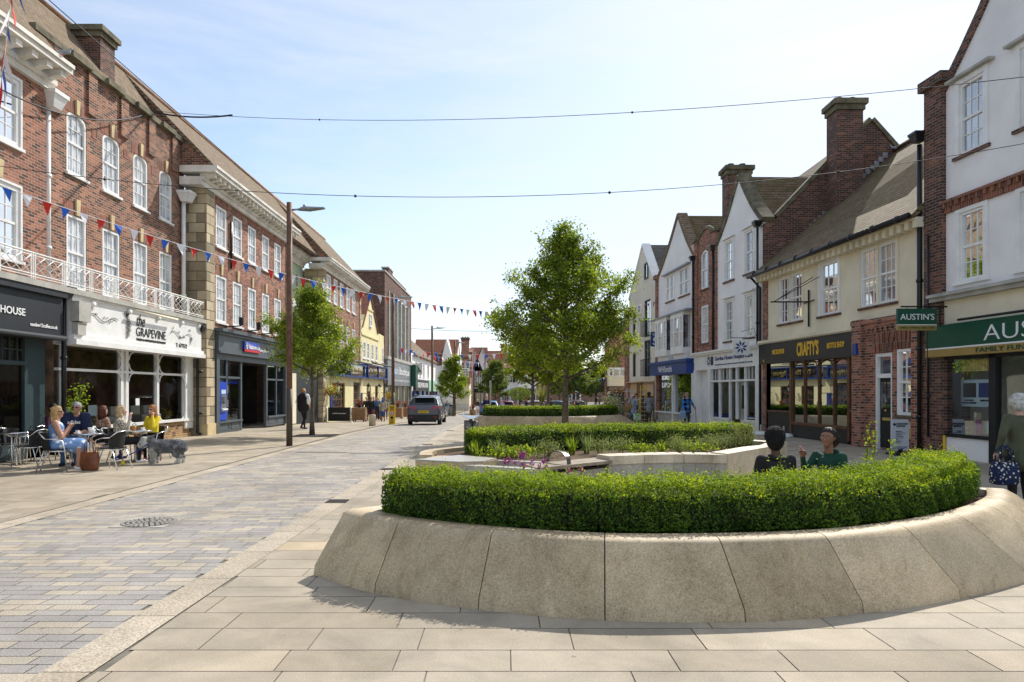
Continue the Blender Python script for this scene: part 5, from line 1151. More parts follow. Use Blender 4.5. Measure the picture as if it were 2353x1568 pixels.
m = MB(); m.tube([RF.pt(32.65+1.1*math.cos(a), .0, 8.55+.9*math.sin(a)) for a in [math.pi*k/10 for k in range(11)]], .10, 6); RF.box(m, 31.2, 31.85, 9.0, 9.12, -.3, .18); RF.box(m, 33.6, 34.1, 9.0, 9.12, -.3, .18); m.build('bay_coping', 'stone_cap', R3)
window(RF, R3, 32.35, 33.2, 6.55, 8.4, 3, 4, w=.03, rec=.03, fw=.075, arch=.3, pane='pane_sky', sillm='brick_dark'); window(RF, R3, 32.35, 33.2, 3.95, 5.75, 3, 4, w=.03, rec=.03, fw=.075, pane='pane_sky', sillm='brick_dark')
for yy in (31.45, 34.0, 26.95): pipe(R3, [RF.pt(yy, .16, 8.1), RF.pt(yy, .16, 3.4)], .05, hop=(*RF.pt(yy, .18, 8.3)[:2], 8.3, .15))
m = MB(); RF.box(m, 26.95, 34.0, 2.66, 3.36, -.2, .10); RF.box(m, 26.9, 34.05, 3.36, 3.44, -.2, .22); RF.box(m, 26.9, 34.05, 3.44, 3.52, -.2, .28); fa = m.build('fascia', 'white_paint', R3)
RF.text('Garden House Hospice Care', 27.5, 31.35, 2.98, 3.22, .104, 'shop_blue', fa, bold=.015); RF.text('Started By The Community - Serving The Community - Sustained By The Community', 27.5, 31.35, 2.80, 2.88, .104, 'shop_blue', fa, name='small_lettering')
m = MB()
for k in range(8): a = math.pi*k/4; m.hexa([RF.pt(32.1+r*math.cos(a+o), w_, 3.06+r*math.sin(a+o)) for w_ in (.102, .11) for r, o in ((.06, 0), (.16, -.3), (.26, 0), (.16, .3))])
m.build('flower_emblem', 'shop_blue', fa)
m = MB(); bars(RF, m, [(31.55, 31.85, 2.85, 3.25)], .102, .11); m.build('shield_emblem', 'shop_dark', fa)
m = MB(); bars(RF, m, [(y_, y_+.3, 0, 2.66) for y_ in (26.95, 31.9, 33.75)], -.2, .12); bars(RF, m, [(y_-.05, y_+.05, .45, 2.66) for y_ in (28.35, 29.9, 31.0, 29.2)], -.1, .05)
bars(RF, m, [(27.2, 28.4, .36, .46), (29.9, 31.9, .36, .46), (27.2, 31.9, 2.06, 2.14)], -.1, .09); bars(RF, m, [(27.2, 28.4, 0, .38), (29.9, 31.9, 0, .38)], -.1, .04)
for a, b in ((27.35, 28.25), (30.05, 30.9), (31.0, 31.8)): bars(RF, m, [(a, b, .06, .09), (a, b, .3, .33), (a, a+.03, .09, .3), (b-.03, b, .09, .3)], .04, .055)
for y_ in (27.8, 28.1, 30.3, 30.7, 31.3, 31.6): bars(RF, m, [(y_-.015, y_+.015, 2.14, 2.66)], -.08, -.0)
bars(RF, m, [(31.9, 33.75, .0, 2.66)], -.25, -.2)
m.build('shopfront_frame', 'white_paint', R3)
glass(RF, R3, 27.2, 31.9, .44, 2.64, -.04, 'shop_glass'); interior(RF, R3, 27.2, 31.9, .02, 2.65, -.06, -3.2, 'interior_pale', 4, 12)
m = MB(); bars(RF, m, [(27.25, 28.35, .47, .62), (30.0, 31.85, .47, .62)], -.05, -.045); m.build('window_strip', 'shop_blue', R3)
RF.text('www.ghhospicecare.org.uk', 27.35, 28.25, .50, .58, -.044, 'letter_white', R3, name='web_address')
m = MB(); bars(RF, m, [(28.4, 29.15, .05, 2.05)], -.16, -.12); dr = m.build('door', 'white_paint', R3); m = MB(); bars(RF, m, [(28.5, 29.05, .9, 1.9)], -.12, -.115); m.build('door_glass', 'pane_shop', dr)
for y_ in (27.6, 28.0):
 t = MB(); t.lathe(RF.pt(y_, -.5, .45), [(.16, 0), (.13, .3), (.11, .45), (.15, .62), (.16, .75), (.06, .84), (.05, .92)], 10); t.build('display_dress', 'letter_white', R3)
hs = thing('hanging_sign', 'square hanging sign with a blue flower emblem above the hospice shop', 'sign', RF.pt(27.6, 1.0, 3.6)); Ys = 27.4
xa, xb = gx(1683, Ys), gx(1722, Ys); za, zb = EYE+(HOR-816)*Ys/FPX, EYE+(HOR-780)*Ys/FPX
m = MB(); m.box(((xa+xb)/2, Ys, (za+zb)/2), (xb-xa, .05, zb-za)); m.build('board', 'white_paint', hs)
m = MB(); cx_, cz_ = (xa+xb)/2, (za+zb)/2
for k in range(8): a = math.pi*k/4+.2; m.hexa([(cx_+r*math.cos(a+o), Ys-w_, cz_+r*math.sin(a+o)) for w_ in (.027, .034) for r, o in ((.05, 0), (.16, -.28), (.27, 0), (.16, .28))])
m.build('flower_emblem', 'shop_blue', hs)
m = MB(); m.tube([(xa-.05, Ys, zb+.06), (rx(Ys), Ys, zb+.06)], .015, 5); m.tube([((xa+xb)/2, Ys, zb+.3), (rx(Ys)-.1, Ys, zb+.45), (rx(Ys), Ys, zb+.1)], .01, 5); m.build('bracket', 'iron', hs)
# ---- R4: newsagent's with half-jettied bays -----------------------------------------
R4 = thing('white_gabled_building', 'white gabled building with bay windows above the blue newsagent front', 'building', (12, 37, -.2))
y0, y1 = 34.1, 40.0
h4 = [(34.9, 36.45, 6.65, 8.1), (37.2, 38.6, 6.65, 8.1)]
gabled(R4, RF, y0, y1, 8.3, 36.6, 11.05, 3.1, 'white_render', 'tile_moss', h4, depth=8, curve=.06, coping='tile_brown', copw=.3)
for a, b, c, d in h4: mid = (a+b)/2; window(RF, R4, a, mid, c, d, 3, 4, rec=.02, fw=.08, pane='pane_sky', sillm='brick_dark'); window(RF, R4, mid, b, c, d, 3, 4, rec=.024, fw=.08, pane='pane_sky', sillm='brick_dark')
m = MB(); RF.box(m, 34.7, 38.9, 8.15, 8.22, 0, .2); RF.box(m, y0, y1, 5.72, 5.8, 0, .5); m.build('lead_hood', 'lead', R4)
for a, b in ((34.8, 36.7), (37.4, 39.4)):   # shallow canted bays
 m = MB(); RF.box(m, a, b, 3.6, 3.9, 0, .4); RF.box(m, a, b, 5.55, 5.72, 0, .4); RF.box(m, a+.05, b-.05, 3.3, 3.6, 0, .25); m.build('bay', 'white_paint', R4)
 mid = (a+b)/2; window(RF, R4, a, a+.5, 3.9, 5.55, 2, 4, w=.42, rec=.05, fw=.07, sill=False, pane='pane_dark'); window(RF, R4, a+.5, b-.5, 3.9, 5.55, 3, 4, w=.424, rec=.05, fw=.07, sill=False, pane='pane_dark'); window(RF, R4, b-.5, b, 3.9, 5.55, 2, 4, w=.42, rec=.05, fw=.07, sill=False, pane='pane_sky')
 m = MB(); m.hexa([RF.pt(a, .0, 3.9), RF.pt(a+.02, 0, 3.9), RF.pt(a+.02, .36, 3.9), RF.pt(a, .36, 3.9), RF.pt(a, 0, 5.55), RF.pt(a+.02, 0, 5.55), RF.pt(a+.02, .36, 5.55), RF.pt(a, .36, 5.55)]); m.build('bay_side', 'pane_sky', R4)
m = MB(); RF.box(m, y1, y1+.35, 0, 8.2, -.4, .1); RF.box(m, y1-.1, y1+.45, 8.2, 8.45, -.5, .2); m.build('brick_pier', 'brick_red', R4)
m = MB(); RF.box(m, 34.4, 40.6, 2.55, 3.15, -.2, .35); RF.box(m, 34.3, 40.7, 3.15, 3.3, -.2, .42); fa = m.build('fascia', 'shop_blue', R4)
RF.text('WHSmith', 36.6, 38.9, 2.68, 3.02, .354, 'letter_white', fa, bold=.0)
m = MB(); bars(RF, m, [(y_, y_+.2, 0, 2.55) for y_ in (34.2, 37.2, 40.2)], -.2, .1); bars(RF, m, [(34.2, 40.4, .42, .5)], -.15, .12); m.build('shopfront_frame', 'white_paint', R4); m = MB(); bars(RF, m, [(34.2, 40.4, -.3, .42)], -.15, .05); m.build('stall_riser', 'stone_grey', R4)
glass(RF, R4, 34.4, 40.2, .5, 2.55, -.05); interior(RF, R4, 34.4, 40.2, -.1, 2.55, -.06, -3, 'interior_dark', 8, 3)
m = MB(); bars(RF, m, [(38.3, 38.9, .7, 1.2), (39.2, 39.7, .7, 1.0), (38.3, 38.9, 1.3, 1.5)], -.07, -.06); m.build('window_poster', 'bank_blue', R4)
hs = thing('hanging_sign', 'blue square hanging sign with large letter S and small WH', 'sign', RF.pt(40.2, .6, 3.3)); Ys = 40.1
xa, xb = gx(1494.8, Ys), gx(1515.3, Ys); za, zb = EYE+(HOR-796.5)*Ys/FPX, EYE+(HOR-762.8)*Ys/FPX
m = MB(); m.box(((xa+xb)/2, Ys, (za+zb)/2), (xb-xa, .1, zb-za)); m.build('board', 'shop_blue', hs)
mpS2 = lambda x, y, d: (x, 40.04-d, y)
text_mesh('S', mpS2, xa+.12, xb-.12, za+.08, za+(zb-za)*.62, .006, .02, 0, 'lettering', 'letter_white', hs); text_mesh('WH', mpS2, xa+.09, xb-.09, za+(zb-za)*.68, zb-.07, .006, .0, 0, 'small_lettering', 'letter_white', hs)
m = MB(); m.cyl((xb-.02, Ys, zb-.1), (rx(40), Ys, zb-.1), .02); m.build('bracket', 'iron', hs)
# ---- R5: modern cream gabled block with balconettes, ground floor being fitted out ----
R5 = thing('modern_gabled_building', 'modern pale cream gabled building with black balconettes over a boarded ground floor', 'building', (12, 44, -.3))
y0, y1 = 40.4, 46.4
h5 = [(41.6, 42.9, 5.0, 7.3), (44.8, 45.6, 5.3, 6.9), (41.6, 42.9, 2.55, 4.8), (44.8, 45.6, 2.6, 4.2)]
gabled(R5, RF, y0, y1, 7.85, 43.2, 10.9, 2.1, 'pale_render', 'tile_grey', h5, depth=8, curve=0, coping='white_paint', copw=.16)
for a, b, c, d in h5: window(RF, R5, a, b, c, d, 2 if b-a > 1 else 1, 1, rec=.08, fw=.08, frame='shop_dark', pane='pane_sky', sill=False, sash=False, bar=.05)
window(RF, R5, 42.0, 42.7, 8.6, 9.6, 1, 1, w=.04, rec=0, frame='shop_dark', pane='pane_sky', sill=False, sash=False)
for z_ in (2.6, 5.05):
 m = MB(); m.cyl(RF.pt(41.4, .18, z_), RF.pt(43.1, .18, z_), .02); m.cyl(RF.pt(41.4, .18, z_+1.0), RF.pt(43.1, .18, z_+1.0), .025)
 for k in range(15): m.cyl(RF.pt(41.4+k*.121, .18, z_), RF.pt(41.4+k*.121, .18, z_+1), .010, n=5)
 for yy in (41.4, 43.1): m.cyl(RF.pt(yy, 0, z_+1), RF.pt(yy, .18, z_+1), .015)
 m.build('balconette', 'iron', R5)
m = MB(); RF.box(m, y0, y1, 1.35, 2.2, -.1, .0); RF.box(m, y0, y1+.2, 2.2, 2.26, -.1, .2); m.build('plywood_fascia', 'ply', R5)
m = MB(); bars(RF, m, [(y_, y_+.12, -.4, 2.2) for y_ in (40.5, 43.3, 43.7, 44.1, 46.1)], 0, .12); m.build('timber_posts', 'timber_post', R5)
m = MB(); RF.box(m, y0, y1, -.4, 1.35, -.12, -.1); m.build('shop_glazing', 'pane_shop', R5)
sidewall(R5, RF, y1-.2, -.5, 7.8, 'pale_render')
m = MB(); RF.box(m, y1, y1+.9, -.5, 7.0, -.4, .1); m.build('brick_pier', 'brick_red', R5)
# ---- R6: brick coffee shop turned towards us, with a white bay -----------------------
R6 = thing('brick_building', 'brick coffee shop with a white bay window and arched doorway beyond the scaffold', 'building', (8.5, 52, -.5)); Y6 = 52.0
q = lambda px, py, d=0: (gx(px, Y6), Y6-d, EYE+(HOR-py)*Y6/FPX)
m = MB(); m.prism([q(1391, 975), q(1450, 975), q(1450, 790), q(1420, 760), q(1391, 790)], (0, .4, 0)); m.build('wall', 'brick_red', R6)
def panel(par, name, mat, x0, y0, x1, y1, d0=0, d1=.1):
 a, b = q(x0, y0), q(x1, y1); m = MB(); m.box(((a[0]+b[0])/2, Y6-(d0+d1)/2, (a[2]+b[2])/2), (abs(b[0]-a[0]), d1-d0, abs(a[2]-b[2]))); return m.build(name, mat, par)
by = panel(R6, 'bay', 'white_paint', 1395, 846, 1435, 888, 0, .8)
panel(by, 'bay_apron', 'cream_render', 1395, 867, 1435, 887, .8, .84)
for a, b in ((1397, 1404), (1406, 1419), (1421, 1433)): w_ = panel(R6, 'window', 'white_paint', a, 848, b, 865, .8, .84); panel(w_, 'pane', 'pane_dark', a+1.2, 850, b-1.2, 863.5, .84, .85)
panel(R6, 'fascia', 'wood_frame', 1396, 888, 1440, 899, 0, .2); text_mesh('ESQUIRES COFFEE', lambda x, y, d: (x, Y6-.21-d, y), gx(1399, Y6), gx(1438, Y6), 1.72, 1.95, .01, 0, 0, 'lettering', 'cream_render', R6)
panel(R6, 'doorway', 'interior_dark', 1400, 903, 1436, 960, 0, .06)
m = MB(); m.tube([(gx(1418, Y6)+.75*math.cos(a), Y6-.12, 1.4+.35*math.sin(a)) for a in [math.pi*k/8 for k in range(9)]], .06, 5); m.build('door_arch', 'cream_render', R6)
m = MB(); m.box((gx(1395, Y6)+4, Y6+3, 3), (6, 5, 7)); m.build('rear_wall', 'brick_red', R6)
# ================================================================== PLANTER 2 WITH BENCH
t2 = thing('stone_planter', 'second stone planter with a low curved wall, wooden bench and herb bed', 'planter', (2.0, 12.5, 0), 'crescent stone planters with hedges')
wc = catmull([(1.74,11.42), (2.38,11.66), (3.09,11.78), (3.80,11.64)], 4)
m = MB(); ns_ = len(wc)-1
for i in range(ns_):
 (ax, ay), (bx, by) = wc[i], wc[i+1]; d = Vector((bx-ax, by-ay)).normalized(); nn = Vector((-d.y, d.x))
 def W_(x, y, o, z): return (x+nn.x*o, y+nn.y*o, z)
 g_ = .004
 m.hexa([W_(ax,ay,.03,0), W_(bx,by,.03,0), W_(bx,by,.4,0), W_(ax,ay,.4,0), W_(ax,ay,.03,.41), W_(bx,by,.03,.41), W_(bx,by,.4,.41), W_(ax,ay,.4,.41)])
m.build('curved_wall', 'granite_grey', t2)
m = MB()
for k in range(3):
 for i in range(k*4, k*4+4):
  (ax, ay), (bx, by) = wc[i], wc[i+1]; d = Vector((bx-ax, by-ay)).normalized(); nn = Vector((-d.y, d.x)); g0_ = .006 if i == k*4 else 0; g1_ = .006 if i == k*4+3 else 0
  a = (ax+d.x*g0_, ay+d.y*g0_); b = (bx-d.x*g1_, by-d.y*g1_)
  m.hexa([(q_[0]+nn.x*o, q_[1]+nn.y*o, z) for z in (.415, .56) for q_, o in ((a, 0), (b, 0), (b, .42), (a, .42))])
m.build('coping_stones', 'granite_pale', t2)
m = MB(); m.prism([(3.80,11.64,0), (5.1,13.15,0), (5.0,13.5,0), (4.55,13.1,0), (3.62,11.98,0)], (0, 0, .58)); m.prism([(5.1,13.15,0), (6.0,14.5,0), (5.2,15.6,0), (5.0,15.3,0), (5.6,14.5,0), (4.95,13.4,0)], (0, 0, .57)); m.build('end_block', 'granite_pale', t2)
m = MB(); m.prism([(-1.48,11.3,0), (-1.38,11.2,0), (-.72,10.90,0), (-.34,10.98,0), (-.12,11.5,0), (-.80,12.1,0), (-1.2,12.2,0)], (0, 0, .50)); m.build('slab_base', 'granite', t2)
m = MB(); m.prism([(-1.48,11.28,.502), (-.73,10.91,.502), (-.34,11.0,.502), (-.14,11.5,.502), (-.80,12.08,.502)], (0, 0, .02)); m.build('polished_slab', 'slab_polish', t2)
m = MB(); m.prism([(-.70,10.90,0), (.52,10.26,0), (.60,10.42,0), (-.60,11.06,0)], (0, 0, .47)); m.prism([(-.15,11.5,0), (.6,11.2,0), (.66,11.34,0), (-.1,11.64,0)], (0, 0, .48)); m.prism([(.50,10.42,0), (1.72,11.5,0), (1.72,11.8,0), (.50,11.0,0)], (0, 0, .36)); m.build('bench_base', 'granite_grey', t2)
m = MB()
for k in range(7):
 o = .075*k; m.prism([(.50-o*.35, 10.30+o*1.05, .44), (1.80-o*.35, 11.42+o*1.0, .44), (1.755-o*.35, 11.475+o*1.0, .44), (.455-o*.35, 10.355+o*1.05, .44)], (0, 0, .05))
m.build('bench_slats', 'bench_wood', t2)
m = MB(); a0 = Vector((1.0, 10.82, .49)); b0 = Vector((.72, 11.25, .49)); pts = [a0.lerp(b0, .5)+ (a0-b0)*.5*math.cos(math.pi*k/12)*1.1+Vector((0,0,.19*math.sin(math.pi*k/12)**.6 if 0 < k < 12 else 0)) for k in range(13)]
for a, b in zip(pts, pts[1:]): m.hexa([(a.x-.035,a.y-.03,a.z-.006), (a.x+.035,a.y+.03,a.z-.006), (b.x+.035,b.y+.03,b.z-.006), (b.x-.035,b.y-.03,b.z-.006), (a.x-.035,a.y-.03,a.z+.008), (a.x+.035,a.y+.03,a.z+.008), (b.x+.035,b.y+.03,b.z+.008), (b.x-.035,b.y-.03,b.z+.008)])
m.build('arm_hoop', 'steel_dull', t2)
m = MB(); m.prism([(-.9,12.1,0), (-.15,11.62,0), (.6,11.3,0), (1.72,11.8,0), (3.09,12.15,0), (3.75,12.05,0), (4.9,13.4,0), (5.5,14.5,0), (4.9,15.4,0), (3,15.45,0), (1,14.9,0), (-.6,13.8,0), (-1.3,12.7,0)], (0, 0, .47)); m.build('soil', 'soil', t2)
ow = catmull([(5.2,15.6), (4.0,15.9), (2.2,15.7), (.6,15.1), (-.7,14.1), (-1.5,13.0), (-1.5,12.0)], 4); m = MB()
for (ax, ay), (bx, by) in zip(ow, ow[1:]):
 d = Vector((bx-ax, by-ay)).normalized(); nn = Vector((-d.y, d.x)); m.hexa([(ax-nn.x*.15, ay-nn.y*.15, 0), (bx-nn.x*.15, by-nn.y*.15, 0), (bx+nn.x*.25, by+nn.y*.25, 0), (ax+nn.x*.25, ay+nn.y*.25, 0), (ax, ay, .53), (bx, by, .53), (bx+nn.x*.22, by+nn.y*.22, .53), (ax+nn.x*.22, ay+nn.y*.22, .53)])
m.build('outer_wall', 'granite', t2)
hedge('clipped hedge curving behind the wooden bench and the herb bed', catmull([(-.62,12.75), (.35,13.5), (1.4,14.05), (2.8,14.45), (4.2,14.62), (5.25,14.7)], 5), .74, .46, .93, 3400, .042, 41, 'clipped hedges in the stone planters')
def grass_tuft(x, y, z, n, h, spread, mat, rng, par=None, w=.008):
 m = MB()
 for i in range(n):
  a = rng.uniform(0, 6.28); l = h*rng.uniform(.6, 1.1); s_ = spread*rng.uniform(.3, 1); b = rng.uniform(0, 6.28); ox, oy = .05*math.cos(b), .05*math.sin(b)
  p = [Vector((x+ox+s_*math.cos(a)*t_**1.6, y+oy+s_*math.sin(a)*t_**1.6, z+l*(t_-.35*t_**3*s_/h))) for t_ in (0, .35, .7, 1)]
  sd_ = Vector((-math.sin(a), math.cos(a), 0))*w
  for (u, v), (f0, f1) in zip(zip(p, p[1:]), ((1, .9), (.9, .6), (.6, .1))): m.add([u-sd_*f0, u+sd_*f0, v+sd_*f1, v-sd_*f1], [(0,1,2,3)])
 return m
rr = random.Random(8)
kinds = [('grass_clump', 'green grass clump'), ('herb_bush', 'grey-green herb bush'), ('leafy_plant', 'low bright leafy plant')]
bed = [(-.55,12.25,0,'at the far left end of the bed beside the polished slab'), (-.15,12.3,0,'second from the left in the bed'), (.25,12.2,2,'between the grass and the steel hoop'), (.75,12.15,1,'just behind the steel bench hoop'), (.0,12.0,2,'low at the left front edge of the bed'), (1.25,12.7,0,'tall with seed heads behind the bench'), (1.75,12.5,1,'behind the start of the curved wall'), (1.55,12.9,0,'with long drooping blades touching the hedge'), (2.2,12.9,1,'left part of the curved wall bed'), (2.55,12.8,2,'widest leafy mound in the middle of the curved wall'), (2.95,12.8,0,'upright tuft in the middle of the curved wall'), (3.25,12.9,1,'tall and round right of the middle of the curved wall'), (3.6,13.1,2,'small mound near the right part of the curved wall'), (3.9,13.4,1,'thin one near the stone end block'), (4.3,13.7,1,'broad bush near the stone end block'), (4.6,13.9,1,'close beside the tall rosemary'), (3.4,13.3,0,'tuft hanging over near the hedge on the right')]
rgn = np.random.default_rng(9)
for x, y, k, lab in bed:
 nm, base = kinds[k]
 t = thing(nm, (base+' '+lab), 'plant', (x, y, .47), 'herbs and grasses in the planter bed')
 if k == 0: grass_tuft(x, y, .47, 46, rr.uniform(.3, .48), .22, 'g', rr).build('blades', 'leaf_grey' if rr.random() < .4 else 'leaf_tree', t, recalc=False)
 elif k == 1:
  P_ = rgn.normal(0, 1, (900, 3))*np.array([.15, .13, .08])+np.array([x, y, .64]); P_[:, 2] = np.abs(P_[:, 2]-.47)+.47; leafmesh('foliage', P_, P_-np.array([x, y, .5]), .038, 'leaf_grey', t, seed=int(x*50)+90, asp=.3, updir=1.2)
  m = grass_tuft(x, y, .47, 18, .3, .15, 'g', rr, w=.004); m.build('stems', 'stem', t, recalc=False)
 else:
  P_ = rgn.normal(0, 1, (600, 3))*np.array([.2, .14, .05])+np.array([x, y, .58]); P_[:, 2] = np.abs(P_[:, 2]-.47)+.47; leafmesh('foliage', P_, P_-np.array([x, y, .4]), .05, 'leaf_tree', t, seed=int(x*50)+190, asp=.7)
  m = grass_tuft(x, y, .47, 10, .12, .1, 'g', rr, w=.004); m.build('stems', 'stem', t, recalc=False)
t = thing('rosemary_bush', 'tall upright rosemary bush at the right end of the second planter hedge', 'shrub', (4.85, 13.9, .47)); m = MB(); Q = []
for i in range(26):
 a = rr.uniform(0, 6.28); s_ = rr.uniform(.05, .22); h_ = rr.uniform(.28, .58); p0 = Vector((4.85+.08*math.cos(a), 13.9+.08*math.sin(a), .47)); p1 = p0+Vector((s_*math.cos(a), s_*math.sin(a), h_)); m.cyl(p0, p1, .006, .003, 4)
 for k in range(60): Q.append(tuple(p0.lerp(p1, rr.uniform(.1, 1.05))+Vector((rr.gauss(0,.018), rr.gauss(0,.018), 0))))
m.build('stems', 'stem', t); Q = np.array(Q); leafmesh('foliage', Q, np.c_[Q[:, :2]-np.array([4.85, 13.9]), np.full(len(Q), .3)], .035, 'leaf_grey', t, seed=5, asp=.25, updir=1.5)
for i, (px, py) in enumerate(((1159,1062), (1169,1058), (1183,1061), (1202,1071), (1222,1064), (1238,1073), (1250,1063), (1256,1073), (1195,1046), (1205,1045), (1306,1082), (1336,1084))):
 Yf = 6.75 if px < 1290 else 6.35; c = at(px, py, Yf)
 t = thing('purple_flower', 'purple wallflower above the near hedge, number %s of the row counted from the left' % ['first', 'second', 'third', 'fifth', 'seventh', 'eighth', 'ninth', 'tenth', 'fourth', 'sixth', 'eleventh', 'twelfth'][i], 'flower', (c.x, c.y, .5), 'purple flowers above the near hedge')
 t['label'] = 'purple wallflower over the near hedge, %s from the left' % ['first', 'second', 'third', 'fifth', 'seventh', 'eighth', 'ninth', 'tenth', 'fourth', 'sixth', 'eleventh', 'twelfth'][i]
 m = MB(); m.tube([(c.x+rr.uniform(-.05,.05), c.y, .5), (c.x, c.y, c.z)], [.004, .003], 4); m.build('stem', 'leaf_grey', t)
 q_ = rgn.normal(0, 1, (30, 3))*np.array([.012, .012, .018])+np.array(c[:]); leafmesh('petals', q_, q_-np.array(c[:]), .022, 'petal_purple', t, seed=i, asp=.9)
for i, (px, py0, py1, Yw_, lab) in enumerate(((1995, 1085, 968, 7.9, 'tall leafy weed growing above the near hedge, left of the grey pavement sign'), (2010, 1085, 990, 7.9, 'shorter leafy weed right beside the tall one above the near hedge'), (2050, 1085, 1010, 8.1, 'small weed with nodding top in front of the grey pavement sign'), (1792, 1110, 1040, 6.2, 'thin sprig sticking up in front of the black jacket'))):
 a, b = at(px-8, py0, Yw_), at(px+4, py1, Yw_); t = thing('weed', lab, 'plant', a, 'weeds above the near hedge'); m = MB(); m.tube([a, a.lerp(b, .5)+Vector((.01,0,0)), b], [.005, .004, .002], 4); m.build('stem', 'leaf_tree', t)
 n_ = 34 if i < 3 else 22; q_ = np.array([tuple(a.lerp(b, rr.uniform(.25, 1.02))+Vector((rr.gauss(0,.022), rr.gauss(0,.022), 0))) for _ in range(n_)]); leafmesh('leaves', q_, np.tile((0, -.6, 1), (n_, 1)), .055 if i < 3 else .025, 'leaf_hedge_top', t, seed=i+3, asp=.5)
# ================================================================== TREES
def tree(name, label, base, H, h0, env, nlimb, leafsize, ncl, perl, mat, seed, group, trunk_r=.12, cat='tree', lean=0):
 """tapered trunk, ascending limbs and side branches; leaf clumps hang along the outer branches
 env: list of (height, radius) of the crown"""
 rng = random.Random(seed); b = Vector(base); t = thing(name, label, cat, base, group)
 hs, rs = [e[0] for e in env], [e[1] for e in env]
 def R_(h): return float(np.interp(h, hs, rs))
 tr = MB(); n = 9; pts = [b+Vector((lean*(k/n)+rng.gauss(0, .025)*k/n, rng.gauss(0, .025)*k/n, H*.97*k/n)) for k in range(n+1)]
 tr.tube(pts, [trunk_r*(1-.9*(k/n)**.8)*(1.25 if k == 0 else 1) for k in range(n+1)], 9)
 cl = []; limbs = MB()
 for i in range(nlimb):
  f = (i+.5)/nlimb; hh = h0+(H*.9-h0)*f**1.0; az = i*2.4+rng.uniform(-.4, .4)
  k = hh/H*n/.97; k0 = min(int(k), n-1); p0 = pts[k0].lerp(pts[k0+1], min(1, k-k0))
  reach = R_(min(H-.25, hh+.45*R_(hh)+.25))*rng.uniform(.68, 1.12)
  rise = reach*rng.uniform(.35, .75)*(1+.5*f)
  p1 = p0+Vector((math.cos(az)*reach, math.sin(az)*reach, min(rise, b.z+H-p0.z-.1)))
  mid = p0.lerp(p1, .5)+Vector((rng.gauss(0, .06), rng.gauss(0, .06), -reach*.06)); r0 = trunk_r*.42*(1-.6*f)
  limbs.tube([p0, p0.lerp(mid, .6), mid, p1], [r0, r0*.8, r0*.6, r0*.15], 5)
  nb = max(3, int(reach*5.0))
  for j in range(nb):
   u = rng.uniform(.25, 1); q0 = p0.lerp(mid, u*2) if u < .5 else mid.lerp(p1, u*2-1)
   a2 = az+rng.choice((-1, 1))*rng.uniform(.4, 1.2); l2 = reach*rng.uniform(.18, .45)*(1.25-u*.6)+.1
   q1 = q0+Vector((math.cos(a2)*l2, math.sin(a2)*l2, l2*rng.uniform(-.1, .9)))
   limbs.tube([q0, q1], [r0*.28, r0*.08], 4)
   for k_ in range(3): cl.append(q0.lerp(q1, rng.uniform(.35, 1.1))+Vector((rng.gauss(0,.05), rng.gauss(0,.05), rng.gauss(0,.05))))
  cl.append(p1)
 for k_ in range(int(nlimb*.7)): hh = rng.uniform(H*.78, H*.99); cl.append(b+Vector((rng.gauss(0, R_(hh)*.4), rng.gauss(0, R_(hh)*.4), hh)))
 tr.build('trunk', 'bark', t); limbs.build('branches', 'bark', t)
 nr = np.random.default_rng(seed); idx = nr.permutation(len(cl))[:ncl]; C_l = np.array([cl[i][:] for i in idx])
 C_l = np.concatenate([C_l, C_l+nr.normal(0, .13, C_l.shape)])
 sg = nr.uniform(.06, .17, (len(C_l), 1, 1)); P_ = (C_l[:, None, :]+nr.normal(0, 1, (len(C_l), perl//2, 3))*sg*np.array([1, 1, .75])).reshape(-1, 3)
 ctr = np.array([b.x, b.y, 0]); nm = P_-ctr; nm[:, 2] = np.abs(nm[:, 0])*.3+.55
 leafmesh('crown', P_, nm, leafsize, mat, t, seed=seed, jit=.75, asp=.62); return t
G2 = 'street trees'
bx = gx(1299, 24)
tree('street_tree', 'tallest street tree, broad open crown, standing beyond the second planter', (bx, 24, 0), 7.6, 2.0, [(1.8, .6), (2.4, 2.15), (3.2, 2.6), (4.1, 2.4), (4.8, 2.15), (5.6, 1.75), (6.3, 1.2), (6.9, .7), (7.6, .15)], 60, .098, 2100, 38, 'leaf_tree', 4, G2, .135)
tree('street_tree', 'small bright green tree left of the road, just behind the brown lamp post', (gx(717, 25.6), 25.6, 0), 5.6, 2.0, [(1.9, .8), (2.4, 1.5), (3.2, 1.6), (4.1, 1.35), (4.9, .9), (5.6, .3)], 40, .088, 1350, 40, 'leaf_tree', 12, G2, .09)
tree('street_tree', 'street tree with low dense crown behind the left side of the tallest tree', (gx(1224, 45), 45, G(45)), 6.6, 2.2, [(1.9, 1.2), (2.8, 2.0), (4, 2.1), (5, 1.6), (6.0, .9), (6.6, .3)], 34, .13, 900, 34, 'leaf_tree', 22, G2, .15)
tree('street_tree', 'street tree seen between the tallest tree trunk and the one to its left', (gx(1260, 56), 56, G(56)), 7.0, 2.6, [(2.2, 1.2), (3.2, 2.2), (4.5, 2.2), (5.6, 1.6), (7.0, .3)], 30, .15, 800, 30, 'leaf_tree', 23, G2, .17)
tree('street_tree', 'narrow street tree on the left pavement behind the third lamp post', (gx(1042, 68), 68, G(68)), 6.0, 1.6, [(1.3, 1.0), (2.2, 1.9), (3.4, 1.5), (4.6, .9), (6.0, .3)], 30, .16, 700, 30, 'leaf_tree', 31, G2, .11)
tree('street_tree', 'rounded street tree at the far end, right of the last lamp post', (gx(1138, 82), 82, G(82)), 6.4, 1.8, [(1.6, 1.4), (2.8, 2.0), (4.2, 1.6), (5.4, 1.1), (6.4, .4)], 30, .19, 700, 30, 'leaf_far', 32, G2, .13)
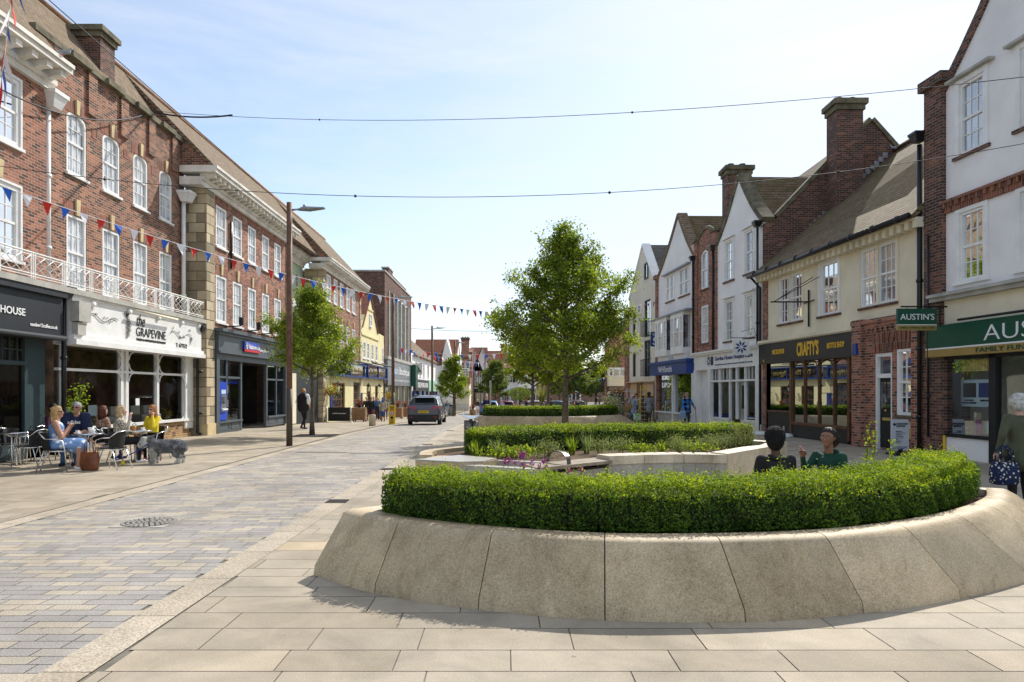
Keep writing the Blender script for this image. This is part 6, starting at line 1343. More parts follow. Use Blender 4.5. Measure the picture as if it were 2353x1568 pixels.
for i, (px, Y_, H_, lab) in enumerate(((1330, 95, 6.2, 'far tree filling the gap just right of the tallest tree trunk'), (1368, 102, 7.6, 'taller of the two far trees between the big trunk and the brick coffee shop'), (1392, 118, 7.0, 'farthest pale tree against the left edge of the brick coffee shop'), (1285, 105, 6.5, 'far tree hidden behind the trunk of the tallest tree'))):
 tree('street_tree', lab, (gx(px, Y_), Y_, -1.2), H_, 1.8, [(1.4, 1.6), (3, 2.6), (4.5, 2.4), (H_-.8, 1.3), (H_, .4)], 26, .24, 600, 26, 'leaf_far', 50+i, G2, .16)
c = at(1195, 905, 62); t = thing('topiary_tree', 'small round clipped standard tree above the far hedge', 'tree', (c.x, c.y, G(62))); m = MB(); m.cyl((c.x, c.y, G(62)), c, .05); m.build('trunk', 'bark', t)
q_ = rgn.normal(0, 1, (2600, 3)); q_ /= np.linalg.norm(q_, axis=1, keepdims=True); q_ *= np.array([1.0, 1.0, .62])*rgn.uniform(.75, 1.03, (2600, 1)); leafmesh('crown', q_+np.array(c[:]), q_, .11, 'leaf_far', t, seed=3)
c = at(1245, 925, 58); t = thing('spiky_palm', 'spiky pale palm-like plant behind the far hedge', 'plant', (c.x, c.y, G(58))); m = MB(); m.cyl((c.x, c.y, G(58)), (c.x, c.y, c.z-.1), .1); m.build('trunk', 'bark', t)
grass_tuft(c.x, c.y, c.z-.1, 60, 1.9, 1.5, 'p', rr, w=.05).build('fronds', 'leaf_palm', t, recalc=False)
hedge('farthest low clipped hedge, just behind the long one by the tall tree trunk', [(gx(1142, 42), 42), (gx(1200, 43), 43), (gx(1290, 43.5), 43.5), (gx(1385, 43), 43)], .9, .3, .95, 900, .07, 61, 'clipped hedges in the stone planters', gz=G(43))
m = MB(); pth = [(gx(1128, 41.6), 41.8), (gx(1200, 43), 42.3), (gx(1290, 43.5), 42.9), (gx(1392, 43), 42.4)]
for (a, b), (c_, d) in zip(pth, pth[1:]): m.hexa([(a, b, G(43)-.02), (c_, d, G(43)-.02), (c_, d+1.6, G(43)-.02), (a, b+1.6, G(43)-.02), (a, b, G(43)+.42), (c_, d, G(43)+.42), (c_, d+1.6, G(43)+.42), (a, b+1.6, G(43)+.42)])
tag(m.build('stone_planter', 'granite_grey', origin=(4, 43, G(43))), 'farthest low stone planter, its hedge just above the long middle hedge', 'planter', 'crescent stone planters with hedges')
q_ = rgn.uniform(0, 1, (1500, 3))*np.array([9, 1.4, .35])+np.array([.5, 45, G(45)+.55]); leafmesh('flower_bed', q_, np.tile((0, -.5, 1), (1500, 1)), .09, 'leaf_tree', origin=(4, 45, G(45)), seed=2).__setitem__('kind', 'stuff')
q_ = rgn.uniform(0, 1, (320, 3))*np.array([9, 1.2, .15])+np.array([.5, 45, G(45)+.85]); leafmesh('bedding_flowers', q_, np.tile((0, -.5, 1), (320, 1)), .11, 'petal_mix', origin=(4, 45, G(45)), seed=2).__setitem__('kind', 'stuff')
# ================================================================== STREET FURNITURE
def lamp_post(label, px, Y, ptop):
 x = gx(px, Y); g = G(Y); zt = EYE+(HOR-ptop)*Y/FPX; t = thing('lamp_post', label, 'lamp post', (x, Y, g), 'lamp posts along the left pavement')
 m = MB(); m.cyl((x, Y, g), (x, Y, zt), .088, .082, 16); m.lathe((x, Y, g), [(.12, 0), (.12, .01), (.09, .012)], 16); m.build('pole', 'rust_post', t)
 m = MB(); m.cyl((x, Y, g+.02), (x, Y, g+1.72), .0915, .0915, 16); m.build('base_sleeve', 'sleeve', t)
 m = MB(); m.cyl((x+.06, Y, zt-.22), (x+.30, Y, zt-.2), .03, .03, 8); m.build('arm', 'lamp_head', t)
 m = MB(); sec = [(.26, .05, .05, -.21), (.4, .13, .09, -.18), (.58, .16, .10, -.18), (.8, .15, .06, -.17), (1.06, .10, .03, -.16)]
 rings = [[(x+a, Y+sy*w_, zt+z_+sz*h_) for sy, sz in ((-1, -.5), (1, -.5), (1, .1), (.5, .5), (-.5, .5), (-1, .1))] for a, w_, h_, z_ in sec]
 fs = []; 
 for i in range(4):
  for k in range(6): fs.append((i*6+k, i*6+(k+1) % 6, i*6+6+(k+1) % 6, i*6+6+k))
 fs += [(5,4,3,2,1,0), tuple(24+k for k in range(6))]; m.add([v for r_ in rings for v in r_], fs); m.ball((x+.45, Y, zt-.1), .05, 8, 6); m.build('lamp_head', 'lamp_head', t)
lamp_post('tall brown lamp post nearest the camera, by the road on the left', 665, 20.5, 466)
lamp_post('second brown lamp post, behind the yellow 20 sign', 903, 37, 676)
lamp_post('third brown lamp post, rising above the grey car', 993, 54, 749)
lamp_post('fourth brown lamp post, in front of the narrow left street tree', 1045.5, 70, 784)
lamp_post('farthest lamp post at the end of the road', 1114.5, 98, 820)
def litter_bin(label, px, Y, sc=1):
 x = gx(px, Y); g = G(Y); t = thing('litter_bin', label, 'litter bin', (x, Y, g), 'steel litter bins')
 for dx, r, h_ in ((-.07, .13, .80), (.12, .10, .78)): m = MB(); m.cyl((x+dx, Y, g), (x+dx, Y, g+h_), r, r, 20); m.build('cylinder', 'steel_dull', t)
 m = MB(); n = 10
 for k in range(n):
  a, b = -.24+.48*k/n, -.24+.48*(k+1)/n; za, zb = g+.84+.9*a*a*1.6, g+.84+.9*b*b*1.6; m.hexa([(x+a, Y-.16, za), (x+b, Y-.16, zb), (x+b, Y+.16, zb+.05), (x+a, Y+.16, za+.05), (x+a, Y-.16, za+.015), (x+b, Y-.16, zb+.015), (x+b, Y+.16, zb+.065), (x+a, Y+.16, za+.065)])
 m.build('curved_top', 'steel', t); m = MB(); m.cyl((x, Y, g+.76), (x, Y, g+.86), .05); m.build('neck', 'steel_dull', t)
litter_bin('steel litter bin with a curved winged top, left of the second planter', 1082, 19.9)
litter_bin('far steel litter bin with curved top beside the man in the dark sweater', 1129, 48)
x = gx(855.5, 34); m = MB(); m.lathe((x, 34, G(34)), [(.165, 0), (.165, .53), (.155, .56)], 20); tag(m.build('bollard', 'granite_pale', origin=(x, 34, G(34))), 'squat round granite bollard in front of the two women on the left', 'bollard', 'granite bollards')
x = gx(1082, 76); m = MB(); m.lathe((x, 76, G(76)), [(.165, 0), (.165, .9), (.155, .94)], 14); tag(m.build('bollard', 'granite_pale', origin=(x, 76, G(76))), 'far small pale bollard near the plant pot at the end of the left pavement', 'bollard', 'granite bollards')
x = gx(1034, 70); g = G(70); t = thing('litter_bin', 'grey round litter bin next to the woman in blue, far left pavement', 'litter bin', (x, 70, g)); m = MB(); m.lathe((x, 70, g), [(.3, 0), (.3, 1.0), (.28, 1.05)], 14); m.build('drum', 'lamp_head', t); m = MB(); m.lathe((x, 70, g+1.06), [(.36, 0), (.36, .06), (.2, .16)], 14); m.build('lid', 'black_plain', t)
m = MB(); x = gx(1127, 46); m.cyl((x, 46, G(46)), (x, 46, G(46)+2.75), .045); m.box((x, 46, G(46)+2.5), (.16, .08, .5)); tag(m.build('sign_post', 'stone_grey', origin=(x, 46, G(46))), 'slim grey post with a narrow head beside the blue car', 'post')
x, Y = gx(901, 36.3), 36.3; g = G(36.3); t = thing('speed_sign', 'yellow pavement sign with a 20 roundel at the foot of the second lamp post', 'sign', (x, Y, g))
m = MB(); m.box((x, Y, g+.52), (.33, .12, 1.02)); m.build('board', 'sign_yellow', t)
mpy = lambda a, b, d: (x+a, Y-.062-d, g+b)
def disc(par, name, mat, mp_, cx, cy, r, r2=0, d=.004, n=24, d0=0):
 m = MB(); 
 for k in range(n):
  a0, a1 = 2*math.pi*k/n, 2*math.pi*(k+1)/n; m.hexa([mp_(cx+r_*math.cos(a), cy+r_*math.sin(a), dd) for dd in (d0, d0+d) for a, r_ in ((a0, r2), (a1, r2), (a1, r), (a0, r))])
 return m.build(name, mat, par)
disc(t, 'roundel_ring', 'red_plain', mpy, 0, .60, .125, .092); disc(t, 'roundel_face', 'white_paint', mpy, 0, .60, .092)
join_text([('20', mpy, -.055, .055, .555, .645, .02)], 'number', 'letter_black', t); join_text([('PLEASE', mpy, -.12, .12, .90, .97, .02), ('DRIVE', mpy, -.09, .09, .83, .885, .01), ('SLOWLY', mpy, -.11, .11, .76, .81, .01), ('STAY', mpy, -.09, .09, .19, .255, .02), ('SAFE', mpy, -.07, .07, .10, .155, .02)], 'lettering', 'letter_black', t)
m = MB(); m.ball((x, Y-.064, g+.37), .09, 12, 8, sq=(1, .08, .8)); m.build('symbol', 'letter_black', t)
t = thing('pub_barrier', 'black fabric barrier lettered wetherspoon on steel posts outside the pub', 'barrier', (-10.3, 42.6, G(42.6))); Yb = 42.6; xa, xb = gx(753, Yb), gx(805, Yb); g = G(Yb)
m = MB(); m.box(((xa+xb)/2, Yb, g+.5), (xb-xa-.04, .02, .86)); m.build('banner', 'black_plain', t); mpb = lambda a, b, d: (a, Yb-.011-d, b)
text_mesh('wetherspoon', mpb, xa+.28, xb-.28, g+.5, g+.6, .004, .02, 0, 'lettering', 'letter_white', t)
for x_ in (xa-.06, xb+.04): m = MB(); m.cyl((x_, Yb, g), (x_, Yb, g+.98), .03); m.lathe((x_, Yb, g), [(.16, 0), (.16, .02), (.03, .03)], 12); m.build('post', 'steel', t)
for i, (px, Y, w_, lab) in enumerate(((826, 44.6, .85, 'largest wooden trough with red spiky cordyline, right of the black pub barrier'), (866, 50, .8, 'wooden trough with cordyline half hidden behind the two women'), (914, 56, .8, 'wooden trough with cordyline right of the second lamp post'), (931, 59, .8, 'farthest wooden trough with cordyline, in front of the grey boutique front'))):
 x = gx(px, Y); g = G(Y); t = thing('plant_trough', lab, 'planter box', (x, Y, g), 'wooden plant troughs outside the pub'); m = MB(); z_ = g+.1
 for k in range(5): m.box((x, Y, z_+.08+k*.165), (w_-(.02 if k % 2 else 0), w_-(.02 if k % 2 else 0), .155))
 m.build('box', 'timber_post', t); m = MB(); [m.box((x+sx*w_*.4, Y+sy*w_*.4, g+.05), (.08, .08, .1)) for sx in (-1, 1) for sy in (-1, 1)]; m.build('castors', 'black_plain', t)
 grass_tuft(x, Y, g+.9, 70, .75, .6, 'c', rr, w=.02).build('cordyline', 'leaf_cordyline', t, recalc=False)
for i, (px, py, Y, lab) in enumerate(((759, 897, 42.2, 'hanging basket of mixed flowers on the pub wall, left of the yellow pillar'), (896, 909, 62.2, 'far hanging basket behind the second lamp post'))):
 c = at(px, py, Y); t = thing('hanging_basket', lab, 'hanging basket', c, 'hanging baskets'); m = MB(); m.lathe((c.x, c.y, c.z-.35), [(.08, 0), (.22, .12), (.3, .3)], 12); m.build('basket', 'timber_post', t); m = MB(); m.cyl((c.x, c.y, c.z), (c.x-.0, c.y, c.z+.7), .012); m.cyl((c.x, c.y, c.z+.7), (-11.1, c.y, c.z+.7), .02); m.build('bracket', 'iron', t)
 q_ = rgn.normal(0, 1, (500, 3))*np.array([.25, .25, .2])+np.array(c[:]); leafmesh('foliage', q_, q_-np.array(c[:]), .1, 'leaf_tree', t, seed=i); q_ = rgn.normal(0, 1, (160, 3))*np.array([.24, .24, .16])+np.array([c.x, c.y-.05, c.z+.05]); leafmesh('flowers', q_, q_-np.array(c[:]), .11, 'petal_mix', t, seed=i)
x, Y = 10.18, 17.6; t = thing('pavement_sign', 'pale grey pavement sign in front of the brick entrance beside the funeral directors', 'sign', (x, Y, 0)); mpz = lambda a, b, d: (x+a, Y-.026-d, b)
m = MB(); w_, z0_, z1_, r_ = .225, .12, .92, .06; pts = []
for cx_, cz_, a0 in ((w_-r_, z1_-r_, 0), (-w_+r_, z1_-r_, 90), (-w_+r_, z0_+r_, 180), (w_-r_, z0_+r_, 270)): pts += [(x+cx_+r_*math.cos(rad(a0+k*30)), Y-.025, cz_+r_*math.sin(rad(a0+k*30))) for k in range(4)]
m.prism(pts, (0, .05, 0)); m.build('board', 'sign_grey', t); m = MB(); m.box((x, Y, .03), (.5, .42, .06)); m.box((x, Y, .1), (.12, .05, .1)); m.build('foot', 'black_plain', t)
join_text([('HECKFORD', mpz, -.10, .19, .78, .83, .01), ('NORTON', mpz, -.10, .12, .72, .77, .01)]+[(s_, mpz, -.12, -.12+l_, .60-i_*.042, .622-i_*.042, .0) for i_, (s_, l_) in enumerate((('Wills & Probate', .15), ('Lasting Powers of Attorney', .26), ('Estate Planning', .15), ('Residential Property', .2), ('Commercial Property', .2), ('Crime', .06), ('Family & Divorce', .16), ('Employment', .12)))]+[('FREE CONSULTATION ON REQUEST', mpz, -.17, .17, .2, .22, 0), ('01462 682244', mpz, -.1, .1, .16, .18, 0)], 'lettering', 'letter_black', t)
disc(t, 'emblem', 'letter_black', mpz, -.15, .79, .035)
for i, (px, py, lab) in enumerate(((1748, 999, 'round pale weight on the pavement at the corner of the hospice shop'), (1801, 1004, 'round pale weight on the pavement in front of the micropub window'))):
 c = gp(px, py); t = thing('barrier_foot', lab, 'weight', (c.x, c.y, 0), 'round weights on the pavement'); m = MB(); m.lathe((c.x, c.y, .0), [(.34, 0), (.36, .04), (.28, .11), (.1, .13)], 20); m.build('weight', 'white_paint', t); m = MB(); m.cyl((c.x, c.y, .1), (c.x, c.y, .38), .03); m.build('socket', 'stone_grey', t)
m = MB(); c = (9.95, 20.7, 0); m.lathe(c, [(.11, 0), (.15, .28), (.16, .3), (.13, .3)], 14); tag(m.build('plant_pot', 'black_plain', origin=c), 'empty black pot by the micropub door', 'pot')
sx0, sx1, sY = gx(1441, 45.5), gx(1472, 45.5), 45.5; g = G(45); t = thing('scaffold_tower', 'grey scaffold tower in front of the boarded ground floor of the modern block', 'scaffold', (sx0, sY, g))
for x_ in (sx0, (sx0+sx1)/2+.0, sx1):
 for yy in (sY-1.2, sY):
  m = MB(); m.cyl((x_, yy, g), (x_, yy, g+2.2), .03, n=6); m.build('upright', 'steel', t)
m = MB(); [m.cyl((sx0-.15, yy, g+h_), (sx1+.15, yy, g+h_), .025, n=6) for yy in (sY-1.2, sY) for h_ in (.5, 1.0, 1.5, 2.0)]; m.cyl((sx0, sY-1.2, g+1.6), (sx1, sY-1.2, g+.4), .025, n=6); m.build('rails', 'steel', t); m = MB(); m.box(((sx0+sx1)/2, sY-.6, g+1.55), (sx1-sx0+.3, 1.1, .05)); m.build('boards', 'timber_post', t)
for i, (px0, px1, lab) in enumerate(((1391, 1406, 'left panel of the steel crowd barriers by the scaffold'), (1407, 1432, 'right panel of the steel crowd barriers by the scaffold'))):
 a, b = gx(px0, 44), gx(px1, 44); g = G(44); t = thing('crowd_barrier', lab, 'barrier', (a, 44, g), 'steel crowd barriers'); m = MB(); m.tube([(a, 44, g), (a, 44, g+1.1), (b, 44, g+1.1), (b, 44, g)], .025, 6); m.cyl((a, 44, g+.2), (b, 44, g+.2), .02, n=6); m.build('frame', 'steel', t)
 m = MB(); n_ = int((b-a)/.12); [m.cyl((a+(b-a)*k/n_, 44, g+.2), (a+(b-a)*k/n_, 44, g+1.1), .009, n=4) for k in range(1, n_)]; m.build('bars', 'steel', t)
a = gx(1471, 40.2); g = G(40); t = thing('step_ladder', 'yellow step ladder behind the man in the grey suit', 'ladder', (a, 40.2, g))
for s_, y_ in ((0, 40.2), (.5, 40.2), (.05, 41.2), (.45, 41.2)): m = MB(); m.cyl((a+s_, y_, g), (a+.25+(s_-.25)*.6, 40.6, g+2.2), .03, n=6); m.build('rail', 'sign_yellow', t)
m = MB(); [m.box((a+.25, 40.2+.4*k/8, g+.25*k+.2), (.42, .1, .03)) for k in range(8)]; m.build('treads', 'steel', t)
c = at(1370, 918, 43); t = thing('flower_tub', 'stone tub heaped with pale flowers beside the crowd barriers', 'planter', (c.x+1.3, 43, G(43))); m = MB(); cx_ = c.x+.95; m.lathe((cx_, 43, G(43)+.5), [(.2, 0), (.35, .5)], 12); m.cyl((cx_, 43, G(43)), (cx_, 43, G(43)+.5), .1); m.build('tub', 'timber_post', t); q_ = rgn.normal(0, 1, (500, 3))*np.array([.33, .33, .26])+np.array([cx_, 43, G(43)+1.35]); leafmesh('flowers', q_, q_-np.array([cx_, 43, G(43)+1]), .1, 'petal_white', t); q_ = rgn.normal(0, 1, (400, 3))*np.array([.33, .33, .22])+np.array([cx_, 43, G(43)+1.2]); leafmesh('foliage', q_, q_-np.array([cx_, 43, G(43)+1]), .1, 'leaf_tree', t)
m = MB(); m.tube([at(1370, 928, 50), at(1370, 903, 50), at(1391, 872, 50)], .09, 6); tag(m.build('awning_arm', 'black_plain', origin=at(1370, 928, 50)), 'black diagonal arm leaning against the brick coffee shop', 'awning')
# ================================================================== OVERHEAD LINES AND BUNTING
def sagline(p0, p1, sag, n=40): p0, p1 = Vector(p0), Vector(p1); return [p0.lerp(p1, k/n)-Vector((0, 0, 4*sag*(k/n)*(1-k/n))) for k in range(n+1)]
def wire(label, p0, p1, sag, r=.012, beads=0):
 pts = sagline(p0, p1, sag); m = MB(); m.tube(pts, r, 5)
 for k in range(beads): q = pts[int((k+.7)*len(pts)/(beads+.6)) % len(pts)]; m.ball(q, .03, 6, 5)
 tag(m.build('overhead_wire', 'cable', origin=p0), label, 'wire')
wire('long dark wire crossing the sky from the brick parapet to the white gable', (-11.85, 22.9, 11.05), (11.2, 13.5, 7.97), .6, .008, 2)
wire('lower dark wire crossing the sky in front of the roofs on both sides', (-11.6, 14, 6.45), (11.25, 13.6, 6.75), 1.02, .007, 4)
wire('thin wire running steeply from the top left corner down to the lower long wire', (-4.72, 13.9, 5.62), (-6.94, 9, 7.62), 0, .008)
wire('thick looped cable along the brick wall on the left up to the parapet', (-11.3, 15.0, 8.4), (-11.85, 22.9, 11.0), .5, .02)
wire('heavy twisted end of the long wire near the brick parapet', (-11.85, 22.9, 11.02), (-8.6, 21.55, 10.36), .12, .028)
wire('faint far wire between the third lamp post and the trees', (-11.0, 80, 9.0), (9, 76, 9.0), 0.5, .02, 2)
FC = ['flag_red', 'flag_blue', 'flag_white']
def bunting(label, p0, p1, sag, step, fw, fh, start=0, flags=True):
 L_ = (Vector(p1)-Vector(p0)).length; n = max(4, int(L_/step)); pts = sagline(p0, p1, sag, n); t = thing('bunting', label, 'bunting', p0, 'strings of bunting')
 m = MB(); m.tube(pts, .008, 4); m.build('cord', 'flag_white', t); rr2 = random.Random(int(L_*7))
 for k in range(n):
  a = pts[k].lerp(pts[k+1], .1); d = (pts[k+1]-pts[k]).normalized(); b = a+d*fw; tw = rr2.uniform(-.5, .5); sd_ = Vector((-d.y, d.x, 0))
  tip = a.lerp(b, .5)+Vector((0, 0, -fh))+sd_*fh*tw*.7+d*rr2.uniform(-.08, .08); mid_l = a.lerp(tip, .5)+sd_*rr2.uniform(-.04, .04); mid_r = b.lerp(tip, .5)+sd_*rr2.uniform(-.04, .04)
  m = MB(); th = sd_*.002; vs_ = [a, b, mid_r, tip, mid_l]; m.add([v+th for v in vs_]+[v-th for v in vs_], [(0,1,2,4), (4,2,3), (5,9,7,6), (9,8,7), (0,4,9,5), (4,3,8,9), (3,2,7,8), (2,1,6,7), (1,0,5,6)]); m.build('flag', FC[(k+start) % 3], t)
bunting('longest string of red, white and blue pennants across the street before the big tree', (-11.1, 15.0, 6.16), (8.95, 40.4, 6.95), 1.65, .385, .20, .29, 1)
bunting('near bunting in the top left corner, large pennants cut off by the frame', (-9.3, 12.6, 7.25), (-2.6, 4.2, 8.2), .1, .5, .32, .46, 0)
bunting('far bunting string sagging from the tall brick block to the left end of the trees', (-11.1, 72, 6.2), (5.5, 78, 6.9), .9, .9, .42, .62, 0)
bunting('far bunting string running behind the third and fourth lamp posts towards the far roofs', (-11.1, 72, 6.1), (2.5, 125, 6.7), .6, 1.3, .5, .7, 1)
bunting('short bunting string low in front of the timbered houses at the far end', (-6, 110, 5.3), (1, 100, 4.0), .4, .8, .4, .55, 2)
bunting('upper bunting string right of the big trunk in front of the far trees', (gx(1305, 95), 95, 2.8), (gx(1392, 95), 95, 3.6), .25, .42, .28, .42, 0)
bunting('middle bunting string right of the big trunk in front of the far trees', (gx(1310, 100), 100, 2.25), (gx(1362, 100), 100, 2.4), .15, .42, .28, .42, 1)
bunting('lowest bunting string right of the big trunk in front of the far trees', (gx(1308, 104), 104, 1.5), (gx(1358, 104), 104, 1.95), .1, .42, .28, .42, 2)
# ================================================================== CARS
def car(label, loc, rz, paint, plate=None, Lx=1.0, brake=False, Hs=1.0):
 t = thing('parked_car' if plate is None else 'car', label, 'car', loc, 'cars in the street', rz=rz); local(t)
 st = [(0, .74, .36, .80, .84, .66), (.06, .82, .26, .93, .97, .70), (.14, .86, .24, 1.0, 1.04, .76), (.46, .86, .22, 1.0, 1.43, .62), (.78, .865, .22, 1.0, 1.51, .63), (1.6, .86, .2, .99, 1.54, .64), (1.68, .87, .2, .99, 1.54, .64), (2.35, .87, .2, .97, 1.49, .64), (2.95, .86, .2, .95, 1.16, .66), (3.3, .85, .2, .93, .97, .70), (3.75, .82, .22, .82, .86, .66), (4.0, .70, .3, .62, .66, .56)]
 body = MB(); gl = MB(); rings = []
 for y, w_, zl, zb, zr, wr in st:
  zr *= Hs; r = [(w_*.88, zl), (w_, zl+.12), (w_+.01, .62 if zb > .7 else zb-.1), (w_-.02, zb), (wr+.02, zr-.06 if zr > zb+.1 else zr-.01), (wr*.8, zr)]
  rings.append([(x_, y*Lx, z_) for x_, z_ in r]+[(-x_, y*Lx, z_) for x_, z_ in reversed(r)])
 n = 12
 for i in range(len(rings)-1):
  for k in range(n):
   q_ = [rings[i][k], rings[i][(k+1) % n], rings[i+1][(k+1) % n], rings[i+1][k]]
   side = k in (3, 7) and 3 <= i <= 8 and i != 5; back = i == 2 and k in (4, 5, 6); frontg = i in (7, 8) and k in (4, 5, 6) and i == 8 or (i == 7 and False)
   (gl if (side or back or frontg) else body).add(q_, [(0,1,2,3)], 0, True)
 body.add(rings[0], [tuple(range(n))]); body.add(rings[-1], [tuple(range(n-1, -1, -1))])
 bo = body.build('body', paint, t); gl.build('windows', 'car_glass', t)
 sm = bmesh.new(); sm.from_mesh(bo.data); bmesh.ops.remove_doubles(sm, verts=sm.verts, dist=.001); bmesh.ops.recalc_face_normals(sm, faces=sm.faces); sm.to_mesh(bo.data); sm.free()
 m = MB(); m.box((0, .06, .40), (1.6, .18, .30)); m.box((0, .1, .24), (1.3, .2, .14)); m.build('bumper', 'trim', t)
 m = MB(); m.box((0, .3, 1.5*Hs), (1.0, .28, .03)); m.build('spoiler', paint, t)
 for sx in (-1, 1):
  m = MB(); m.hexa([(sx*.40,-.02,.80), (sx*.83,.04,.78), (sx*.86,.24,.78), (sx*.40,.1,.80), (sx*.40,.04,.94), (sx*.83,.08,1.0), (sx*.86,.28,1.0), (sx*.40,.15,.94)]); m.build('tail_light', 'brake_light' if brake else 'tail_red', t)
  m = MB(); m.box((sx*.62, -.025, .42), (.16, .03, .035)); m.build('reflector', 'tail_red', t)
  m = MB(); m.hexa([(sx*.86,2.55,.92), (sx*1.02,2.6,.94), (sx*1.02,2.75,.94), (sx*.86,2.7,.92), (sx*.86,2.55,1.03), (sx*1.02,2.6,1.08), (sx*1.02,2.75,1.08), (sx*.86,2.7,1.03)]); m.build('door_mirror', paint, t)
  for y in (.68, 3.22):
   wm = MB(); a, b = sx*.68, sx*.875; wm.tube([(a, y*Lx, .31), (b-sx*.01, y*Lx, .31)], .31, 20, sm=True); w_ = wm.build('wheel', 'tyre', t); rm = MB(); rm.tube([(b-sx*.02, y*Lx, .31), (b+sx*.004, y*Lx, .31)], .20, 16); rm.build('rim', 'steel_dull', w_)
   am = MB(); am.tube([(sx*.862, (y+.36*math.cos(a_))*1.0*Lx, .31+.36*math.sin(a_)) for a_ in [math.pi*k/10 for k in range(11)]], .03, 5); am.build('wheel_arch', 'trim', t)
 for sx in (-1, 1): m = MB(); m.tube([(sx*.56, .7, 1.52*Hs), (sx*.57, .8, 1.57*Hs), (sx*.58, 1.9, 1.58*Hs), (sx*.58, 2.1, 1.53*Hs)], .018, 5); m.build('roof_rail', 'trim', t)
 m = MB(); m.box((0, .01, .70), (.54, .03, .12)); pl = m.build('number_plate', 'sign_yellow', t)
 if plate: text_mesh(plate, lambda a, b, d: (a, -.006-d, b), -.23, .23, .665, .735, .004, .01, 0, 'plate_number', 'letter_black', pl)
 m = MB(); m.tube([(.05, .17, 1.1), (.42, .24, 1.14)], .012, 4); m.build('rear_wiper', 'trim', t)
 return t
car('grey hatchback driving away on the paved road, rear lights and yellow plate towards us', (gx(973, 35.3), 35.3, G(35.8)), 0, 'paint_grey', 'PW04 RAW')
car('blue hatchback parked right of the road beyond the litter bins', (gx(1124, 60), 60, G(61)), 0, 'paint_blue', Hs=.98)
car('magenta car with bright brake lights right of the blue car', (gx(1166, 77), 77, G(78)), 0, 'paint_magenta', brake=True)
car('white car mostly hidden behind the round clipped tree', (gx(1199, 86), 86, G(87)), rad(-80), 'paint_white')
car('teal blue car far away left of the big tree trunk', (gx(1303, 84), 84, G(85)), rad(80), 'paint_teal')
car('black car far away right of the big tree trunk', (gx(1350, 88), 88, G(88)), rad(85), 'paint_black')
car('dark red car far away, mostly hidden by the far tree trunk', (gx(1276, 90), 90, G(90)), rad(75), 'paint_red')
# ================================================================== FAR END OF THE STREET
def simple_house(name, label, x0, x1, y0, y1, z0, ze, zr, wall, roof, axis='x', windows=(), ww=1.0, wh=1.3, shop=None, gable=False):
 """far house: walls, pitched roof (ridge along axis), windows on the side facing the camera and on the street side"""
 t = thing(name, label, 'building', ((x0+x1)/2, y0, z0)); m = MB(); m.box(((x0+x1)/2, (y0+y1)/2, (z0+ze)/2), (x1-x0, y1-y0, ze-z0))
 if axis == 'x': m.prism([(x0, y0, ze), (x0, (y0+y1)/2, zr-.15), (x0, y1, ze)], (x1-x0, 0, 0))
 else: m.prism([(x0, y0, ze), ((x0+x1)/2, y0, zr-.15), (x1, y0, ze)], (0, y1-y0, 0))
 m.build('wall', wall, t)
 if axis == 'x':
  quad_roof('roof', roof, t, [(x0-.1, y0-.35, ze-.25), (x1+.1, y0-.35, ze-.25), (x1+.1, (y0+y1)/2, zr), (x0-.1, (y0+y1)/2, zr)]); quad_roof('roof', roof, t, [(x0-.1, y1+.35, ze-.25), (x1+.1, y1+.35, ze-.25), (x1+.1, (y0+y1)/2, zr), (x0-.1, (y0+y1)/2, zr)])
 else:
  for xe in (x0-.3, x1+.3): quad_roof('roof', roof, t, [(xe, y0-.2, ze-.2), (xe, y1, ze-.2), ((x0+x1)/2, y1, zr), ((x0+x1)/2, y0-.2, zr)])
 for cx_, cz_ in windows:
  m = MB(); m.box((cx_, y0-.03, cz_), (ww, .08, wh)); m.box((cx_, y0-.08, cz_), (.06, .06, wh)); m.box((cx_, y0-.08, cz_), (ww, .06, .06)); w_ = m.build('window', 'white_paint', t)
  for sx in (-1, 1):
   m = MB(); m.box((cx_+sx*ww*.25, y0-.075, cz_), (ww*.42, .02, wh*.88)); m.build('pane', 'pane_dark', w_)
 if shop:
  m = MB(); m.box(((x0+x1)/2, y0-.15, z0+2.95), (x1-x0-.2, .3, .8)); m.build('fascia', shop, t); m = MB(); m.box(((x0+x1)/2, y0-.04, z0+1.3), (x1-x0-.5, .06, 2.3)); m.build('shop_glazing', 'pane_shop', t)
  m = MB(); [m.box((x0+.25+(x1-x0-.5)*k/3, y0-.1, z0+1.3), (.12, .12, 2.4)) for k in range(4)]; m.build('shopfront_frame', shop, t)
 return t
H1 = thing('white_shop', 'low white shop with an old tiled roof beyond the tall dark brick block', 'building', (-13, 90, -1.1)); LW = Fac(-11.0, 0, 1)
ws = [(84, 85.6), (88, 89.6), (92, 93.6), (97, 99), (103, 105)]
m = MB(); LW.wall(m, 81, 110, -1.3, 6.0, [(a, b, 3.5, 5.3) for a, b in ws]); m.prism([(-11.0, 110, -1.3), (-19, 110, -1.3), (-19, 110, 6.3), (-11, 110, 6.3)], (0, .2, 0)); m.build('wall', 'white_render', H1)
for a, b in ws: window(LW, H1, a, b, 3.5, 5.3, 2, 4, pane='pane_dark', bar=.06)
quad_roof('roof', 'tile_brown', H1, [(-10.6, 81, 6.0), (-10.6, 110.4, 6.0), (-15.5, 110.4, 10.2), (-15.5, 81, 10.2)])
m = MB(); bars(LW, m, [(82, 96, 1.7, 3.1)], 0, .3); fa = m.build('fascia', 'shop_dark', H1); LW.text('MOBILE PHONES & REPAIR', 83.5, 95, 2.1, 2.75, .31, 'letter_white', fa, bold=.02); m = MB(); bars(LW, m, [(96.5, 109, 1.6, 3.2)], 0, .3); m.build('fascia', 'mint', H1)
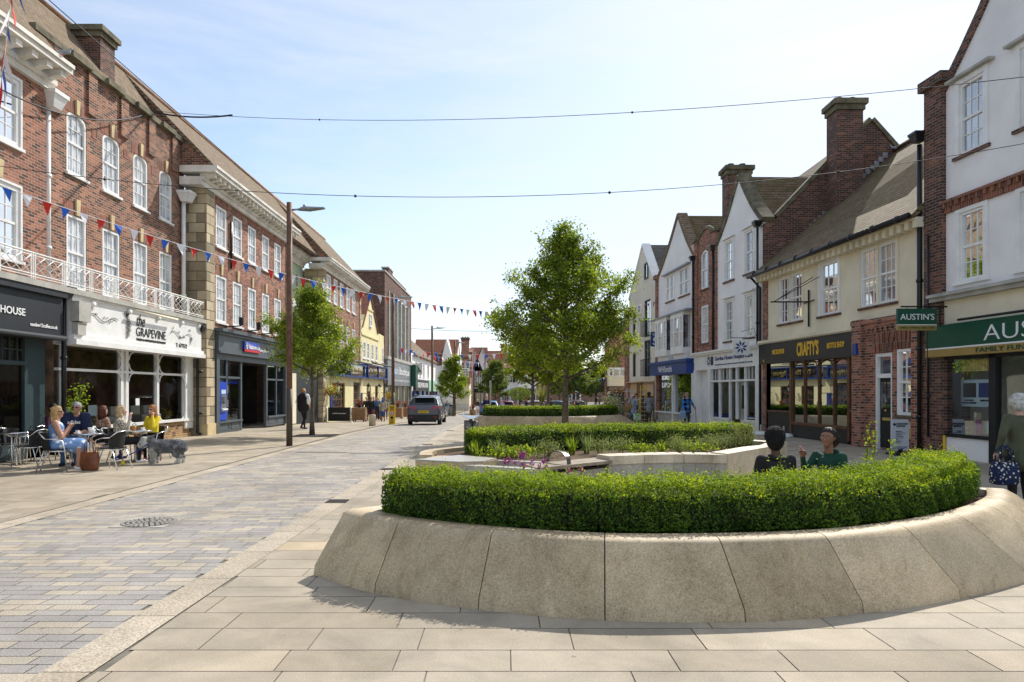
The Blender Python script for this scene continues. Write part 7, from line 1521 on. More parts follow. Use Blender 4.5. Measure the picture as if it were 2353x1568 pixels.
m = MB(); bars(LW, m, [(81, 110, -1.3, 1.65)], 0, .05); m.build('shop_glazing', 'pane_shop', H1); m = MB(); [bars(LW, m, [(y_, y_+.4, -1.3, 1.65)], .05, .2) for y_ in (82, 86, 91, 96, 101, 105, 109)]; m.build('shopfront_frame', 'shop_blue', H1)
sY = 81.5; c = at(1031/1*0+ (1200+1050*.4464)/1.7408, (1050+955*.4464)/1.7408, sY); t = thing('hanging_sign', 'white hanging sign with a green triangle lettered ABC', 'sign', c); m = MB(); m.box(c, (1.25, .1, 1.35)); m.build('board', 'white_paint', t); mp_ = lambda a, b, d: (c.x+a, sY-.055-d, c.z+b)
m = MB(); m.prism([mp_(-.5, -.35, 0), mp_(.5, -.35, 0), mp_(0, .48, 0)], (0, -.02, 0)); m.build('triangle', 'shop_green', t); text_mesh('ABC', mp_, -.3, .3, -.28, -.05, .03, .02, 0, 'lettering', 'letter_white', t)
simple_house('tiled_house', 'white house with a large red tiled roof and a steep gable, left side far off', gx(948, 112), gx(1020, 112)+2, 112, 122, -1.2, 6.2, 10.5, 'white_render', 'tile_red', 'x', [(-6.5, 4.5)], 1.2, 1.8)
m = MB(); a = at(1016, 780, 111); m.prism([at(1016, 925, 111.5), at(1046, 925, 111.5), at(1046, 845, 111.5), at(1026, 778, 111.5), at(1016, 820, 111.5)], (0, 8, 0)); tag(m.build('gable_house', 'white_render', origin=(-9, 111, -1.2)), 'tall narrow white gable end left of the fourth lamp post', 'house')
t = simple_house('brick_house', 'stone and brick house with a chimney and aerial behind the narrow street tree', gx(1060, 128), gx(1085, 128), 128, 138, -1.2, 9.0, 10.0, 'brick_brown', 'tile_red', 'x', [(gx(1068, 128), 6.3), (gx(1079, 128), 6.3)], 1.0, 1.7)
chimney(t, gx(1060, 127), gx(1080, 127)-.2, 127, 128, 8, 11.6, 'brick_red', 'brick_dark', 3, .6, 'tile_red')
m = MB(); c = at(1078, 793, 127.5); m.cyl(c, at(1078, 780, 127.5), .04, n=5); m.cyl(at(1061, 780, 127.5), at(1083, 780.5, 127.5), .03, n=5); m.build('aerial', 'iron', t)
t = thing('cafe_building', 'low cream cafe with an orange balcony front behind the narrow left tree', 'building', (gx(1065, 100), 100, -1.2)); m = MB(); a, b = at(1040, 948, 100), at(1078, 882, 100); m.box(((a.x+b.x)/2, 103, (a.z+b.z)/2), (b.x-a.x, 6, b.z-a.z)); m.build('wall', 'cream_render', t)
m = MB(); a, b = at(1062, 882, 100), at(1081, 868, 100); m.box(((a.x+b.x)/2, 101, (a.z+b.z)/2), (b.x-a.x, 4, b.z-a.z)); m.build('balcony', 'timber_post', t)
t = thing('terrace_railing', 'glass and steel terrace railing on the far left pavement', 'railing', (gx(1060, 82), 82, G(82))); a, b = gx(1049, 84), gx(1077, 84)
m = MB(); m.cyl((a, 84, G(84)+1.1), (b, 82, G(82)+1.1), .04); m.build('rail', 'steel', t)
for k in range(8): m = MB(); x_ = a+(b-a)*k/7; m.cyl((x_, 84-2*k/7, G(84)), (x_, 84-2*k/7, G(84)+1.1), .035, n=6); m.build('post', 'steel', t)
def timber(par, y0, x0, x1, z0, z1, n):
 m = MB(); m.box(((x0+x1)/2, y0-.06, z0+.1), (x1-x0, .1, .2)); m.box(((x0+x1)/2, y0-.06, z1-.1), (x1-x0, .1, .2)); [m.box((x0+(x1-x0)*(k+.0)/n, y0-.05, (z0+z1)/2), (.16, .1, z1-z0)) for k in range(n+1)]; m.build('timber_framing', 'black_plain', par)
t = simple_house('timbered_house', 'black and white timbered house with two small gables at the far end of the street', gx(1080, 135), gx(1118, 135), 135, 145, -1.2, 6.0, 10.6, 'white_render', 'tile_red', 'x', [(gx(1090, 135), 3.8), (gx(1104, 135), 3.8)], 1.3, 1.3, 'shop_dark'); timber(t, 135, gx(1080, 135), gx(1118, 135), 2.4, 6, 8)
for px in (1087, 1107): c = gx(px, 134); m = MB(); m.prism([(c-1.5, 134.2, 5.8), (c+1.5, 134.2, 5.8), (c, 134.2, 10.0)], (0, 3, 0)); g_ = m.build('gable', 'white_render', t); m = MB(); m.tube([(c-1.8, 134.0, 5.5), (c, 134.0, 10.2), (c+1.8, 134.0, 5.5)], .16, 4); m.build('barge_board', 'black_plain', g_)
simple_house('brick_house', 'red tiled building with a row of chimney pots at the far end of the street', gx(1110, 150), gx(1150, 150), 150, 160, -1.2, 6.8, 10.8, 'brick_red', 'tile_red', 'x', [(gx(1122, 150), 4.5), (gx(1136, 150), 4.5)], 1.3, 1.5)
t = thing('chimney_building', 'far red building with a tall chimney stack right of the last lamp post', 'building', (gx(1165, 152), 152, -1.2)); a, b = gx(1145, 152), gx(1192, 152); m = MB(); m.box(((a+b)/2, 156, 2.8), (b-a, 8, 8)); m.build('wall', 'white_render', t); quad_roof('roof', 'tile_red', t, [(a, 151.6, 6.6), (b, 151.6, 6.6), (b, 156, 9.9), (a, 156, 9.9)]); chimney(t, gx(1151, 151), gx(1166, 151), 151.5, 152.5, 7, 12.0, 'brick_red', 'brick_red', 4, .5, 'tile_red')
for i, (pa, pb, sh, lab) in enumerate(((1150, 1172, 'pale_blue', 'far shop with a light blue front, left of the clipped round tree'), (1172, 1190, 'stone_grey', 'far shop with a grey front and pink lettering'), (1190, 1232, 'shop_dark', 'far white building with dark shopfronts behind the palm'), (1302, 1335, 'white_paint', 'far white shop with pale pillars right of the big trunk'))):
 Yf = 140-i*3; simple_house('shop_building', lab, gx(pa, Yf), gx(pb, Yf), Yf, Yf+8, -1.2, 5.4, 7.2, 'white_render', 'tile_red', 'x', [(gx(pa+(pb-pa)*.3, Yf), 4.0), (gx(pa+(pb-pa)*.7, Yf), 4.0)], 1.0, 1.3, sh)
simple_house('long_building', 'long low brick building closing the view behind the trees', -40, 60, 185, 196, -1.2, 3.8, 6.5, 'brick_brown', 'tile_red', 'x')
for i, (x0, y0_, lab) in enumerate(((12.2, 56, 'brick building beyond the coffee shop, hidden by trees from the left'), (13.4, 74, 'white building beyond the coffee shop on the right side'), (16.4, 94, 'farthest brick building on the right side of the street'))):
 simple_house('brick_building', lab, x0, x0+9, y0_, y0_+15, -1.2, 5.8, 8.5, 'brick_red' if i != 1 else 'white_render', 'tile_red', 'x')
q_ = rgn.uniform(0, 1, (9000, 3)); q_[:, 0] = q_[:, 0]*150-70; q_[:, 1] = 215+q_[:, 1]*12; q_[:, 2] = -1+q_[:, 2]**.8*(6.5+1.5*np.sin(q_[:, 0]*.2)+1.2*np.sin(q_[:, 0]*.53))
w_ = leafmesh('distant_trees', q_, np.tile((0, -.7, .6), (9000, 1)), 1.3, 'leaf_far', origin=(0, 220, -1.2), seed=8); w_['kind'] = 'stuff'
x = gx(1099, 72); g = G(72); t = thing('menu_board', 'white A-board with a picture on the far left pavement', 'sign', (x, 72, g)); m = MB(); m.hexa([(x-.3,72,g), (x+.3,72,g), (x+.3,72.5,g), (x-.3,72.5,g), (x-.3,72.2,g+1), (x+.3,72.2,g+1), (x+.3,72.3,g+1), (x-.3,72.3,g+1)]); m.build('board', 'white_paint', t); m = MB(); m.box((x, 71.97, g+.45), (.36, .02, .4), 0); m.build('picture', 'ply', t)
x = gx(1087, 74); g = G(74); t = thing('plant_pot', 'far plant pot with red spiky cordyline on the left pavement', 'planter', (x, 74, g)); m = MB(); m.lathe((x, 74, g), [(.25, 0), (.35, .6)], 10); m.build('pot', 'timber_post', t); grass_tuft(x, 74, g+.6, 50, .9, .7, 'c', rr, w=.03).build('cordyline', 'leaf_cordyline', t, recalc=False)
# ================================================================== PEOPLE
P('hat_straw', (.45, .33, .18), .8); P('hair_black_curl', (.016,.014,.014), .7, var=.3, vs=60, bmp=1.5, bs=140); P('tea_amber', (.55,.22,.03), .2); P('fur_grey', (.34,.345,.36), .8, var=.4, vs=7); P('fur_white', (.80,.78,.72), .85, var=.12); P('lead_blue', (.01,.03,.25), .6)
def MBbox(t, nm, mt, c, d): m = MB(); m.box(c, d); return m.build(nm, mt, t)
def MBstick(t, V): m = MB(); w = V['wrL']; m.tube([w+Vector((0,.0,.03)), w+Vector((-.02,.1,.05)), w+Vector((-.03,.06,.0)), Vector((w.x-.05, w.y+.1, .0))], .012, 5); return m.build('walking_stick', 'wood_frame', t)
def hoop(t, hv): m = MB(); m.tube([hv(.052+.0*k, -.006+.016*math.sin(a), -.03+.016*math.cos(a)) for k, a in enumerate([2*math.pi*q/12 for q in range(13)])], .0022, 4); m.build('earring', 'alu', t); m = MB(); m.tube([hv(.052,-.01,.012), hv(.046,.045,.014), hv(.02,.058,.012)], .004, 5); m.ball(hv(.028,.056,.010), .022, 8, 6, sq=(1,.5,.8)); m.build('sunglasses', 'lens', t)
def collar(t, V, s):
 m = MB(); n = V['neck']; m.tube([n+Vector((.075*math.cos(a), .065*math.sin(a)-.01, -.02+.02*math.sin(a))) for a in [math.pi*(.9+1.2*k/10) for k in range(11)]], .022, 8); m.build('collar', 'cloth_black', t)
def hood(t, V, s):
 m = MB(); n = V['neck']; m.tube([n+Vector((.085*math.cos(a), .07*math.sin(a)-.03, -.045-.03*math.sin(a))) for a in [math.pi*(.75+1.5*k/12) for k in range(13)]], [.02+.02*math.sin(math.pi*k/12) for k in range(13)], 8); m.build('hood', 'cloth_green', t)
def vape(t, V, s):
 w = V['wrR']; hd = (w-V['elR']).normalized(); c = w+hd*.085; m = MB(); m.cyl(c+Vector((0,-.03,-.02)), c+Vector((0,.045,.045)), .011, .011, 8); m.build('pink_vape', 'cloth_pink', t)
P('skin_light', (.58, .34, .25), .55, var=.05, vs=8); P('skin_tan', (.45, .24, .16), .55, var=.05, vs=8); P('skin_brown', (.26, .12, .07), .5, var=.06, vs=8); P('skin_dark', (.10, .050, .032), .5, var=.06, vs=8)
for n_, c_ in dict(black=(.012,.012,.014), navy=(.012,.02,.06), white=(.75,.75,.76), grey=(.22,.23,.24), lightgrey=(.42,.46,.50), olive=(.075,.08,.045), jeans=(.06,.13,.26), paleblue=(.25,.38,.58), yellow=(.80,.62,.03), green=(.008,.055,.032), maroon=(.12,.02,.035), plum=(.05,.012,.035), lilac=(.45,.32,.55), beige=(.42,.35,.27), brown=(.16,.09,.05), cream=(.62,.58,.52), blue=(.03,.10,.40), red=(.5,.03,.04), purple=(.2,.1,.35), pink=(.65,.30,.32), darkgreen=(.01,.06,.03), charcoal=(.04,.042,.05)).items(): P('cloth_'+n_, c_, .85, var=.14, vs=5, bmp=.25, bs=30)
for n_, c_ in dict(blonde=(.62,.42,.18), paleblonde=(.68,.52,.28), auburn=(.15,.045,.02), grey=(.45,.45,.44), white=(.70,.69,.66), dark=(.018,.012,.010), brown=(.09,.045,.02), ginger=(.50,.22,.06)).items(): P('hair_'+n_, c_, .5, var=.25, vs=22, bmp=.6, bs=60)
SPOT('cloth_leopard', (.62, .55, .45), (.03, .025, .02), 48, .42); SPOT('cloth_floral', (.16, .28, .52), (.62, .68, .74), 9, .36); SPOT('cloth_rust', (.50, .36, .27), (.34, .10, .04), 26, .4); SPOT('cloth_polka', (.015, .025, .07), (.6, .58, .5), 22, .28); SPOT('cloth_bluefloral', (.015, .02, .05), (.06, .2, .6), 18, .42); SPOT('cloth_maroonfloral', (.10, .015, .03), (.35, .12, .16), 16, .32)
def argyle():
 m, nt, b = _new('cloth_argyle'); _set(b, .85, 0, .2); ch = N(nt, 'ShaderNodeTexChecker', Scale=6.5); mp_ = nt.nodes.new('ShaderNodeMapping'); mp_.inputs['Rotation'].default_value = (0, rad(45), 0); nt.links.new(coord(nt), mp_.inputs[0]); nt.links.new(mp_.outputs[0], ch.inputs[0]); ch.inputs[1].default_value = (.01, .015, .05, 1); ch.inputs[2].default_value = (.05, .25, .65, 1); nt.links.new(ch.outputs[0], b.inputs['Base Color'])
argyle()
P('leather_brown', (.20, .065, .025), .35, var=.2, vs=6); P('lens', (.008, .008, .010), .1, spec=.6, var=0); P('lip', (.30, .10, .09), .5); P('eye_white', (.6, .58, .55), .3)
def remesh(mb, voxel, tags, segs, name, mats, parent, smooth_it=3):
 """one continuous skin from overlapping limbs; each face keeps the material of its nearest limb"""
 me = bpy.data.meshes.new('r'); me.from_pydata(mb.v, [], mb.f); ob = bpy.data.objects.new('r', me); COL.objects.link(ob)
 bm = bmesh.new(); bm.from_mesh(me); bmesh.ops.recalc_face_normals(bm, faces=bm.faces); bm.to_mesh(me); bm.free()
 md = ob.modifiers.new('m', 'REMESH'); md.mode = 'VOXEL'; md.voxel_size = voxel
 sm_ = ob.modifiers.new('s', 'SMOOTH'); sm_.factor = .5; sm_.iterations = smooth_it
 dg = bpy.context.evaluated_depsgraph_get(); out = bpy.data.meshes.new_from_object(ob.evaluated_get(dg)); out.name = name
 bpy.data.objects.remove(ob); bpy.data.meshes.remove(me)
 for m in mats: out.materials.append(MATS[m])
 n = len(out.polygons); ce = np.empty(n*3); out.polygons.foreach_get('center', ce); ce = ce.reshape(-1, 3)
 best = np.full(n, 1e9); mi = np.zeros(n, dtype=np.int32)
 for a, b, ra, rb, t_ in segs:
  a, b = np.array(a[:]), np.array(b[:]); d = b-a; L2 = max((d*d).sum(), 1e-9); u = np.clip(((ce-a)@d)/L2, 0, 1); q = a+u[:, None]*d; ds = np.linalg.norm(ce-q, axis=1)-(ra+(rb-ra)*u)
  w = ds < best; best[w] = ds[w]; mi[w] = t_
 out.polygons.foreach_set('material_index', mi); out.polygons.foreach_set('use_smooth', np.ones(n, dtype=bool))
 o = bpy.data.objects.new(name, out); COL.objects.link(o); o.parent = parent; ORIG[o.name] = Vector((0,0,0)); return o
def person(label, loc, rz, h=1.70, pose='stand', skin='skin_light', top='cloth_navy', bottom='cloth_jeans', shoe='cloth_black', hair='hair_brown', style='short', sleeve='long', build_=1.0, vox=.022, J=None, skirt=None, coat=0, specs=False, extra=None, head_turn=0, group=None, head_tilt=0, hands='simple', female=False, hat=None, face=False, sub=None):
 t = thing('person', label, 'person', loc, group, rz=rz); local(t); s = h
 j = dict(pelvis=(0,0,.53), waist=(0,.0,.61), chest=(0,.005,.735), neck=(0,0,.835), head=(0,.018,.925),
             shL=(-.103,0,.80), shR=(.103,0,.80), elL=(-.13,-.015,.635), elR=(.13,-.015,.635), wrL=(-.135,.03,.485), wrR=(.135,.03,.485),
             hiL=(-.052,0,.52), hiR=(.052,0,.52), knL=(-.056,.012,.285), knR=(.056,.012,.285), anL=(-.056,-.012,.05), anR=(.056,-.012,.05))
 if pose == 'walk': j.update(knL=(-.05,.085,.29), anL=(-.05,.10,.05), knR=(.05,.02,.28), anR=(.052,-.13,.085), elL=(-.135,-.05,.64), wrL=(-.14,-.03,.49), elR=(.135,.03,.64), wrR=(.14,.10,.50))
 if pose == 'sit':
  zs = .45/s+.055; dz_ = zs-.53
  for k in ('pelvis','waist','chest','neck','head','shL','shR','elL','elR','wrL','wrR','hiL','hiR'): x, y, z = j[k]; j[k] = (x, y, z+dz_)
  j.update(knL=(-.07,.25,.455/s+.03), knR=(.07,.25,.455/s+.03), anL=(-.065,.22,.05), anR=(.065,.24,.05), elL=(-.135,.03,.64+dz_), elR=(.135,.03,.64+dz_), wrL=(-.07,.17,.60+dz_), wrR=(.07,.17,.60+dz_))
 if J: j.update({k: ((v[0], v[1], v[2]+dz_) if pose == 'sit' and k[:2] in ('el', 'wr') else v) for k, v in J.items()})
 if female: j['shL'] = (j['shL'][0]*.9, *j['shL'][1:]); j['shR'] = (j['shR'][0]*.9, *j['shR'][1:])
 V_ = {k: Vector(v)*s for k, v in j.items()}
 SK, TP, BT, SH = 0, 1, 2, 3; segs = []; B_ = build_
 def sg(a, b, ra, rb, t_): segs.append((V_[a] if isinstance(a, str) else a, V_[b] if isinstance(b, str) else b, ra*s, rb*s, t_))
 up = (V_['neck']-V_['pelvis']).normalized()
 sg('pelvis', 'waist', .072*B_, .070*B_, BT if not coat else TP); sg('waist', 'chest', .071*B_, .079*B_, TP); sg('chest', V_['neck']-up*.03*s, .076*B_, .036, TP)
 for sd_ in 'LR':
  sg('chest', 'sh'+sd_, .066*B_, .035*B_, TP); sg('waist', V_['hi'+sd_]+Vector((0,0,.0)), .056*B_, .060*B_, BT if not coat else TP)
  sg('sh'+sd_, 'el'+sd_, .036*B_, .027*B_, TP if sleeve != 'none' else SK); sg('el'+sd_, 'wr'+sd_, .025*B_, .0175, TP if sleeve == 'long' else SK)
  sg('hi'+sd_, 'kn'+sd_, .055*B_, .036*B_, BT); leg = SK if (skirt or bottom == 'short') else BT
  sg('kn'+sd_, 'an'+sd_, .034*B_, .023, leg); a = V_['an'+sd_]; fwd = Vector((.0, .085, -.025 if pose != 'walk' or sd_ == 'L' else -.05))*s; sg(a+Vector((0,-.018,-.022))*s, a+fwd, .024, .020, SH)
  hd = (V_['wr'+sd_]-V_['el'+sd_]).normalized(); w = V_['wr'+sd_]; sg(w, w+hd*.030*s, .017, .022, SK)
 nk = V_['neck']; hc = V_['head']; sg(nk-up*.03*s, hc-Vector((0,.012,.03))*s, .031, .030, SK)
 rot = Matrix.Rotation(head_turn, 3, 'Z') @ Matrix.Rotation(head_tilt, 3, 'X'); hv = lambda x, y, z: hc+rot@Vector((x, y, z))*s
 sg(hv(0,-.012,.012), hv(0,.006,.014), .049, .047, SK); sg(hv(0,.012,-.004), hv(0,.020,-.036), .040, .024, SK)
 if vox < .02: sg(hv(0,.050,.006), hv(0,.062,-.008), .006, .009, SK); [sg(hv(x,-.004,.0), hv(x*1.05,-.006,.012), .008, .009, SK) for x in (-.047, .047)]; sg(hv(0,.046,-.034), hv(0,.043,-.052), .014, .012, SK)
 if skirt: kz = V_['pelvis']; mid = (V_['knL']+V_['knR'])*.5; sg(kz, mid, .085, skirt, BT); 
 if coat: sg('pelvis', V_['pelvis']-Vector((0,0,coat)), .078*B_, .085*B_, TP)
 if extra: [sg(*e) for e in extra(V_, s)]
 mb = MB()
 for a, b, ra, rb, t_ in segs:
  flat = .78 if t_ in (TP, BT) and ra > .06*s else 1
  mb.tube([a, b], [ra, rb], 12); mb.ball(a, ra, 12, 8); mb.ball(b, rb, 12, 8)
 body = remesh(mb, vox, None, segs, 'body', [skin, top, bottom if bottom != 'short' else 'cloth_black', shoe], t, 4 if vox < .02 else 3)
 hm = MB()
 for sd_ in 'LR':
  w = V_['wr'+sd_]; hd = (w-V_['el'+sd_]).normalized(); side = hd.cross(Vector((0,0,1))); side = side.normalized() if side.length > .1 else Vector((1,0,0)); pn = hd.cross(side).normalized()
  if pn.z > 0: pn = -pn
  sc_ = s/1.7; base = w+hd*.055*sc_; nn = 5 if vox < .03 else 4
  for f in range(4):
   o = base+side*(f-1.5)*.019*sc_; l_ = (.066, .074, .070, .055)[f]*sc_; p1 = o+hd*l_*.5+pn*l_*.12; p2 = p1+hd*l_*.28+pn*l_*.32; hm.tube([o-hd*.02*sc_, o, p1, p2], [.0095*sc_, .009*sc_, .008*sc_, .006*sc_], nn)
  th = w+hd*.02*sc_+side*.024*sc_*(1 if sd_ == 'L' else -1); hm.tube([th, th+hd*.025*sc_+side*.018*sc_*(1 if sd_ == 'L' else -1), th+hd*.052*sc_+side*.02*sc_*(1 if sd_ == 'L' else -1)+pn*.01*sc_], [.012*sc_, .0095*sc_, .007*sc_], nn)
 me = body.data; bm = bmesh.new(); bm.from_mesh(me); vs_ = [bm.verts.new(v) for v in hm.v]
 for f in hm.f:
  try: fc = bm.faces.new([vs_[i] for i in f]); fc.material_index = 0; fc.smooth = True
  except ValueError: pass
 bm.to_mesh(me); bm.free()
 def hb(pts, vx=None, nm='hair', mt=None):
  q = MB(); sgs = []
  for a, b, ra, rb in pts: q.tube([a, b], [ra*s, rb*s], 10); q.ball(a, ra*s, 10, 7); q.ball(b, rb*s, 10, 7); sgs.append((a, b, ra*s, rb*s, 0))
  return remesh(q, vx or vox*.8, None, sgs, nm, [mt or hair], t, 2)
 cap = [(hv(0,-.020,.026), hv(0,-.004,.034), .049, .044)]
 if style == 'short': hb(cap+[(hv(0,-.032,.0), hv(0,-.030,-.01), .038, .030)])
 elif style == 'long': hb(cap+[(hv(0,-.03,0), hv(0,-.038,-.085), .042, .034), (hv(-.036,-.014,.01), hv(-.046,-.008,-.085), .018, .014), (hv(.036,-.014,.01), hv(.046,-.008,-.085), .018, .014)]+[(hv(x,-.045,-.06), hv(x*1.1,-.05,-.115), .018, .008) for x in (-.03, 0, .03)])
 elif style == 'bob': hb(cap+[(hv(0,-.03,0), hv(0,-.030,-.05), .046, .040), (hv(-.040,-.012,.0), hv(-.042,-.008,-.05), .018, .020), (hv(.040,-.012,.0), hv(.042,-.008,-.05), .018, .020)])
 elif style == 'curly': hb([(hv(0,-.018,.030), hv(0,-.002,.036), .058, .052), (hv(0,-.030,.0), hv(0,-.032,-.02), .052, .042)]+[(hv(.05*math.cos(a), -.012+.04*math.sin(a), .03+.012*math.sin(3*a)), hv(.05*math.cos(a), -.012+.04*math.sin(a), .0), .016, .014) for a in [math.pi*(.9+k*.17) for k in range(8)]])
 elif style == 'afro': hb([(hv(0,-.018,.034), hv(0,-.01,.030), .064, .058), (hv(0,-.03,.0), hv(0,-.03,-.015), .054, .045)])
 elif style == 'ponytail': hb([(hv(0,-.026,.024), hv(0,-.014,.036), .056, .046), (hv(0,-.030,.01), hv(0,-.036,-.025), .050, .036), (hv(-.036,-.014,.022), hv(-.042,-.024,-.01), .020, .014), (hv(.036,-.014,.022), hv(.042,-.024,-.01), .020, .014)]); hb([(hv(0,-.078,.012), hv(0,-.100,-.008), .042, .046), (hv(0,-.104,-.01), hv(0,-.112,-.04), .040, .026)], nm='bun')
 elif style == 'scarf': hb([(hv(0,-.016,.024), hv(0,-.002,.030), .056, .050), (hv(0,-.03,0), hv(0,-.02,-.075), .052, .060), (hv(0,.0,-.055), hv(0,.01,-.085), .045, .06)], nm='headscarf')
 elif style == 'bald': hb([(hv(0,-.034,-.004), hv(0,-.036,.006), .030, .030)])
 if vox < .016:
  ho = [k for k in bpy.data.objects if k.parent == t and k.name.split('.')[0] in ('hair', 'bun')]
  for q_o in ho:
   nv = len(q_o.data.vertices); pv_ = np.empty(nv*3); q_o.data.vertices.foreach_get('co', pv_); nn_ = np.empty(nv*3); q_o.data.vertices.foreach_get('normal', nn_); pv_ = pv_.reshape(-1, 3); nn_ = nn_.reshape(-1, 3); kk = 2 if nv > 3000 else 5
   pv_ = np.repeat(pv_, kk, 0)+np.random.default_rng(nv).normal(0, .004, (nv*kk, 3)); leafmesh('strands', pv_, np.repeat(nn_, kk, 0), .030 if style in ('afro', 'curly', 'ponytail') else .055, hair, t, seed=nv, jit=.6 if style in ('afro', 'curly') else .3, asp=.16, updir=0 if style in ('afro', 'curly', 'ponytail') else 2.5)
 if hat: 
  q = MB()
  if hat[0] == 'brim': ring = [(.088, .034), (.086, .040), (.054, .040), (.050, .078), (.030, .088), (.001, .088)]; q.lathe((0,0,0), [(r_*s, z_*s) for r_, z_ in ring], 14)
  else: q.lathe((0,0,0), [(.054*s, .016*s), (.055*s, .04*s), (.042*s, .066*s), (.001*s, .074*s)], 14); q.box((0, .07*s, .026*s), (.07*s, .06*s, .008*s))
  q.v = [tuple(hv(0,-.006,0)+rot@Vector(v)) for v in q.v]; q.build('hat', hat[1], t)
 if specs:
  q = MB()
  for x in (-.019, .019): q.ball(hv(x, .050, .012), .0155*s, 8, 6, sq=(1, .45, .75))
  q.tube([hv(-.05, 0, .014), hv(-.036, .044, .016), hv(.036, .044, .016), hv(.05, 0, .014)], .003*s, 4); q.build('sunglasses', 'lens', t)
 elif face:
  q = MB(); [q.ball(hv(x, .0475, .011), .0065*s, 8, 6, sq=(1.1, .5, .7)) for x in (-.018, .018)]; e_ = q.build('eyes', 'eye_white', t)
  q = MB(); [q.ball(hv(x, .0505, .011), .0035*s, 6, 5) for x in (-.018, .018)]; q.build('pupils', 'lens', e_); q = MB(); [q.tube([hv(x-.011, .050, .024), hv(x, .053, .027), hv(x+.011, .050, .024)], .0022*s, 4) for x in (-.018, .018)]; q.build('eyebrows', 'hair_dark', t)
 if vox < .02: q = MB(); q.ball(hv(0, .049, -.0275), .012*s, 8, 6, sq=(1.1, .35, .35)); q.build('mouth', 'lip', t)
 if sub: sub(t, V_, s, hv)
 return t
def foot(px, Y): return (gx(px, Y), Y, G(Y))
AWAY, TO = 0.0, math.pi      # rz 0 looks along +Y (away from us)
person('waiter walking away past the bank, black waistcoat over white shirt, black trousers', foot(697, 30), rad(-25), 1.80, 'walk', 'skin_light', 'cloth_white', 'cloth_black', 'cloth_black', 'hair_ginger', 'short', 'none', vox=.016,
       extra=lambda V, s: [(V['shL'], V['shL'].lerp(V['elL'], .8), .041*s, .036*s, 1), (V['shR'], V['shR'].lerp(V['elR'], .8), .041*s, .036*s, 1), (V['pelvis'], V['chest'], .078*s, .086*s, 2), (V['chest'], V['neck']-Vector((0,0,.05)), .08*s, .05*s, 2), (V['chest']+Vector((-.08,0,.06)), V['chest']+Vector((.08,0,.06)), .068*s, .068*s, 2)], J=dict(wrL=(-.12,.05,.52)), group=None)
person('woman in black coat and maroon patterned trousers beside the granite bollard', foot(852, 44.6), TO+rad(10), 1.62, 'walk', 'skin_brown', 'cloth_black', 'cloth_maroonfloral', 'cloth_black', 'hair_dark', 'ponytail', coat=.16, build_=1.2, female=True)
person('woman with bright blue headscarf, beige coat and blue patterned skirt next to the yellow sign', foot(880, 44.8), TO-rad(8), 1.60, 'stand', 'skin_brown', 'cloth_beige', 'cloth_bluefloral', 'cloth_black', 'cloth_blue', 'scarf', build_=1.15, coat=.1, skirt=.085, female=True)
person('white-haired person in black just behind the woman in maroon trousers', foot(842, 47.5), TO, 1.68, 'stand', 'skin_light', 'cloth_black', 'cloth_charcoal', hair='hair_white', style='short')
person('grey-haired person in blue between the two women, further back', foot(858.5, 50.5), TO, 1.74, 'stand', 'skin_light', 'cloth_blue', 'cloth_navy', hair='hair_grey', style='short')
person('grey-haired person in a denim blue jacket behind the blue headscarf', foot(867, 49.5), TO+rad(20), 1.70, 'stand', 'skin_light', 'cloth_jeans', 'cloth_navy', hair='hair_grey', style='bob', female=True)
person('person with brown hair in beige half hidden behind the blue headscarf', foot(886, 51), TO, 1.60, 'stand', 'skin_tan', 'cloth_beige', 'cloth_brown', hair='hair_brown', style='short')
person('person with short brown hair by the first wooden trough near the pub windows', foot(826, 50), TO, 1.70, 'stand', 'skin_light', 'cloth_charcoal', 'cloth_charcoal', hair='hair_brown')
person('elderly woman in a pale blue top by the far grey round bin', foot(1027, 68), TO, 1.60, 'stand', 'skin_light', 'cloth_paleblue', 'cloth_lightgrey', hair='hair_white', style='bob', vox=.03, female=True)
person('seated customer on the far left terrace in a red top', foot(1012, 72), TO, 1.6, 'sit', 'skin_light', 'cloth_red', 'cloth_navy', hair='hair_ginger', vox=.03)
person('man in a dark sweater reading papers beside the slim grey post', foot(1117.5, 50), TO+rad(15), 1.80, 'stand', 'skin_light', 'cloth_navy', 'cloth_black', hair='hair_ginger', style='short', vox=.024, J=dict(wrL=(-.04,.15,.63), wrR=(.04,.15,.63), elL=(-.13,.02,.64), elR=(.13,.02,.64)), head_tilt=-.3, sub=lambda t, V, s, hv: MBbox(t, 'papers', 'cloth_cream', (0, .2*s, .63*s), (.26, .2, .03)))
person('woman in purple walking between the blue and magenta cars', foot(1154, 71), TO, 1.62, 'walk', 'skin_light', 'cloth_lilac', 'cloth_purple', hair='hair_grey', style='bob', vox=.03, female=True)
person('man in navy and green polo shirt drinking, standing behind the far hedge', foot(1209.5, 58), rad(-70), 1.80, 'stand', 'skin_tan', 'cloth_navy', 'cloth_navy', hair='hair_dark', vox=.028, sleeve='none', hat=('cap', 'cloth_green'), J=dict(wrR=(.08,.17,.86), elR=(.13,.12,.72)))
person('person in a dark green t-shirt standing beside the second trunk', foot(1266, 60), rad(30), 1.78, 'stand', 'skin_brown', 'cloth_darkgreen', 'cloth_charcoal', hair='hair_dark', vox=.028, sleeve='none')
person('seated person in a light blue t-shirt and black cap behind the far hedge', foot(1231, 52), TO, 1.7, 'sit', 'skin_tan', 'cloth_paleblue', 'cloth_navy', hair='hair_dark', vox=.028, hat=('cap', 'cloth_black'), sleeve='none')
person('seated young woman with dark hair in pink behind the far hedge', foot(1251, 51), TO, 1.66, 'sit', 'skin_tan', 'cloth_pink', 'cloth_navy', hair='hair_dark', style='ponytail', vox=.028, sleeve='none', female=True)
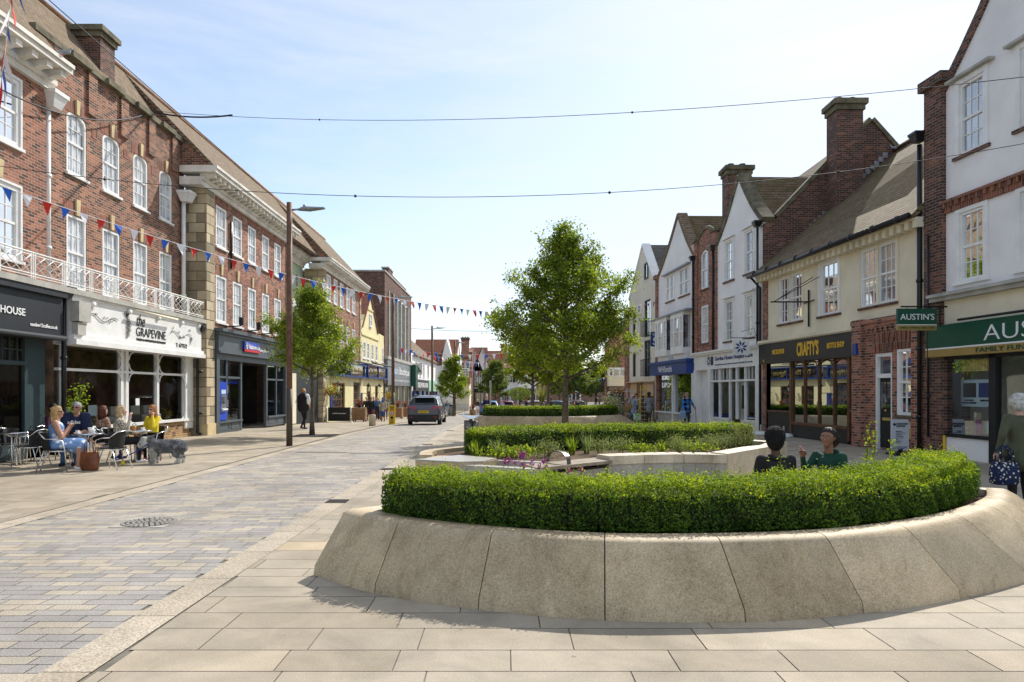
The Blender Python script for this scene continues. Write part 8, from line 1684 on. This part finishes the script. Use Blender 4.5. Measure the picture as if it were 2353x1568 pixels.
person('seated person in purple close beside the light blue t-shirt', foot(1241, 52.5), TO+.4, 1.6, 'sit', 'skin_brown', 'cloth_purple', 'cloth_navy', hair='hair_dark', vox=.028)
person('seated woman with long blonde hair in front of the magenta car', foot(1189, 55), AWAY+.4, 1.6, 'sit', 'skin_light', 'cloth_cream', 'cloth_navy', hair='hair_blonde', style='long', vox=.028, female=True)
person('seated person with reddish hair left of the drinking man', foot(1199, 56), TO, 1.6, 'sit', 'skin_light', 'cloth_beige', 'cloth_navy', hair='hair_auburn', style='short', vox=.028)
person('person in a floral top bending near the spiky palm', foot(1241, 64), rad(80), 1.68, 'stand', 'skin_light', 'cloth_leopard', 'cloth_navy', hair='hair_brown', style='bob', vox=.03, female=True)
person('man in a pale shirt standing right of the big trunk', foot(1309, 70), TO, 1.82, 'stand', 'skin_light', 'cloth_lightgrey', 'cloth_charcoal', hair='hair_grey', vox=.03, sleeve='none')
person('woman in sunglasses and dark jacket in the far crowd', foot(1320, 72), TO, 1.66, 'stand', 'skin_light', 'cloth_charcoal', 'cloth_black', hair='hair_dark', style='bob', vox=.03, specs=True, female=True)
person('blonde woman in navy beside the woman in sunglasses', foot(1328, 73), TO+.5, 1.64, 'stand', 'skin_light', 'cloth_navy', 'cloth_navy', hair='hair_paleblonde', style='bob', vox=.03, female=True)
person('seated person in a flat cap right of the big trunk', foot(1312, 50), TO, 1.7, 'sit', 'skin_tan', 'cloth_charcoal', 'cloth_navy', hair='hair_dark', vox=.028, hat=('cap', 'cloth_charcoal'))
person('seated person with brown hair next to the flat cap', foot(1319, 50.5), TO+.5, 1.62, 'sit', 'skin_light', 'cloth_maroon', 'cloth_navy', hair='hair_brown', style='bob', vox=.028, female=True)
person('seated man with cropped hair in brown, left of the cream jacket', foot(1348, 48), TO-.4, 1.74, 'sit', 'skin_tan', 'cloth_brown', 'cloth_charcoal', hair='hair_dark', vox=.026)
person('man in a cream padded jacket sitting at the right end of the far hedge', foot(1377, 42.2), TO, 1.84, 'sit', 'skin_brown', 'cloth_cream', 'cloth_charcoal', hair='hair_dark', vox=.022, build_=1.35)
person('person in dark clothes and white cap far down the left pavement', foot(1097, 84), TO, 1.7, 'stand', 'skin_light', 'cloth_charcoal', 'cloth_black', hair='hair_grey', vox=.035, hat=('cap', 'cloth_white'))
person('woman in a long grey top and jeans holding a phone to her ear', foot(1453, 40), TO+rad(12), 1.66, 'walk', 'skin_light', 'cloth_lightgrey', 'cloth_jeans', hair='hair_white', style='short', vox=.019, coat=.2, female=True, J=dict(elR=(.15,.03,.70), wrR=(.07,.06,.89)), build_=1.08, specs=True)
person('man in a cap close behind the woman on the phone', foot(1462, 42.5), TO, 1.80, 'stand', 'skin_light', 'cloth_lightgrey', 'cloth_jeans', hair='hair_grey', vox=.024, hat=('cap', 'cloth_charcoal'))
person('man in a grey suit jacket seen from behind in front of the yellow ladder', foot(1491, 37.2), AWAY-rad(15), 1.74, 'walk', 'skin_dark', 'cloth_grey', 'cloth_charcoal', hair='hair_dark', style='afro', vox=.019, coat=.14, build_=1.12)
person('elderly man in straw hat and blue argyle jumper with a stick outside the newsagent', foot(1578, 33.6), TO+rad(10), 1.64, 'stand', 'skin_light', 'cloth_argyle', 'cloth_charcoal', hair='hair_grey', vox=.019, build_=1.22, coat=.05, hat=('brim', 'hat_straw'), specs=True, J=dict(elL=(-.17,.03,.66), wrL=(-.19,.12,.55)), sub=lambda t, V, s, hv: MBstick(t, V))
def bag(nm, lab, c, d, mt, strap=.3, origin=None, st_mat=None):
 t = thing(nm, lab, 'bag', c); x, y, z = c; a, b, h_ = d[0]/2, d[1]/2, d[2]; m = MB()
 prof = [(.80, .78, 0), (.96, 1.0, .08), (1.0, .95, .5), (.98, .6, .9), (.94, .45, 1.0)]; n = 12; vs = []
 for fx, fy, fz in prof: vs += [(x+a*fx*(abs(math.cos(q))**.5)*(1 if math.cos(q) > 0 else -1), y+b*fy*(abs(math.sin(q))**.5)*(1 if math.sin(q) > 0 else -1), z+h_*fz) for q in [2*math.pi*(k+.5)/n for k in range(n)]]
 fs = [(i*n+k, i*n+(k+1) % n, i*n+n+(k+1) % n, i*n+n+k) for i in range(4) for k in range(n)]+[tuple(range(n-1, -1, -1)), tuple(4*n+k for k in range(n))]; m.add(vs, fs, 0, True); m.build('pouch', mt, t)
 for sy in (-1, 1): q = MB(); q.tube([(x-a*.55, y+sy*b*.45, z+h_*.93), (x-a*.45, y+sy*b*.4, z+h_+strap*.7), (x, y+sy*b*.3, z+h_+strap), (x+a*.45, y+sy*b*.4, z+h_+strap*.7), (x+a*.55, y+sy*b*.45, z+h_*.93)], .011, 5); q.build('handle', st_mat or mt, t)
 return t
P('bag_tan', (.35, .19, .07), .5, var=.2); SPOT('bag_green', (.62, .66, .60), (.20, .48, .10), 7, .5)
bag('shopping_bag', 'green and white plastic carrier bag hanging from the hand of the woman on the phone', (gx(1464, 39.6), 39.6, G(40)+.12), (.46, .24, .46), 'bag_green', .18)
bag('handbag', 'tan shoulder bag at the hip of the woman on the phone', (gx(1444, 39.75), 39.75, G(40)+.86), (.42, .18, .24), 'bag_tan', .5)
bag('shopping_bag', 'light blue carrier bag held by the man in the straw hat', (gx(1569, 33.3), 33.3, G(33)+.38), (.28, .16, .38), 'cloth_paleblue', .12)
person('seated person in a black jacket seen from behind, short dark curly hair and hoop earring', (gx(1783, 7.55), 7.55, -.10), rad(8), 1.66, 'sit', 'skin_dark', 'cloth_black', 'cloth_black', hair='hair_black_curl', style='afro', vox=.012, build_=1.06, head_turn=-.35,
       sub=lambda t, V, s, hv: (hoop(t, hv), collar(t, V, s)))
person('young woman in a dark green hooded top, dark hair tied back, raising a pink object', (gx(1905, 8.0), 8.0, -.09), rad(128), 1.62, 'sit', 'skin_brown', 'cloth_green', 'cloth_black', hair='hair_dark', style='ponytail', vox=.0085, face=True, female=True, head_turn=.12,
       J=dict(elR=(.13,.10,.67), wrR=(.085,.21,.81), elL=(-.13,.02,.62), wrL=(-.05,.14,.55)), sub=lambda t, V, s, hv: (hood(t, V, s), vape(t, V, s)))
person('elderly woman with curly white hair, olive jacket and black trousers at the right edge', (gx(2343, 9.25), 9.25, 0), rad(-5), 1.60, 'stand', 'skin_light', 'cloth_olive', 'cloth_black', 'cloth_beige', 'hair_white', 'curly', vox=.013, build_=1.22, coat=.12, female=True, head_turn=-.3, J=dict(elL=(-.155,-.03,.65), wrL=(-.17,.02,.505), elR=(.15,.02,.63), wrR=(.12,.1,.55)))
bag('tote_bag', 'navy tote bag with cream polka dots held by the woman at the right edge', (gx(2308, 9.15), 9.15, .40), (.36, .20, .30), 'cloth_polka', .22)
# ================================================================== PAVEMENT CAFE
def make_chair():
 t = thing('cafe_chair', 'x', 'chair', (0, 0, 0), 'aluminium cafe chairs'); local(t)
 m = MB(); m.hexa([(-.21,-.2,.435), (.21,-.2,.435), (.23,.22,.45), (-.23,.22,.45), (-.21,-.2,.455), (.21,-.2,.455), (.23,.22,.47), (-.23,.22,.47)]); m.build('seat', 'weave', t)
 m = MB(); n = 8
 for k in range(n):
  a0, a1 = rad(200+140*k/n), rad(200+140*(k+1)/n)
  for z0, z1, s0, s1 in ((.47, .62, .88, .96), (.62, .80, .96, 1.04)): m.hexa([(.24*s0*math.cos(a0), -.02+.22*s0*math.sin(a0), z0), (.24*s0*math.cos(a1), -.02+.22*s0*math.sin(a1), z0), (.255*s0*math.cos(a1), -.02+.235*s0*math.sin(a1), z0), (.255*s0*math.cos(a0), -.02+.235*s0*math.sin(a0), z0), (.24*s1*math.cos(a0), -.02+.22*s1*math.sin(a0), z1), (.24*s1*math.cos(a1), -.02+.22*s1*math.sin(a1), z1), (.255*s1*math.cos(a1), -.02+.235*s1*math.sin(a1), z1), (.255*s1*math.cos(a0), -.02+.235*s1*math.sin(a0), z1)])
 m.build('backrest', 'weave', t)
 for sx in (-1, 1):
  m = MB(); m.tube([(sx*.27, .24, 0), (sx*.255, .20, .45), (sx*.27, .16, .63), (sx*.28, .02, .67), (sx*.27, -.14, .68)], .013, 6); m.build('leg', 'alu', t)
  m = MB(); m.tube([(sx*.25, -.30, 0), (sx*.22, -.16, .44)], .013, 6); m.build('leg', 'alu', t)
 m = MB(); m.tube([(-.27, -.14, .68), (-.20, -.25, .79), (0, -.285, .81), (.20, -.25, .79), (.27, -.14, .68)], .013, 6); m.build('back_frame', 'alu', t)
 m = MB(); m.tube([(-.25, .2, .42), (.25, .2, .42)], .011, 6); m.tube([(-.23, -.19, .42), (.23, -.19, .42)], .011, 6); m.tube([(-.25, .2, .42), (-.23, -.19, .42)], .011, 6); m.tube([(.25, .2, .42), (.23, -.19, .42)], .011, 6); m.build('seat_frame', 'alu', t)
 return t
def make_table():
 t = thing('cafe_table', 'x', 'table', (0, 0, 0), 'round aluminium cafe tables'); local(t); m = MB(); m.lathe((0,0,.71), [(.30, 0), (.315, .006), (.315, .03), (.30, .034)], 28); m.build('tabletop', 'steel_polish', t)
 for a in (45, 135, 225, 315):
  c, s_ = math.cos(rad(a)), math.sin(rad(a)); m = MB(); m.tube([(.20*c, .20*s_, .70), (.05*c, .05*s_, .62), (.045*c, .045*s_, .12), (.06*c, .06*s_, .06), (.26*c, .26*s_, .0)] if False else [(.22*c, .22*s_, .70), (.075*c, .075*s_, .64), (.07*c, .07*s_, .1), (.10*c, .10*s_, .0)], .019, 7); m.build('leg', 'alu', t)
 return t
ch0 = make_chair(); tb0 = make_table()
CH = [((-10.42, 15.0), 95, 'empty black woven chair right of the leftmost cafe table'), ((-11.22, 15.6), -80, 'empty chair at the very left edge, behind the leftmost table'), ((-10.75, 15.85), 175, 'empty chair behind the leftmost cafe table, near the dark shop window'), ((-9.27, 14.08), -65, 'chair under the blonde woman in the blue dress, nearest the camera'), ((-8.32, 14.45), 85, 'empty black woven chair between the brown tote bag and the leopard blouse'), ((-8.85, 15.55), -80, 'chair of the blonde woman in the leopard print blouse'), ((-8.50, 16.5), 165, 'chair of the woman in the yellow sweater'), ((-9.6, 16.15), -20, 'chair of the auburn-haired woman behind the middle table'), ((-9.68, 15.5), 190, 'chair of the man in the navy t-shirt'), ((-10.95, 16.55), -90, 'chair of the short-haired person in dark plum by the shop window')]
for i, ((x, y), a, lab) in enumerate(CH):
 if i == 0: o = ch0; o.location = (x, y, 0); o.rotation_euler.z = rad(a); o['label'] = lab
 else: dup(ch0, (x, y, 0), rad(a), lab)
for i, ((x, y), lab) in enumerate((((-10.85, 15.15), 'empty round cafe table at the left edge'), ((-9.0, 14.75), 'middle cafe table with white cups between the blonde woman and the man'), ((-8.52, 15.85), 'right cafe table between the leopard blouse and the yellow sweater'))):
 if i == 0: tb0.location = (x, y, 0); tb0['label'] = lab
 else: dup(tb0, (x, y, 0), rad(20*i), lab)
def cup(x, y, lab, r=.045, h=.06):
 t = thing('cup', lab, 'cup', (x, y, .745), 'white cups on the cafe tables'); m = MB(); m.lathe((x, y, .745), [(.07, 0), (.078, .008), (.03, .006), (r*.6, .01), (r, h), (r*.9, h), (r*.5, .02)], 14); m.build('cup_and_saucer', 'white_paint', t); m = MB(); m.tube([(x+r*.9, y, .745+h*.85), (x+r*1.6, y, .745+h*.6), (x+r*.8, y, .745+h*.3)], .005, 4); m.build('handle', 'white_paint', t)
cup(-9.15, 14.62, 'white cup and saucer at the left side of the middle table'); cup(-8.82, 14.6, 'white teapot-sized cup at the right side of the middle table', .06, .08); cup(-9.0, 14.85, 'tall white jug at the back of the middle table', .065, .11); cup(-8.38, 15.8, 'white cup on the right cafe table nearest the woman in yellow')
t = thing('iced_tea', 'clear plastic cup of amber iced tea with domed lid on the right cafe table', 'drink', (-8.52, 15.7, .745)); m = MB(); m.lathe((-8.52, 15.7, .745), [(.03, 0), (.042, .10)], 12); m.build('tea', 'tea_amber', t); m = MB(); m.lathe((-8.52, 15.7, .845), [(.042, 0), (.044, .03), (.03, .06), (.005, .07)], 12); m.build('lid', 'clear_glass', t)
bag('tote_bag', 'large brown leather tote bag standing on the pavement by the blonde woman', (-8.63, 14.2, 0), (.36, .16, .38), 'leather_brown', .28)
bag('backpack', 'small checked brown bag on the ground behind the dog', (-8.25, 16.1, 0), (.28, .2, .3), 'cloth_brown', .06)
SH_ = .0
person('blonde woman seated in a blue floral sleeveless dress and white trainers', (-9.27, 14.1, 0), rad(-62), 1.68, 'sit', 'skin_tan', 'cloth_floral', 'cloth_floral', 'cloth_white', 'hair_blonde', 'long', 'none', vox=.013, skirt=.10, specs=True, female=True, head_turn=-.1, build_=1.08, J=dict(elR=(.13,.07,.62), wrR=(.05,.14,.75), elL=(-.12,.08,.62), wrL=(-.02,.15,.74)))
person('grey-haired man in sunglasses and navy t-shirt seated facing us at the table', (-9.68, 15.45, 0), rad(192), 1.80, 'sit', 'skin_tan', 'cloth_navy', 'cloth_jeans', 'cloth_navy', 'hair_grey', 'short', 'none', vox=.013, build_=1.16, specs=True, J=dict(elR=(.138,.06,.64), wrR=(.08,.2,.62), elL=(-.138,.06,.64), wrL=(-.07,.2,.62), shL=(-.092,0,.59), shR=(.092,0,.59)), extra=lambda V, s: [(V['shL'], V['shL'].lerp(V['elL'], .7), .037*s, .038*s, 1), (V['shR'], V['shR'].lerp(V['elR'], .7), .037*s, .038*s, 1)],
       sub=lambda t, V, s, hv: text_mesh('adidas', lambda a, b, d: (-a, V['chest'].y+.168+d-.7*a*a, b), -.13, .13, V['chest'].z-.0, V['chest'].z+.075, .012, .012, 0, 'lettering', 'letter_white', t))
person('person in dark plum with short dark hair and sunglasses by the dark shop window', (-11.0, 16.6, 0), rad(-95), 1.70, 'sit', 'skin_light', 'cloth_plum', 'cloth_black', hair='hair_dark', style='short', vox=.015, specs=True, head_turn=-.2, female=True)
person('woman with wavy auburn hair in a rust patterned blouse, back towards us', (-9.55, 16.2, 0), rad(-25), 1.62, 'sit', 'skin_light', 'cloth_rust', 'cloth_charcoal', hair='hair_auburn', style='long', vox=.015, female=True, sleeve='long')
person('woman with pale blonde bob, leopard print blouse and black trousers, seated', (-8.76, 15.55, 0), rad(-68), 1.64, 'sit', 'skin_light', 'cloth_leopard', 'cloth_black', 'cloth_white', 'hair_paleblonde', 'bob', vox=.013, female=True, build_=1.18, J=dict(elR=(.12,.1,.66), wrR=(.07,.13,.85)))
person('smiling woman in a bright yellow sweater, sunglasses and long ginger hair', (-8.50, 16.5, 0), rad(165), 1.64, 'sit', 'skin_light', 'cloth_yellow', 'cloth_black', 'cloth_pink', 'hair_ginger', 'long', vox=.013, female=True, specs=True, build_=1.05, J=dict(elL=(-.11,.12,.68), wrL=(-.06,.075,.85), elR=(.13,.05,.6), wrR=(.05,.17,.56), knR=(.02,.25,.36), anR=(-.06,.3,.14)))
def dog():
 t = thing('dog', 'shaggy grey dog with white face, chest and legs standing on the pavement', 'dog', (-7.65, 15.55, 0), rz=0); local(t); G_, Wt, Bk = 0, 1, 2
 v = Vector; S_ = []
 def a(p, q, r0, r1, c): S_.append((v(p), v(q), r0, r1, c))
 a((-.22,0,.40), (.0,0,.41), .145, .145, G_); a((0,0,.41), (.28,0,.41), .145, .14, G_); a((.22,0,.42), (.36,0,.38), .13, .10, G_); a((-.26,0,.38), (-.32,0,.44), .13, .10, G_); a((-.33,-.01,.36), (-.35,-.02,.30), .085, .07, Wt)
 a((-.34,-.02,.48), (-.42,-.06,.52), .11, .108, G_); a((-.42,-.06,.53), (-.46,-.10,.52), .105, .10, G_); a((-.46,-.15,.49), (-.485,-.23,.45), .085, .058, Wt); a((-.45,-.13,.56), (-.46,-.16,.57), .065, .055, Wt); a((-.487,-.275,.47), (-.487,-.28,.47), .022, .022, Bk)
 a((-.36,-.10,.52), (-.35,-.13,.42), .03, .035, G_); a((-.50,.0,.52), (-.53,-.02,.42), .03, .035, G_)
 for y in (-.075, .085): a((-.28,y,.33), (-.285,y,.18), .075, .055, Wt if y < 0 else G_); a((-.285,y,.2), (-.29,y,.05), .055, .052, Wt); a((-.29,y,.04), (-.33,y,.03), .05, .042, Wt)
 for y in (-.085, .085): a((.27,y,.36), (.25,y,.25), .11, .075, G_); a((.25,y,.25), (.335,y,.16), .065, .048, G_); a((.335,y,.17), (.32,y,.05), .046, .045, Wt); a((.32,y,.035), (.27,y,.03), .045, .038, Wt)
 a((.38,0,.44), (.43,0,.36), .05, .045, G_)
 mb = MB()
 for p, q, r0, r1, c in S_: mb.tube([p, q], [r0, r1], 12); mb.ball(p, r0, 12, 8); mb.ball(q, r1, 12, 8)
 b = remesh(mb, .014, None, S_, 'body', ['fur_grey', 'fur_white', 'black_plain'], t, 3); me = b.data; nr = np.random.default_rng(2)
 n = len(me.polygons); ce = np.empty(n*3); me.polygons.foreach_get('center', ce); ce = ce.reshape(-1, 3); no = np.empty(n*3); me.polygons.foreach_get('normal', no); no = no.reshape(-1, 3); mi = np.empty(n, dtype=np.int32); me.polygons.foreach_get('material_index', mi)
 for c, mt, nm in ((0, 'fur_grey', 'coat'), (1, 'fur_white', 'pale_coat')):
  idx = np.where(mi == c)[0]; idx = nr.choice(idx, len(idx)*3); p = ce[idx]+no[idx]*nr.uniform(.0, .012, (len(idx), 1)); side = np.cross(no[idx], np.array([0, 0, 1.0])); side += nr.normal(0, .5, side.shape); leafmesh(nm, p+np.array([0, 0, -.008]), side, .055, mt, t, seed=c, jit=.35, asp=.22, updir=2)
 for x, y in ((-.465, -.195), (-.435, -.18)): pass
 return t
dg_ = dog(); dg_.scale = (.97, .97, .97); dg_.location = (-7.72, 15.6, 0)
m = MB(); pts = [(-8.06, 15.42, .46), (-8.25, 15.3, .30), (-8.55, 15.2, .14), (-8.72, 15.25, .10), (-8.6, 15.5, .4)]; m.tube(pts, .014, 6); tag(m.build('dog_lead', 'lead_blue', origin=pts[0]), 'blue dog lead hanging from the dog to the right cafe table', 'lead')
m = MB(); m.ball((-8.46, 15.12, .05), .05, 10, 7, sq=(.8, .8, 1.1)); tag(m.build('yellow_toy', 'cloth_yellow', origin=(-8.46, 15.12, .05)), 'small yellow case dangling at the end of the dog lead', 'pouch')
t = thing('climbing_plant', 'leafy climber around the post between coffee house and restaurant', 'plant', (-11.2, 17.6, 0)); m = MB(); m.lathe((-11.15, 17.75, 0), [(.14, 0), (.18, .35)], 12); m.build('pot', 'shop_dark', t); m = MB(); pts = [Vector((-11.15+.12*math.sin(k*.8), 17.75+.1*math.cos(k*1.1), .3+k*.13)) for k in range(12)]; m.tube(pts, .008, 4); m.build('stem', 'bark', t)
q_ = np.array([tuple(pts[rr.randrange(12)]+Vector((rr.gauss(0,.12), rr.gauss(0,.12), rr.gauss(0,.1)))) for _ in range(420)]); leafmesh('foliage', q_, np.tile((.6, -.6, .6), (420, 1)), .075, 'leaf_hedge_top', t, seed=77, asp=.8)
def pigeon(lab, c, rz=0):
 t = thing('pigeon', lab, 'bird', c, 'pigeons on the roofs', rz=rz); local(t); m = MB(); S_ = [(Vector((0,0,.09)), Vector((0,.12,.12)), .06, .05), (Vector((0,.12,.12)), Vector((0,.17,.2)), .035, .028), (Vector((0,.17,.21)), Vector((0,.19,.215)), .03, .02), (Vector((0,-.05,.08)), Vector((0,-.2,.04)), .04, .015)]
 for a, b, r0, r1 in S_: m.tube([a, b], [r0, r1], 8); m.ball(a, r0, 8, 6); m.ball(b, r1, 8, 6)
 remesh(m, .015, None, [(a, b, r0, r1, 0) for a, b, r0, r1 in S_], 'body', ['lead'], t, 2); m = MB(); [m.cyl((x, 0, 0), (x, .01, .06), .006, n=4) for x in (-.02, .02)]; m.build('legs', 'flag_red', t)
pigeon('pigeon on top of the white cornice, upper left', (-11.0, 17.0, 10.0), rad(-60))
pigeon('pigeon near the top of the big tiled roof beside the brick wall', (*zx(2048, 352)[:1], 26.5, zx(2048, 352)[2]), 1.2); pigeon('pigeon halfway down the flashing of the big tiled roof', (zx(1998, 402)[0], 26.5, zx(1998, 402)[2]), 2.0); pigeon('pigeon low on the big tiled roof below the tall chimney', (zx(1916, 485)[0], 26.4, zx(1916, 485)[2]-.05), .4)
